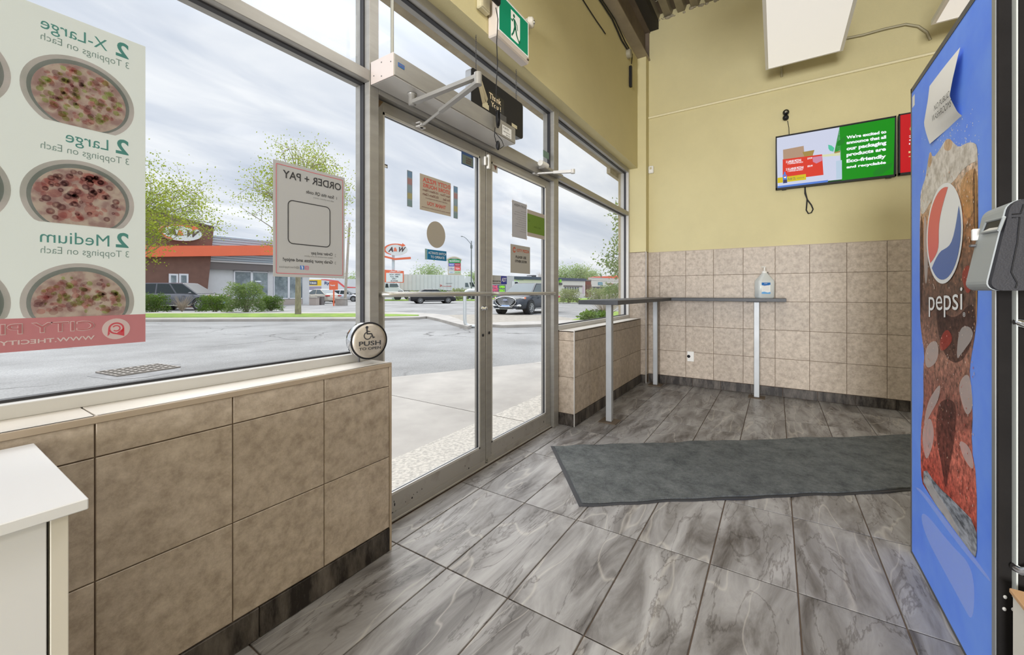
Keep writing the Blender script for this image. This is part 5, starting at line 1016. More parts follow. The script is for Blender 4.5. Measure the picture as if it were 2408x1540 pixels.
# ================================================================ outdoors
m_conc = M('pale_concrete', (0.43, 0.40, 0.365), 0.85, var=0.22, scale=1.6, detail=10, bump=0.15, bscale=60)
m_agg = M('exposed_aggregate', (0.56, 0.52, 0.46), 0.8, col2=(0.36, 0.335, 0.30), scale=38, detail=8, lo=0.38, hi=0.62, bump=0.6, bscale=45)
def asphalt_mat():
    m = M('grey_worn_asphalt', (0.36, 0.355, 0.345), 0.9, col2=(0.225, 0.22, 0.212), scale=0.45, detail=12, lo=0.32, hi=0.62, bump=0.25, bscale=40)
    nt = m.node_tree; N = nt.nodes; L = nt.links; b = N['Principled BSDF']; src = b.inputs['Base Color'].links[0].from_socket
    tc = N.new('ShaderNodeTexCoord'); v = N.new('ShaderNodeTexVoronoi'); v.feature = 'DISTANCE_TO_EDGE'; v.inputs['Scale'].default_value = 0.55
    nn = N.new('ShaderNodeTexNoise'); nn.inputs['Scale'].default_value = 1.6; nn.inputs['Detail'].default_value = 5
    mx0 = N.new('ShaderNodeMixRGB'); mx0.inputs[0].default_value = 0.35; L.new(tc.outputs['Object'], nn.inputs['Vector']); L.new(tc.outputs['Object'], mx0.inputs[1]); L.new(nn.outputs['Color'], mx0.inputs[2]); L.new(mx0.outputs[0], v.inputs['Vector'])
    r = N.new('ShaderNodeValToRGB'); r.color_ramp.elements[0].position = 0.0; r.color_ramp.elements[0].color = (0.35, 0.34, 0.33, 1); r.color_ramp.elements[1].position = 0.012; r.color_ramp.elements[1].color = (1, 1, 1, 1)
    L.new(v.outputs['Distance'], r.inputs[0])
    n3 = N.new('ShaderNodeTexNoise'); n3.inputs['Scale'].default_value = 0.22; L.new(tc.outputs['Object'], n3.inputs['Vector']); r3 = N.new('ShaderNodeValToRGB'); r3.color_ramp.elements[0].position = 0.5; r3.color_ramp.elements[1].position = 0.56; L.new(n3.outputs['Fac'], r3.inputs[0])
    mm = N.new('ShaderNodeMixRGB'); mm.blend_type = 'MULTIPLY'; L.new(r3.outputs[0], mm.inputs[0]); L.new(src, mm.inputs[1]); L.new(r.outputs[0], mm.inputs[2])
    n4 = N.new('ShaderNodeTexNoise'); n4.inputs['Scale'].default_value = 55; n4.inputs['Detail'].default_value = 2; L.new(tc.outputs['Object'], n4.inputs['Vector']); r4 = N.new('ShaderNodeValToRGB'); r4.color_ramp.elements[0].position = 0.35; r4.color_ramp.elements[0].color = (0.72, 0.72, 0.72, 1); r4.color_ramp.elements[1].position = 0.65
    L.new(n4.outputs['Fac'], r4.inputs[0]); m2 = N.new('ShaderNodeMixRGB'); m2.blend_type = 'MULTIPLY'; m2.inputs[0].default_value = 1; L.new(mm.outputs[0], m2.inputs[1]); L.new(r4.outputs[0], m2.inputs[2]); L.new(m2.outputs[0], b.inputs['Base Color']); return m
m_asph = asphalt_mat()
m_patch = M('dark_asphalt_patch', (0.27, 0.265, 0.26), 0.9, var=0.3, scale=6, detail=8, bump=0.2)
m_grass = M('spring_grass', (0.235, 0.35, 0.035), 0.9, col2=(0.13, 0.23, 0.03), scale=1.5, detail=12, lo=0.35, hi=0.6, bump=0.8, bscale=35)
ZG = -0.05
mb = MB(); mb.box((-160, 1.68, -0.5), (260, 260, ZG)); struct('ground', mb, m_asph)
def G(u, v, z=ZG): return onZ(u, v, z)
def slab(name, pts, z0, z1, mat, kind='structure', label=None, cat=None):
    mb = MB(); mb.prism([(p[0], p[1], z0) for p in pts], (0, 0, z1 - z0)); o = mb.build(name, mat); return tag(o, label, cat, kind=kind)
# walk along the shop front: slabs with recessed joints
pave = empty('pavement', (0, 0, 0), kind='structure')
e0 = G(928, 886, -0.02); e1 = G(1280, 850, -0.02); ex_ = (e1 - e0).normalized()
def walkedge(x): t = (x - e0.x) / ex_.x; return e0.y + ex_.y * t
xs = [-6.0, -2.2, 0.4, 3.0, 5.6, 8.2]
for a, b in zip(xs[:-1], xs[1:]):
    ya = min(walkedge(a), 5.2); yb_ = min(walkedge(b), 5.2)
    y1_, y2_ = 2.15, 3.05
    MB().prism([(a + .006, 1.70, -0.2), (b - .006, 1.70, -0.2), (b - .006, y1_, -0.2), (a + .006, y1_, -0.2)], (0, 0, 0.185)).build('aggregate_slab', m_agg, pave)
    MB().prism([(a + .006, y1_ + .008, -0.2), (b - .006, y1_ + .008, -0.2), (b - .006, max(yb_, y1_ + .1), -0.2), (a + .006, max(ya, y1_ + .1), -0.2)], (0, 0, 0.18)).build('concrete_slab', m_conc, pave)
# drain grate in a darker patch
pp_ = [G(u, v) for u, v in ((205, 885), (240, 866), (330, 858), (425, 856), (425, 872), (340, 888), (260, 893))]
slab('asphalt_patch', pp_, ZG, ZG + 0.004, m_patch); 
dg = empty('drain_grate', G(328, 871, ZG), math.radians(8), label='square iron drain grate set in the asphalt outside the left window', cat='drain')
MB().box((-.36, -.30, 0.004), (.36, .30, 0.008)).build('pit', m_black, dg)
mb = MB()
for k in range(9): mb.box((-.36 + .09 * k - .012, -.30, .006), (-.36 + .09 * k + .012, .30, .022))
for k in range(6): mb.box((-.37, -.30 + .12 * k - .014, .006), (.37, -.30 + .12 * k + .014, .024))
mb.build('grating', M('rusty_iron', (0.30, 0.27, 0.24), 0.6, metal=0.4, var=0.3), dg)
# kerbed grass island
kp = [G(u, v) for u, v in ((-250, 757), (100, 757), (340, 757), (835, 755), (985, 751), (1003, 749), (1030, 755), (1065, 765), (1100, 775), (1110, 771), (1080, 757), (1055, 747), (1020, 742), (930, 738), (835, 738), (340, 739), (-250, 740))]
slab('kerb', [(p.x, p.y) for p in kp], ZG - .1, ZG + 0.10, m_conc)
gp_ = [G(u, v, 0.055) for u, v in ((-250, 747), (340, 746.5), (835, 745), (985, 742.5), (985, 740), (930, 738.5), (835, 737), (340, 737), (-250, 737))]
slab('grass_strip', [(p.x, p.y) for p in gp_], ZG, 0.062, m_grass)
wk = [G(u, v, 0.05) for u, v in ((-250, 737), (340, 737), (835, 737), (835, 733), (600, 733.5), (340, 733), (-250, 733))]
slab('path_slab', [(p.x, p.y) for p in wk], ZG, 0.045, m_conc)
kq = [G(u, v) for u, v in ((1155, 769), (1180, 771), (1290, 768), (1480, 764), (1480, 756), (1290, 759), (1180, 763), (1160, 764))]
slab('kerb', [(p.x, p.y) for p in kq], ZG - .1, ZG + 0.09, m_conc)
ml = [G(u, v) for u, v in ((1000, 743), (1110, 768), (1160, 766), (1290, 760), (1400, 756), (1280, 741), (1120, 740))]
slab('dirt_median', [(p.x, p.y) for p in ml], ZG, ZG + 0.02, M('gravelly_dirt', (0.38, 0.345, 0.295), 0.95, var=0.3, scale=5, detail=10))
# far verge
def strip(name, u0, u1, v0, v1, mat, z=0.0):
    slab(name, [(p.x, p.y) for p in (G(u0, v0, ZG), G(u1, v0, ZG), G(u1, v1, ZG), G(u0, v1, ZG))], ZG, z, mat)
strip('grass_verge', 740, 880, 699.5, 697, m_grass); strip('grass_verge', 885, 1150, 707.5, 704.8, m_grass, 0.02)
strip('grass_verge', 1300, 1520, 711, 702, m_grass, 0.02); strip('grass_verge', 1150, 1320, 704, 698, m_grass)
slab('grass_bed', [(p.x, p.y) for p in (G(1345, 757), G(1385, 745), G(1440, 735), G(1520, 740), G(1520, 762), G(1440, 757))], ZG, 0.03, m_grass)
strip('side_road', -400, 1900, 697, 693, M('pale_road', (0.42, 0.41, 0.40), 0.9, var=0.1), ZG + 0.004)

# ---- leaves, shrubs, trees
def leaf_mat(name, c, c2):
    m = M(name, c, 0.6, col2=c2, scale=1.2, detail=3); nt = m.node_tree; b = nt.nodes['Principled BSDF']
    t = nt.nodes.new('ShaderNodeBsdfTranslucent'); x = nt.nodes.new('ShaderNodeMixShader'); x.inputs[0].default_value = 0.45
    o = nt.nodes['Material Output']; src = b.inputs['Base Color'].links[0].from_socket
    nt.links.new(src, t.inputs[0]); nt.links.new(b.outputs[0], x.inputs[1]); nt.links.new(t.outputs[0], x.inputs[2]); nt.links.new(x.outputs[0], o.inputs[0]); return m
lf_y = leaf_mat('yellow_green_leaf', (0.42, 0.46, 0.05), (0.24, 0.32, 0.035)); lf_g = leaf_mat('fresh_green_leaf', (0.25, 0.34, 0.10), (0.13, 0.20, 0.06)); lf_b = leaf_mat('hedge_leaf', (0.17, 0.28, 0.035), (0.07, 0.13, 0.02)); lf_f = leaf_mat('far_leaf', (0.42, 0.52, 0.24), (0.28, 0.38, 0.18)); lf_o = leaf_mat('olive_leaf', (0.40, 0.44, 0.20), (0.22, 0.26, 0.12))
m_bark = M('grey_brown_bark', (0.36, 0.31, 0.23), 0.9, var=0.4, scale=12, detail=6, stretch=(1, 1, 0.3)); m_twig = M('dry_twig', (0.42, 0.35, 0.28), 0.9)
def leafcard(mb, p, s, rng, mi=0):
    d = Vector((rng.gauss(0, 1), rng.gauss(0, 1), rng.gauss(0, .7) - .3)).normalized(); w = d.orthogonal().normalized(); w.rotate(Matrix.Rotation(rng.uniform(0, 6.28), 3, d))
    k = s * rng.uniform(.6, 1.3); a = p; b = p + d * k * .5 + w * k * .32; c = p + d * k; e = p + d * k * .5 - w * k * .32
    mb.add([a, b, c, e], [(0, 1, 2, 3)], mi)
def bush(name, base, rx, ry, h, n, s, mat, label, cat='bush', seed=1, stems=True, group=None):
    rng = random.Random(seed); r = empty(name, base, label=label, cat=cat, group=group); mb = MB()
    for i in range(n):
        t = rng.uniform(0, 2 * PI); q = rng.random() ** .35; ph = rng.uniform(-1.25, 1.5)
        bump_ = 1 + .12 * math.sin(3 * t + seed) + .1 * math.sin(5 * ph * 2 + t)
        cp_2 = (abs(math.cos(ph)) ** .45 if ph > 0 else .86 + .14 * math.cos(ph)) * 1.08; p = Vector((rx * q * bump_ * math.cos(t) * cp_2, ry * q * bump_ * math.sin(t) * cp_2, h * .5 + h * .5 * q * bump_ * math.copysign(abs(math.sin(ph)) ** .8, ph)))
        p.z = max(p.z, 0.02); leafcard(mb, p, s, rng)
    tag(mb.build('foliage', mat, r), kind='stuff')
    if stems:
        mb = MB()
        for i in range(14): t = rng.uniform(0, 6.28); mb.tube([(0.1 * math.cos(t) * rx, .1 * math.sin(t) * ry, 0), (.3 * rx * math.cos(t), .3 * ry * math.sin(t), h * .4), (.6 * rx * math.cos(t + .3), .6 * ry * math.sin(t + .3), h * .75)], 0.02, 4, r1=0.005)
        tag(mb.build('stems', m_bark, r), kind='stuff')
    return r
def tree(name, base, h, crown_z, rx, rz, trunk_r, n_br, leaves, s, mat, label, seed=1, lean=(0, 0), bark=None, clump=0.5, group=None, off=(0, 0)):
    rng = random.Random(seed); r = empty(name, base, label=label, cat='tree', group=group); tb = MB(); bb = MB(); lb = MB(); tips = []
    top = Vector((lean[0], lean[1], h)); pts = [Vector((0, 0, 0)), Vector((lean[0] * .2, lean[1] * .2, h * .3)), Vector((lean[0] * .5, lean[1] * .5, h * .62)), top]
    tb.tube(pts, trunk_r, 10, r1=trunk_r * .15); tb.build('trunk', bark or m_bark, r)
    cc = Vector((lean[0] * .6 + off[0], lean[1] * .6 + off[1], crown_z))
    for i in range(n_br):
        f = rng.uniform(.28, .95); st = Vector((0, 0, 0)).lerp(top, f) * 1.0; st = Vector((lean[0] * f * f, lean[1] * f * f, h * f))
        t = rng.uniform(0, 2 * PI); ph = rng.uniform(-.5, 1.4); q = rng.uniform(.75, 1.02)
        end = cc + Vector((rx * q * math.cos(t) * math.cos(ph), rx * q * math.sin(t) * math.cos(ph), rz * q * math.sin(ph)))
        if end.z < st.z - .2: st.z = max(h * .22, end.z - rx * .5); st.x = lean[0] * (st.z / h) ** 2; st.y = lean[1] * (st.z / h) ** 2
        mid = st.lerp(end, .5) + Vector((0, 0, .12 * (end - st).length)); bb.tube([st, mid, end], trunk_r * .32 * (1 - f * .6), 5, r1=0.006)
        for k in range(4):
            w = rng.uniform(.3, .95); a = st.lerp(mid, w * 2) if w < .5 else mid.lerp(end, w * 2 - 1)
            e = a + Vector((rng.gauss(0, 1), rng.gauss(0, 1), rng.gauss(.5, .8))).normalized() * rx * rng.uniform(.15, .38); bb.tube([a, a.lerp(e, .5) + Vector((0, 0, .04)), e], 0.012, 4, r1=0.004); tips.append(e); tips.append(a.lerp(e, .6))
        tips.append(end); tips.append(mid.lerp(end, .6))
    tag(bb.build('branches', bark or m_bark, r), kind='stuff')
    if leaves:
        for i in range(leaves):
            t = rng.choice(tips); leafcard(lb, t + Vector((rng.gauss(0, 1), rng.gauss(0, 1), rng.gauss(0, .8))) * clump * rx * .16, s, rng)
        tag(lb.build('foliage', mat, r), kind='stuff')
    return r
tb_ = G(306, 742, 0.05); tree('maple_tree', tb_, 6.0, 4.1, 3.5, 2.4, 0.14, 60, 15000, 0.095, lf_y, 'yellow-green spring maple half hidden behind the pizza poster', seed=3, clump=0.62)
tree('maple_tree', G(701, 739, 0.05), 7.6, 4.9, 2.7, 3.3, 0.14, 64, 11000, 0.09, lf_y, 'young maple with thin trunk rising behind the order poster', seed=8, clump=0.6)
p = G(1472, 722); tree('street_tree', p, 7.6, 4.6, 2.4, 3.6, 0.12, 30, 3600, 0.22, lf_g, 'green tree at the right edge of the far window', seed=5, clump=1.0)
bush('clipped_bush', G(362, 735, 0), 0.62, .5, 1.0, 5200, .06, lf_b, 'round clipped green bush nearest the pizza poster beside the grey wagon', seed=2)
bush('clipped_bush', G(506, 733, 0), 0.78, .6, .95, 6000, .06, lf_b, 'wide clipped bush standing before the nose of the grey wagon', seed=4)
bush('tall_shrub', G(579, 735, 0), 0.92, .7, 1.6, 7500, .07, lf_g, 'tall loose green shrub between two clipped bushes', seed=6)
bush('clipped_bush', G(637, 731, 0), 0.60, .5, .88, 5000, .06, lf_b, 'small clipped bush left of the maple trunk', seed=9)
ds = empty('bare_shrub', G(428, 733, 0), label='leafless twiggy shrub before the grey wagon', cat='bush'); mb = MB(); rng = random.Random(4)
for i in range(90):
    t = rng.uniform(0, 6.28); q = rng.uniform(.3, 1); e = Vector((.6 * q * math.cos(t), .4 * q * math.sin(t), rng.uniform(.45, .95))); mb.tube([(0, 0, 0), (e.x * .4, e.y * .4, e.z * .5), e], .012, 4, r1=.003)
tag(mb.build('twigs', m_twig, ds), kind='stuff')
bush('round_bush', G(1338, 712, 0), 1.15, 1.0, 1.45, 3000, .12, lf_o, 'round grey-green bush on the verge seen through the right window', seed=12)
bush('low_shrub', G(1412, 713, 0), 1.5, 1.2, 1.5, 3200, .13, lf_o, 'olive shrub next to the beige plaza in the far window', seed=14)
bush('low_shrub', G(1452, 716, 0), 1.8, 1.2, 1.9, 3600, .13, lf_g, 'fresh green shrub at right edge of the far window', seed=15)
ds = empty('bare_shrub', G(1424, 750, 0), label='leafless twiggy shrub in the grass bed just outside the far window', cat='bush'); mb = MB()
for i in range(130):
    t = rng.uniform(0, 6.28); q = rng.uniform(.3, 1); e = Vector((1.15 * q * math.cos(t), .8 * q * math.sin(t), rng.uniform(.3, 1.05))); mb.tube([(0, 0, 0), (e.x * .4, e.y * .4, e.z * .55), e], .012, 4, r1=.003)
tag(mb.build('twigs', m_twig, ds), kind='stuff')
bush('grass_tuft', G(1400, 752, 0), 0.8, .5, .35, 1200, .12, lf_b, 'bright green weeds under the bare shrub at the far window', cat='grass', seed=19, stems=False)
bush('low_bush', G(978, 706, 0), 1.1, 1.0, 1.3, 1500, .16, lf_o, 'dark low bush behind the black sedan', seed=21); bush('low_bush', G(1078, 706, 0), 1.3, 1.0, 1.6, 1500, .16, lf_o, 'pale bush in front of the white truck cab', seed=22)
bush('low_bush', G(1032, 706, 0), 1.3, 1.0, 1.4, 1500, .16, lf_b, 'low hedge bush right of the dark low bush', seed=25)
for i, (u, vt, w, d, lab, m) in enumerate(((1010, 628, 8, 95, 'round green treetop above the white trailer', lf_f), (965, 655, 5, 95, 'small pale treetop left of the round treetop above the trailer', lf_f), (1110, 645, 8, 110, 'hazy green tree right of the plaza sign', lf_f), (1330, 636, 12, 150, 'green tree above the left of the white building', lf_f), (1365, 630, 12, 150, 'largest green tree behind the white and beige buildings', lf_f), (1392, 640, 10, 155, 'green tree before the red roof', lf_f), (835, 655, 8, 80, 'green tree behind the leaning wood pole', lf_f), (1030, 668, 9, 120, 'far pale tree behind the plaza sign', lf_f))):
    z = CH + (CV0 - vt) / CF * d; q = atD(u, 687, d); tree('far_tree', (q.x, q.y, ZG), z * .95, z * .60, w / 2, z * .42, .2, 30, 2600, d * .0035, m, lab, seed=30 + i, clump=1.3)
for i, (u, vt, w, d, lab) in enumerate(((1272, 640, 7, 140, 'bare grey tree above the dark roof'), (1200, 648, 6, 140, 'bare hazy tree behind the security sticker'))):
    z = CH + (CV0 - vt) / CF * d; q = atD(u, 687, d); tree('bare_tree', (q.x, q.y, ZG), z * .95, z * .62, w / 2, z * .4, .18, 70, 0, .2, lf_f, lab, seed=50 + i, bark=m_twig)

# ---- cars
m_tyre = M('tyre', (0.03, 0.03, 0.032), 0.8); m_rim = M('alloy_rim', (0.45, 0.46, 0.47), 0.3, metal=0.7); m_cglass = M('car_glass', (0.035, 0.045, 0.05), 0.3, spec=0.15); m_cglass2 = M('car_glass_pale', (0.14, 0.17, 0.185), 0.3, spec=0.15)
m_lamp = M('headlamp', (0.78, 0.78, 0.76), 0.15); m_tail = M('tail_lamp', (0.50, 0.02, 0.02), 0.25); m_plate = M('plate_white_blue', (0.40, 0.55, 0.85), 0.4)
def car(name, label, pos, heading, L, Wd, H, kind, paint, glass=None, grille=False, rim=None):
    r = empty(name, pos, heading, label=label, cat='car'); glass = glass or m_cglass; k = L / 4.8; w = Wd / 2
    if kind == 'sedan': st = [(-2.40, .50, .72, .34), (-2.37, .86, .80, .30), (-2.15, .98, .88, .24), (-1.5, 1.00, .97, .20), (-.5, .97, 1, .20), (.8, .93, 1, .20), (1.5, .86, .97, .20), (2.1, .74, .90, .22), (2.35, .60, .80, .26), (2.40, .42, .70, .30)]; hb = .96; rf = (-2.0, -.95, .35, 1.25)
    else: st = [(-2.40, .55, .78, .38), (-2.38, .98, .86, .32), (-2.2, 1.06, .93, .28), (-1.5, 1.06, 1, .26), (-.5, 1.05, 1, .26), (.8, 1.03, 1, .26), (1.4, 1.00, .98, .26), (2.0, .94, .94, .28), (2.3, .80, .86, .32), (2.40, .50, .78, .34)]; hb = 1.04; rf = (-2.35, -1.95, .30, 1.25)
    sc = H / (1.45 if kind == 'sedan' else 1.68); mb = MB(); secs = []
    for (x, zt, ww, zb) in st:
        x *= k; zt *= sc; zb *= sc; ww *= w; m_ = zb + (zt - zb) * .45
        secs.append([(x, -ww * .86, zb), (x, -ww * .98, zb + .08), (x, -ww, m_), (x, -ww * .95, zt - .05), (x, -ww * .80, zt), (x, 0, zt + .03), (x, ww * .80, zt), (x, ww * .95, zt - .05), (x, ww, m_), (x, ww * .98, zb + .08), (x, ww * .86, zb)])
    loft(mb, secs, 0, True); mb.build('body', paint, r)
    zb = hb * sc - .02; zt = H; bx0, tx0, tx1, bx1 = [q * k for q in rf]; wb_, wt_ = w * .88, w * .68; gap = .05
    g = MB(); B = [(bx0, -wb_, zb), (bx1, -wb_, zb), (bx1, wb_, zb), (bx0, wb_, zb)]; T = [(tx0, -wt_, zt), (tx1, -wt_, zt), (tx1, wt_, zt), (tx0, wt_, zt)]
    T2 = [(tx0 + .1, -wt_ * .8, zt + .035), (tx1 - .15, -wt_ * .8, zt + .035), (tx1 - .15, wt_ * .8, zt + .035), (tx0 + .1, wt_ * .8, zt + .035)]
    g.add(B + T + T2, [(0, 1, 5, 4), (1, 2, 6, 5), (2, 3, 7, 6), (3, 0, 4, 7), (4, 5, 9, 8), (5, 6, 10, 9), (6, 7, 11, 10), (7, 4, 8, 11), (8, 9, 10, 11)]); g.build('roof', paint, r)
    def panel(a, b, c, d, n_, inset=.10, cuts=1, nm='side_window'):
        a, b, c, d = map(Vector, (a, b, c, d)); n_ = Vector(n_) * .012
        for i in range(cuts):
            f0, f1 = i / cuts, (i + 1) / cuts; p0, p1, p2, p3 = a.lerp(b, f0), a.lerp(b, f1), d.lerp(c, f1), d.lerp(c, f0); ce = (p0 + p1 + p2 + p3) / 4
            q = [x + (ce - x).normalized() * inset * .6 + n_ for x in (p0, p1, p2, p3)]; MB().add(q, [(0, 1, 2, 3)]).build(nm, glass, r)
    panel(B[0], B[1], T[1], T[0], (0, -1, .2), .11, 3 if kind != 'sedan' else 2); panel(B[2], B[3], T[3], T[2], (0, 1, .2), .11, 3 if kind != 'sedan' else 2)
    panel(B[1], B[2], T[2], T[1], (1, 0, .6), .10, 1, 'windscreen'); panel(B[3], B[0], T[0], T[3], (-1, 0, .6), .10, 1, 'rear_window')
    wr_ = .335 * sc if kind == 'sedan' else .37 * sc; wx = 1.45 * k
    for sx_ in (-1, 1):
        for sy in (-1, 1):
            y0 = sy * (w - .17); y1 = sy * (w + .045); c = Vector((sx_ * wx, 0, wr_))
            MB().cyl((c.x, sy * (w - .3), wr_ + .03), (c.x, sy * (w + .004), wr_ + .03), wr_ * 1.12, n=24).build('wheel_arch', m_black, r)
            t = MB(); t.lathe([(wr_ * .66, .0), (wr_ * .96, .0), (wr_, .03), (wr_, .17), (wr_ * .96, .2), (wr_ * .68, .2), (wr_ * .66, .17)], (c.x, y0, wr_), (0, sy, 0), 24); wh = t.build('wheel', m_tyre, r)
            t = MB(); ax = Vector((0, sy, 0)); o_ = Vector((c.x, y1 - sy * .03, wr_)); t.lathe([(0.0001, -.02), (wr_ * .66, -.02)], o_, ax, 20, mi=1); t.lathe([(wr_ * .60, -.02), (wr_ * .60, .01), (wr_ * .67, .012), (wr_ * .68, -.02)], o_, ax, 24); t.lathe([(.0001, .012), (.05, .01), (.055, -.02)], o_, ax, 12)
            for q in range(10): a = 2 * PI * q / 10; t.cyl(o_ + Vector((.04 * math.cos(a), 0, .04 * math.sin(a))), o_ + Vector((wr_ * .62 * math.cos(a + .1), 0, wr_ * .62 * math.sin(a + .1))), .018, n=5)
            t.build('rim', [rim or m_rim, m_black], wh)
    zl = .72 * sc if kind == 'sedan' else .84 * sc; xe = 2.30 * k
    for sy in (-1, 1):
        mb = MB(); mb.add([(xe + .03, sy * w * .50, zl - .05), (xe + .05, sy * w * .52, zl + .03), (xe - .32, sy * w * .93, zl + .11), (xe - .28, sy * w * .95, zl + .0)], [(0, 1, 2, 3)]); mb.add([(xe - .22, sy * w * .925, zl + .0), (xe - .22, sy * w * .925, zl + .085), (xe - .34, sy * w * .955, zl + .11), (xe - .32, sy * w * .965, zl + .0)], [(0, 1, 2, 3)], 1)
        mb.build('headlight', [m_lamp, M('amber', (0.85, 0.25, 0.12), 0.3)], r)
        mb = MB(); mb.box((-2.42 * k, sy * w * .50, zl + .02), (-2.15 * k, sy * w * .955, zl + .13), bev=.02); mb.build('tail_light', m_tail, r)
        mb = MB(); mb.ellipsoid((bx1 - .28, sy * (w + .08), hb * sc + .02), (.09, .11, .07), 10, 6); mb.build('mirror', paint, r)
        mb = MB(); mb.box((-1.0 * k, sy * (w * 1.0), .30 * sc), (1.0 * k, sy * (w * 1.012), .335 * sc)); mb.build('sill_trim', m_chrome, r)
        for hx in (-.55, .55): MB().box((hx * k - .1, sy * w * .985, hb * sc - .14), (hx * k + .1, sy * w * 1.02, hb * sc - .11), bev=.008).build('door_handle', paint, r)
    xf = 2.41 * k; mb = MB(); mb.box((xf - .02, -.24, .42 * sc), (xf + .03, .24, .54 * sc)); mb.build('number_plate', m_plate, r); mb = MB(); mb.box((-2.43 * k, -.26, .60 * sc), (-2.40 * k, .26, .72 * sc)); mb.build('number_plate', m_white, r)
    if grille:
        mb = MB(); gw = w * .56; zc_ = .70 * sc
        for q in range(6): z = zc_ - .17 + .068 * q; ww = gw * (1 - .35 * abs(q - 3.2) / 3); mb.box((xf - .05, -ww, z), (xf + .035, ww, z + .03), bev=.008)
        pts = [(xf + .03, gw * 1.12 * c_, zc_ + .02 + .26 * s_) for c_, s_ in [(math.cos(a), math.sin(a) * (.9 if math.sin(a) > 0 else 1.1)) for a in [2 * PI * i / 24 for i in range(25)]]]; mb.tube(pts, .018, 6); mb.build('grille', m_chrome, r)
        mb = MB(); mb.add([(xf + .015, gw * 1.1 * math.cos(2 * PI * i / 24), zc_ + .02 + .26 * math.sin(2 * PI * i / 24)) for i in range(24)], [tuple(range(24))]); mb.build('grille_opening', m_black, r)
        mb = MB(); mb.ellipsoid((xf + .05, 0, zc_ + .08), (.02, .13, .055), 14, 8); mb.build('front_badge', M('blue_grey_badge', (0.35, 0.38, 0.52), 0.3), r)
        mb = MB(); mb.box((xf - .12, -w * .62, .30 * sc), (xf + .04, w * .62, .33 * sc), bev=.01); mb.tube([(xf - .02, -w * .75, .47 * sc), (xf + .02, -w * .45, .50 * sc), (xf + .03, -w * .40, .42 * sc), (xf + .03, w * .40, .42 * sc), (xf + .02, w * .45, .50 * sc), (xf - .02, w * .75, .47 * sc)], .02, 6); mb.build('bumper_trim', m_chrome, r)
        for sy in (-1, 1): mb = MB(); mb.box((xf - .16, sy * w * .62, .44 * sc), (xf - .02, sy * w * .86, .56 * sc), bev=.03); mb.build('fog_light', m_lamp, r)
    return r
p_grey = M('grey_car_paint', (0.10, 0.105, 0.125), 0.35, spec=0.3, coat=.25); p_black = M('black_car_paint', (0.02, 0.02, 0.024), 0.3, spec=.25, coat=.15); p_beige = M('beige_car_paint', (0.52, 0.48, 0.41), 0.35, spec=.3, coat=.2); p_dark = M('dark_blue_car_paint', (0.035, 0.042, 0.056), 0.3, spec=.3, coat=.25)
hd = math.atan2(RT.y, RT.x)
q = atD(436, 687, 26.5); car('grey_wagon', 'dark grey estate car parked behind the bushes', (q.x, q.y, ZG), hd, 5.2, 1.85, 1.72, 'suv', p_grey)
q = atD(1017, 687, 42); car('black_sedan', 'black sedan seen from behind driving off on the left of the door', (q.x, q.y, ZG), hd + math.radians(24), 4.7, 1.85, 1.42, 'sedan', p_black)
q = atD(1241, 687, 22.6); car('black_crossover', 'black crossover with chrome grille facing the right door', (q.x, q.y, ZG), hd + math.radians(180 + 60), 4.75, 1.93, 1.62, 'suv', p_dark, m_cglass2, True)
q = atD(754, 687, 43); car('beige_sedan', 'beige sedan seen from behind next to the restaurant', (q.x, q.y, ZG), hd + math.radians(148), 4.6, 1.8, 1.44, 'sedan', p_beige, m_cglass2)
q = atD(808, 687, 50); car('parked_car', 'small grey car far off beyond the leaning pole', (q.x, q.y, ZG), hd + .2, 4.2, 1.75, 1.4, 'sedan', M('silver_paint', (0.45, 0.46, 0.48), 0.3, metal=.3))
q = atD(1421, 687, 84); car('parked_car', 'white car parked before the beige plaza', (q.x, q.y, ZG), hd + .3, 4.5, 1.8, 1.5, 'sedan', M('white_paint', (0.75, 0.75, 0.76), 0.3))

# ---- facades: local frame, x along the wall, y towards the shop, z up
class Facade:
    def __init__(s, name, u1, d1, u2, d2, label, cat='building'):
        a = atD(u1, 687, d1); b = atD(u2, 687, d2); s.a = Vector((a.x, a.y, ZG)); s.d = Vector((b.x - a.x, b.y - a.y, 0)); s.len = s.d.length; s.d.normalize()
        s.n = Vector((s.d.y, -s.d.x, 0)); s.root = empty(name, s.a, math.atan2(s.d.y, s.d.x), label=label, cat=cat)
    def xz(s, u, v, off=0.0):
        """point of the wall plane (moved off towards the shop) seen at u, v"""
        a = s.a + s.n * off; r = ray(u, v); rr = Vector((r.x, r.y, 0)); det = s.d.x * (-rr.y) - (-rr.x) * s.d.y
        c = -Vector((a.x, a.y, 0)); x = (c.x * (-rr.y) + rr.x * c.y) / det; t = (s.d.x * c.y - s.d.y * c.x) / det
        return x, CH + t * r.z - ZG
    def box(s, name, u0, v0, u1, v1, y0, y1, mat, parent=None):
        off = max(y0, y1); x0, za = s.xz(u0, v0, -off * -1 if False else off); x1, zb = s.xz(u1, v1, off)
        return MB().box((x0, -y0, za), (x1, -y1, zb)).build(name, mat, parent or s.root)
    def poly(s, name, pts, y0, y1, mat, parent=None):
        off = max(y0, y1); P_ = [s.xz(u, v, off) for u, v in pts]
        return MB().prism([(x, -y1, z) for x, z in P_], (0, (y1 - y0), 0)).build(name, mat, parent or s.root)
    def text(s, t, u0, v0, u1, v1, off, mat, parent, bold=0.02, name='lettering', shear=0.0):
        x0, z0 = s.xz(u0, v0, off); x1, _ = s.xz(u1, v0, off); _, z1 = s.xz(u0, v1, off); mb = MB(); put_text(mb, t, (x0, -off, z0), (x1 - x0, 0, 0), (0, 0, z1 - z0), 0, bold, shear); return mb.build(name, mat, parent or s.root)
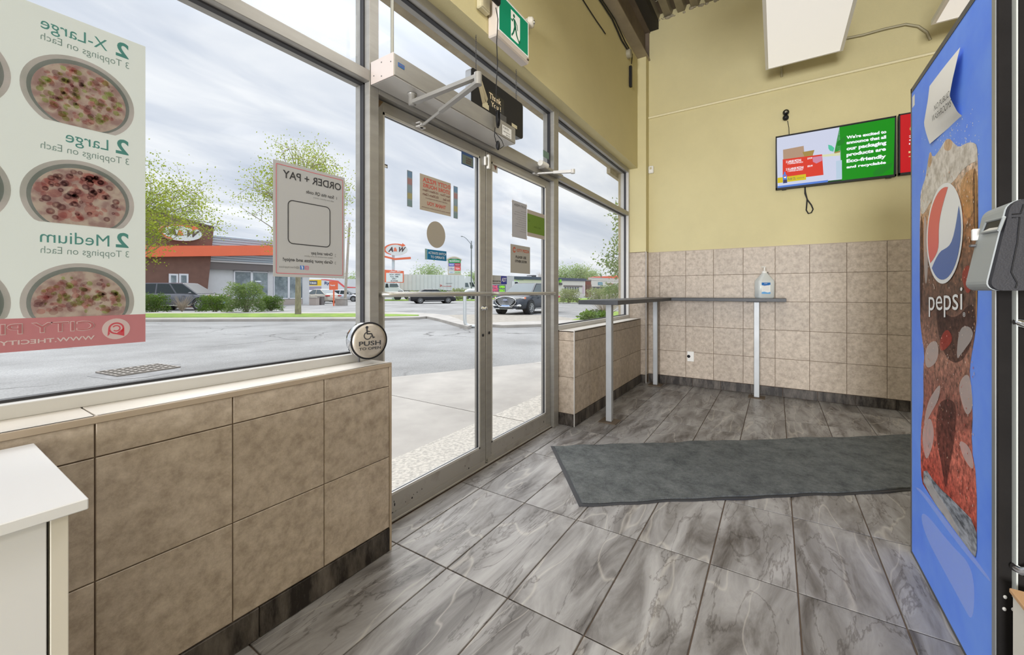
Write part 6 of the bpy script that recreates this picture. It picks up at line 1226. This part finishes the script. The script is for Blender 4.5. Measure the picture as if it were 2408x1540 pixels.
m_brown = M('brown_render', (0.20, 0.105, 0.08), 0.8, var=0.15, scale=3); m_brown2 = M('dark_brown_panel', (0.13, 0.085, 0.07), 0.7, var=0.2); m_orange = M('orange_panel', (0.85, 0.17, 0.075), 0.5, var=0.06, scale=1); m_bwall = M('white_block_wall', (0.66, 0.67, 0.68), 0.8, var=0.06, scale=3)
m_slat = M('blue_grey_metal_siding', (0.42, 0.50, 0.56), 0.35, metal=0.3); m_fasc = M('grey_brown_fascia', (0.17, 0.15, 0.145), 0.6); m_wfr = M('white_window_frame', (0.75, 0.76, 0.80), 0.4); m_shopglass = M('reflective_shop_glass', (0.13, 0.17, 0.19), 0.08, spec=0.8, col2=(0.34, 0.40, 0.42), scale=.9, lo=.4, hi=.6); m_plinth = M('beige_plinth', (0.47, 0.41, 0.37), 0.8)
R = Facade('restaurant', 549, 33.8, 700, 38.2, 'brown and white drive-through restaurant with orange band roof', 'building')
x1, _ = R.xz(728, 700); x0, _ = R.xz(486, 700); xl, _ = R.xz(180, 700)
MB().box((x0 - 2, 0.05, 0), (x1, 9, 5.6)).build('building_core', m_bwall, R.root)
R.poly('white_wall', [(484, 722), (549, 722), (549, 628), (484, 628)], 0, -.05, m_bwall)
MB().box((x0, -0.08, 0), (x1, 0.05, 0.50)).build('plinth', m_plinth, R.root)
for (u0, u1_) in ((549, 591), (591, 631), (642, 678), (678, 712)):
    xa, _ = R.xz(u0, 690); xb, _ = R.xz(u1_, 690); z0, z1 = .52, 2.95
    f = MB()
    for (p_, q_) in (((xa, z0), (xb, z0 + .1)), ((xa, z1 - .1), (xb, z1)), ((xa, z0), (xa + .09, z1)), ((xb - .09, z0), (xb, z1))): f.box((p_[0], -.10, p_[1]), (q_[0], 0, q_[1]))
    fo = f.build('window_frame', m_wfr, R.root); MB().box((xa + .05, -.04, z0 + .05), (xb - .05, 0, z1 - .05)).build('pane', m_shopglass, fo)
for (u0, u1_) in ((631, 642), (712, 727)): R.poly('pillar', [(u0, 716), (u1_, 716), (u1_, 636), (u0, 636)], .12, -.05, m_bwall)
R.text('OPEN', 600, 663, 614, 660, .06, M('neon_white', (0.8, 0.85, 0.95), 0.4, emit=.5), R.root)
xa, _ = R.xz(486, 680)
MB().box((xa, -.35, 2.98), (x1 + .3, 0.05, 3.62)).build('fascia', m_fasc, R.root); MB().box((xa, -.45, 3.55), (x1 + .3, 0.05, 3.68)).build('fascia_cap', M('pale_cap', (0.6, 0.6, 0.6), .5), R.root)
z = 3.70
while z < 5.7: MB().box((xa, -.30 - .03 * ((z * 10) % 2), z), (x1 + .2, .05, z + .19), bev=.03).build('siding_board', m_slat, R.root); z += .20
R.poly('brown_tower', [(200, 725), (484, 725), (503, 536), (503, 534), (200, 450)], .55, -4, m_brown)
R.poly('tower_cap', [(200, 447), (504, 533), (504, 537), (200, 452)], .62, -4, m_brown2)
R.poly('orange_band', [(200, 583), (340, 578), (640, 577), (728, 577), (728, 597), (640, 600), (340, 604), (200, 607)], 1.0, -.2, m_orange)
for (u0, v0, u1_, v1_) in ((397, 670, 419, 644), (421, 670, 443, 644)):
    f = MB(); xa, za = R.xz(u0, v0, .6); xb, zb = R.xz(u1_, v1_, .6); f.box((xa, -.62, za), (xb, -.5, zb)); fo = f.build('window_frame', m_wfr, R.root); MB().box((xa + .12, -.635, za + .1), (xb - .12, -.6, zb - .12)).build('pane', m_shopglass, fo)
# oval sign on the tower
def oval_sign(F_, u, v, ru, rv, off, parent=None, band=True):
    cx, cz = F_.xz(u, v, off); x1_, _ = F_.xz(u + ru, v, off); _, z1_ = F_.xz(u, v - rv, off); rx = x1_ - cx; rz = z1_ - cz
    root = parent or F_.root; mb = MB(); mb.prism([(cx + rx * math.cos(2 * PI * i / 40), -off, cz + rz * math.sin(2 * PI * i / 40)) for i in range(40)], (0, .25, 0)); sb = mb.build('oval_sign', M('pale_oval', (0.74, 0.76, 0.76), 0.4), root)
    o_ = (cx, -off - .01, cz); mb = MB(); mb2 = MB()
    vs = []; n = 30
    for i in range(n + 1):
        a = PI * (.42 + .95 * i / n); wdt = .16 * math.sin(PI * min(1, i / n * .5 + .28)); vs += [(cx + rx * .98 * math.cos(a), -off - .01, cz + rz * .98 * math.sin(a)), (cx + rx * (.98 - wdt) * math.cos(a), -off - .01, cz + rz * (.98 - wdt * 1.2) * math.sin(a))]
    mb.add(vs, [(2 * i, 2 * i + 1, 2 * i + 3, 2 * i + 2) for i in range(n)])
    mb.add([(cx + rx * .20, -off - .012, cz + rz * .78), (cx + rx * .52, -off - .012, cz + rz * .60), (cx + rx * .50, -off - .012, cz + rz * .42), (cx + rx * .86, -off - .012, cz + rz * .68), (cx + rx * .58, -off - .012, cz + rz * 1.08), (cx + rx * .56, -off - .012, cz + rz * .88), (cx + rx * .2, -off - .012, cz + rz * .98)], [(0, 1, 2, 3, 4, 5, 6)])
    mb.build('orange_arrow', m_orange, sb)
    mt = M('brown_letter', (0.10, 0.06, 0.06), 0.5)
    mb = MB(); put_text(mb, 'A', (cx - rx * .62, -off - .014, cz - rz * .42), (rx * .44, 0, 0), (0, 0, rz * .84), 0, .05, .25); put_text(mb, 'W', (cx + rx * .14, -off - .014, cz - rz * .42), (rx * .60, 0, 0), (0, 0, rz * .84), 0, .05, .25); mb.build('lettering', mt, sb)
    mb = MB(); put_text(mb, '&', (cx - rx * .16, -off - .014, cz - rz * .34), (rx * .32, 0, 0), (0, 0, rz * .66), 0, .04); mb.build('lettering', m_orange, sb)
    return sb
oval_sign(R, 425, 547, 50, 19, .85)
# pole sign of the restaurant
A = Facade('pole_sign', 880, 60, 980, 60.5, 'orange and white oval restaurant sign with orange wings on a tall pole', 'sign')
cx, _ = A.xz(925, 640); m_pole = M('pale_blue_pole', (0.55, 0.62, 0.66), 0.5)
MB().box((cx - .18, -.15, 0), (cx + .18, .15, 7.0)).build('pole', m_pole, A.root)
oval_sign(A, 930, 586.5, 28, 14, .30)
A.poly('orange_wing', [(897, 599), (928, 607), (965, 604), (965, 608.5), (928, 611), (897, 603.5)], .4, -.1, m_orange)
mb_ = A.poly('marquee', [(903, 634), (948, 637), (948, 664.5), (903, 664.5)], .35, -.25, m_orange)
A.poly('letter_board', [(908, 641.5), (947, 642.5), (947, 663), (908, 663)], .38, .34, M('board_white', (0.75, 0.80, 0.80), 0.4), mb_)
A.text('Drive-Thru', 915, 640.5, 940, 636.5, .39, m_white_ink, mb_, .02, shear=.2)
for t_, a, b, v in (('NOW  HIRING', 916, 941, 647), ('FULL TIME', 918, 937, 652), ('APPLY', 921.5, 932, 657), ('IN STORE', 919, 935.5, 662)): A.text(t_, a, v, b, v - 3.2, .40, m_black_ink, mb_, .01)
# small orange sign and concrete blocks in the drive lane
T_ = Facade('lane_sign', 760, 34, 810, 34.2, 'small square orange thanks sign on an orange post', 'sign')
T_.box('sign_plate', 774, 681.5, 794, 661.5, 0, .1, m_orange); T_.box('post', 783, 720, 786, 682, 0, .08, m_orange); T_.text('Thanks!', 776, 672.5, 788, 669, .12, m_white_ink, T_.root, .03)
def planter(name, u0, u1, v0, v1, d, label, mat): 
    F_ = Facade(name, u0, d, u1, d, label, 'block'); F_.box('block_body', u0, v0, u1, v1, 0, -.6, mat); F_.box('block_top', u0 - .5, v1 + 1, u1 + .5, v1 - .6, .03, -.63, m_conc); return F_
planter('concrete_block', 788, 811, 719.5, 703, 34.5, 'grey concrete block right of the orange lane sign', m_conc); planter('planter', 727, 743.5, 717.5, 700, 36, 'brown and grey planter at the corner of the restaurant', m_plinth)
planter('planter', 746, 756, 717, 697, 36.8, 'narrow grey planter beside the beige sedan', m_fasc)
# wood pole
q = G(811, 712); o = MB().tube([(q.x, q.y, ZG), (q.x + RT.x * .5, q.y + RT.y * .5, 8.6)], .15, 10, r1=.11).build('utility_pole', M('pale_wood_pole', (0.50, 0.44, 0.36), 0.85, var=.2)); tag(o, 'pale leaning wooden pole just left of the window mullion', 'pole')
# billboard and white truck trailer at far left
B_ = Facade('billboard', 722, 52, 756, 52, 'yellow and dark advertising board behind the beige sedan', 'sign')
B_.box('board', 726, 672, 755, 657.5, 0, .1, M('board_yellow', (0.85, 0.55, 0.02), .5)); B_.box('dark_panel', 726, 670, 746, 660, .12, .1, M('board_dark', (0.10, 0.12, 0.16), .5)); B_.text('TIRES', 728, 668, 744, 663, .14, m_white_ink, B_.root); B_.box('lower_board', 726, 682, 755, 673, 0, .1, M('board_lilac', (0.36, 0.32, 0.42), .5)); B_.box('leg', 738, 709, 740, 682, 0, .1, m_fasc)
Tk = Facade('white_trailer', 755, 62, 850, 62, 'white trailer with blue letters and a red swoosh beyond the lane sign', 'truck')
m_tw = M('trailer_white', (0.72, 0.74, 0.76), .4, var=.06, scale=1)
Tk.box('trailer_box', 755, 690, 850, 656, 0, -2.5, m_tw); Tk.box('underframe', 757, 693, 850, 690, -.2, -2.3, m_dgrey); Tk.text('Ryder', 763, 671, 790, 662, .03, M('dark_blue_letter', (0.05, 0.08, 0.20), .5), Tk.root, .03)
Tk.poly('red_swoosh', [(755, 656.5), (765, 656.5), (795, 660), (812, 674), (850, 675.5), (850, 677), (810, 677), (792, 663), (765, 659), (755, 658)], .03, 0, M('swoosh_red', (0.75, .12, .12), .5))
for u in (790, 800, 815, 838): 
    x, _ = Tk.xz(u, 690); MB().cyl((x, -.1, .5), (x, .2, .5), .5, n=18).build('wheel', m_tyre, Tk.root)
for u, lab in ((793, 'small white utility box on the far verge left of the pole'), (829, 'small white utility box on the far verge right of the pole')):
    q = atD(u, 687, 57); o = MB().box((q.x - .35, q.y - .35, ZG), (q.x + .35, q.y + .35, .45), bev=.03).build('utility_box', m_white); tag(o, lab, 'box')
# highway trucks
def semi(name, label, F_, u0, u1, vt, vb):
    b = F_.box('trailer_box', u0, vb, u1, vt, 0, -2.5, m_tw); xa, zb = F_.xz(u0, vb); xb, zt = F_.xz(u1, vt); n = int((xb - xa) / .62)
    for k in range(n): MB().box((xa + .62 * k, -.05, zb + .1), (xa + .62 * k + .07, 0, zt - .08)).build('side_rib', M_rib, b)
    MB().box((xa, -.05, zb - .12), (xb, -2.4 * -1, zb)).build('underframe', m_dgrey, F_.root)
    for x in (xa + 1.2, xa + 2.5, xb - .8, xb + .5):
        MB().cyl((x, -.05, .5), (x, .25, .5), .5, n=18).build('wheel', m_tyre, F_.root)
    return b
M_rib = M('trailer_rib', (0.60, 0.62, 0.64), .4)
S1 = Facade('white_semi_truck', 930, 63, 1120, 68, 'long ribbed white semi trailer truck crossing behind the left door', 'truck')
b1 = semi('a', '', S1, 940, 1092, 647, 683)
S1.text('TRANSPORT', 1048, 667, 1064, 665.5, .06, m_dgrey, b1); S1.text('CHALLENGER', 1040, 674, 1062, 672, .06, m_red_ink, b1); S1.poly('red_mark', [(1034, 673), (1037, 671), (1034, 669), (1036, 669), (1040, 671), (1036, 674)], .07, .05, m_red_ink, b1)
S1.poly('tractor_cab', [(1092, 694), (1120, 694), (1122, 684), (1120, 676), (1114, 666), (1111, 655), (1108, 650), (1096, 649), (1094, 655), (1092, 656)], 0, -2.4, m_tw)
S1.poly('cab_window', [(1094, 675), (1103, 675), (1100, 665), (1094, 665)], .03, 0, m_cglass2); S1.poly('windscreen', [(1107, 674), (1117, 674), (1112, 664), (1104, 664)], .03, 0, m_cglass)
for u in (1090, 1112): x, _ = S1.xz(u, 690); MB().cyl((x, -.1, .52), (x, .3, .52), .52, n=18).build('wheel', m_tyre, S1.root)
S2 = Facade('white_truck', 880, 56, 960, 57, 'white truck cab behind the restaurant pole sign', 'truck')
S2.poly('cab', [(880, 700), (945, 700), (950, 694), (948, 684), (938, 677), (928, 672), (926, 665), (880, 662)], 0, -2.3, m_tw); S2.poly('cab_window', [(906, 676), (914, 676), (912, 667), (907, 667)], .03, 0, m_cglass); S2.poly('cab_window', [(916, 675), (938, 675), (934, 667), (917, 667)], .03, 0, m_cglass2); S2.poly('grille', [(936, 690), (947, 690), (947, 684), (936, 684)], .03, 0, m_dgrey)
for u in (890, 935): x, _ = S2.xz(u, 700); MB().cyl((x, -.1, .5), (x, .3, .5), .5, n=18).build('wheel', m_tyre, S2.root)
S3 = Facade('box_truck', 1190, 52, 1232, 53, 'grey cube truck with dark cab window behind the security decal', 'truck')
S3.box('cargo_box', 1188, 688, 1209, 650, 0, -2.3, M('grey_box', (0.50, 0.51, 0.52), .5)); S3.poly('cab', [(1204, 692), (1226, 692), (1227, 684), (1222, 668), (1218, 661), (1204, 661)], .05, -2.2, m_tw); S3.poly('cab_window', [(1211, 673), (1222, 675), (1220, 668), (1217, 663), (1211, 663)], .09, .05, m_cglass)
for u in (1194, 1218): x, _ = S3.xz(u, 700); MB().cyl((x, -.1, .45), (x, .3, .45), .45, n=16).build('wheel', m_tyre, S3.root)
# portable neon-letter sign
N_ = Facade('portable_sign', 1150, 30, 1195, 30, 'black portable sign with pink and green fluorescent letters low in the right door', 'sign')
N_.box('board', 1150, 700, 1189, 669, 0, -.1, M('dark_board', (0.12, 0.14, 0.20), .5)); m_np = M('fluorescent_pink', (0.95, 0.12, 0.22), .5, emit=.12); m_ng = M('fluorescent_green', (0.35, 0.95, 0.02), .5, emit=.12)
for t_, a, v0, b, v1, m in (('THE', 1158, 678, 1170, 671, m_np), ('GIANT', 1158, 684, 1172, 678.6, m_np), ('OPEN', 1174, 678, 1187, 671.5, m_ng), ('LUNCH', 1158, 690, 1173, 685, m_np), ('DEALS', 1174, 687, 1187, 680, m_ng), ('HOT', 1160, 697, 1170, 691.5, m_ng), ('WINGS', 1174, 696, 1187, 689, m_np)): N_.text(t_, a, v0, b, v1, .03, m, N_.root, .05)
for u in (1153, 1186): x, _ = N_.xz(u, 700); MB().box((x - .04, 0, 0), (x + .04, .1, .9)).build('leg', m_dgrey, N_.root)
# plaza sign
Pz = Facade('plaza_sign', 1040, 75, 1090, 75.5, 'tall beige plaza sign with coloured tenant panels and an arched top', 'sign')
m_psb = M('beige_sign_body', (0.62, 0.55, 0.42), .7); Pz.poly('sign_body', [(1053, 702), (1084, 702), (1084, 609), (1053, 609)], 0, -.8, m_psb)
arc = [(1049 + 37 * i / 10, 609.5 - 6.5 * math.sin(PI * i / 10)) for i in range(11)]; Pz.poly('arched_top', arc + [(1086, 611.5)] + [(1083.5 - 31 * i / 8, 610.5 - 4.0 * math.sin(PI * i / 8)) for i in range(9)] + [(1049, 611.5)], .25, -1.0, m_psb)
for i, (a, v0, b, v1, c, t_, tc_) in enumerate(((1055, 618, 1083, 609, (0.04, 0.34, 0.12), 'Speakeasy', (.9, .9, .9)), (1055, 626, 1068.5, 618.8, (0.14, 0.16, 0.58), 'WIND', (.9, .9, .9)), (1069, 626, 1083, 618.8, (0.42, 0.03, 0.08), 'PIZZA', (.9, .5, .5)), (1055, 636, 1068.5, 627, (0.72, 0.74, 0.72), 'DELI', (.3, .2, .4)), (1069, 636, 1083, 627, (0.80, 0.08, 0.09), 'TEA', (.9, .7, .7)), (1055, 643, 1068.5, 637, (0.72, 0.76, 0.78), 'VET', (.05, .3, .5)), (1069, 643, 1083, 637, (0.55, 0.72, 0.45), 'GYM', (.1, .2, .1)))):
    pb = Pz.poly('tenant_panel', [(a, v0), (b, v0), (b, v1), (a, v1)], .06, 0, M('tenant_colour', c, .5)); Pz.text(t_, a + 1.5, v0 - 2.2, b - 1.5, v1 + 2.2, .08, M('tenant_text', tc_, .5), pb, .03)
# street lamp
q = atD(1108.5, 687, 60); sl = empty('street_lamp', (q.x, q.y, ZG), label='tall grey street lamp with curved arm above the white trailer', cat='street lamp'); m_lp = M('lamp_steel', (0.17, 0.19, 0.20), .5)
MB().tube([(0, 0, 0), (0, 0, 8.7)], .11, 10, r1=.07).build('pole', m_lp, sl); a1 = -RT
MB().tube([(0, 0, 8.0), tuple(a1 * .15 + UP * 8.35), tuple(a1 * .7 + UP * 9.0), tuple(a1 * 1.0 + UP * 9.25), tuple(a1 * 1.25 + UP * 9.35)], .04, 8).build('arm', m_lp, sl); MB().ellipsoid(tuple(a1 * 1.4 + UP * 9.37), (.22, .16, .06)).build('lamp_head', m_lp, sl); MB().box((-.12, -.12, 7.6), (.12, .12, 8.1), bev=.02).build('collar', m_lp, sl)
# low white restaurant and beige plaza
m_off = M('offwhite_stucco', (0.72, 0.70, 0.63), .8, var=.05); m_nv = M('navy_roof_edge', (0.06, 0.08, 0.13), .6); m_dkw = M('dark_window', (0.07, 0.09, 0.12), .15)
V1 = Facade('low_restaurant', 1205, 78, 1378, 92, 'long low off-white restaurant building with a dark flat roof edge', 'building')
xa, _ = V1.xz(1196, 690); xb, _ = V1.xz(1379, 690); Z = lambda v, u=1300: V1.xz(u, v)[1]
zt = Z(659); zr_ = Z(652.6); MB().box((xa, 0, 0), (xb - .4, 6, zt)).build('wall', m_off, V1.root); MB().box((xa - .2, -.2, zt), (xb - .3, 6, zr_)).build('roof_edge', m_nv, V1.root)
for (u0, u1_, v0, v1_) in ((1224, 1240, 673, 667.5), (1241, 1262, 673, 667.5), (1263, 1288, 673, 667.5)): f = V1.box('window', u0, v0, u1_, v1_, 0, .05, m_dkw)
for k in range(6): V1.box('window', 1328 + 5.9 * k, 687, 1331.8 + 5.9 * k, 675, 0, .05, m_dkw)
V1.box('lintel_band', 1326, 674, 1370, 671.5, 0, .12, m_fasc); V1.box('notice_panel', 1370, 690, 1374.5, 672, 0, .05, M('notice_pink', (0.62, 0.50, 0.55), .6))
V1.box('skylight', 1214, 659, 1231, 651, 0, -3, M('pale_skylight', (0.60, 0.66, 0.68), .4)); V1.box('roof_unit', 1238, 652.5, 1250, 649.5, -2, -5, m_tw); V1.box('roof_unit', 1254, 652.5, 1261, 647, -2, -4, m_dgrey)
V1.text('Bar Grill', 1194, 665, 1216, 659.5, .12, m_ng, V1.root, .03, shear=.2)
V1.box('green_sign', 1316.5, 664, 1320.5, 657, 0, .3, M('sign_green_red', (0.25, .65, .04), .5)); V1.box('small_sign', 1316.5, 670, 1322.5, 665.3, 0, .3, m_dgrey)
V2 = Facade('brick_link', 1379, 93, 1391.5, 94.4, 'short red brick link wall joining the two low buildings', 'building'); m_brick = M('red_brown_brick', (0.24, 0.075, 0.055), .8, var=.2)
MB().box((0, .2, 0), (V2.len, 1.5, V2.xz(1385, 661)[1])).build('wall', m_brick, V2.root); MB().box((0, .1, V2.xz(1385, 661)[1]), (V2.len, 1.5, V2.xz(1385, 657.5)[1])).build('roof_edge', m_fasc, V2.root)
for k in range(6): V2.box('siding_board', 1379, 688 - 3.2 * k, 1391, 685.6 - 3.2 * k, 0, -.2, m_brown)
V3 = Facade('beige_plaza', 1391, 97, 1480, 109, 'beige strip plaza with teal and pink shop signs', 'building')
xb = V3.len + 12; z = lambda v: V3.xz(1420, v)[1]; MB().box((0, .8, 0), (xb, 5, z(662))).build('wall', m_off, V3.root); MB().box((-.2, -.2, z(674)), (xb, .8, z(655))).build('parapet', m_off, V3.root); MB().box((-.25, -.3, z(655)), (xb, .8, z(653.8))).build('parapet_cap', m_bwall, V3.root)
MB().box((-.22, -.22, z(660.8)), (xb, -.2, z(660.3))).build('dark_joint', m_fasc, V3.root)  # thin dark strip along the parapet
for (u0, u1_) in ((1395, 1403), (1404, 1411), (1413, 1424), (1428, 1440), (1444, 1456)): V3.box('window', u0, 687, u1_, 675, -.75, -.8, m_dkw)
tp = V3.box('teal_sign', 1407, 670, 1417, 664, .2, .3, M('teal', (.05, .25, .33), .5)); V3.text('Hotelier', 1408, 668.5, 1416, 666, .33, m_white_ink, tp)
V3.text('GRIFFIN', 1428, 670, 1441.5, 665.5, .25, M('pink_sign', (.60, .10, .22), .5), V3.root, .05); V3.text('LAUNDRY', 1446, 670.5, 1462, 667, .25, m_fasc, V3.root, 0)
V4 = Facade('red_roof_building', 1395, 135, 1475, 135, 'distant building with an orange-red roof behind the beige plaza', 'building')
MB().box((0, 0, 0), (V4.len, 10, V4.xz(1420, 656)[1])).build('wall', m_off, V4.root); a_ = V4.xz(1398, 650)[1]; MB().prism([(0, -.5, V4.xz(1420, 656)[1]), (V4.len, -.5, V4.xz(1420, 656)[1]), (V4.len, -.5, V4.xz(1465, 646)[1]), (V4.len * .5, -.5, V4.xz(1435, 649)[1]), (0, -.5, V4.xz(1400, 650.5)[1])], (0, 10, 0)).build('roof', M('orange_red_roof', (0.72, .13, .07), .6), V4.root)
q = atD(1413.5, 687, 118); up = empty('utility_pole', (q.x, q.y, ZG), label='thin dark utility pole standing behind the beige plaza', cat='pole'); MB().cyl((0, 0, 0), (0, 0, 6.6), .12, n=8).build('pole_shaft', m_lp, up); MB().box((-.7, -.05, 5.9), (.7, .05, 6.05)).build('cross_arm', m_lp, up)
# bent pipe barrier on the median
pb_ = G(1093, 771); pr = MB().tube([(pb_.x, pb_.y, ZG - .0), (pb_.x, pb_.y, .6), (pb_.x, pb_.y, 1.0), tuple(Vector((pb_.x, pb_.y, 1.12)) + RT * .06), tuple(Vector((pb_.x, pb_.y, 1.16)) + RT * .5)], .055, 12)
m_pipe = M('galvanised_pipe', (0.62, 0.65, 0.66), .35, metal=.4)
pr = MB(); b0 = Vector((pb_.x, pb_.y, 0)); pr.tube([b0 + UP * z + RT * x for x, z in ((0, 1.04), (-.0, .9), (0, .25), (.01, .12), (.05, .04), (.13, .012), (.3, .005), (.6, .0))], .055, 12); pr.tube([b0 + UP * z + RT * x for x, z in ((0, 1.04), (.06, 1.13), (.16, 1.16), (.58, 1.16), (.68, 1.13), (.72, 1.04), (.72, .0))], .055, 12)
o = pr.build('pipe_barrier', m_pipe); tag(o, 'bent silver pipe barrier standing on the kerb seen through left door', 'barrier')
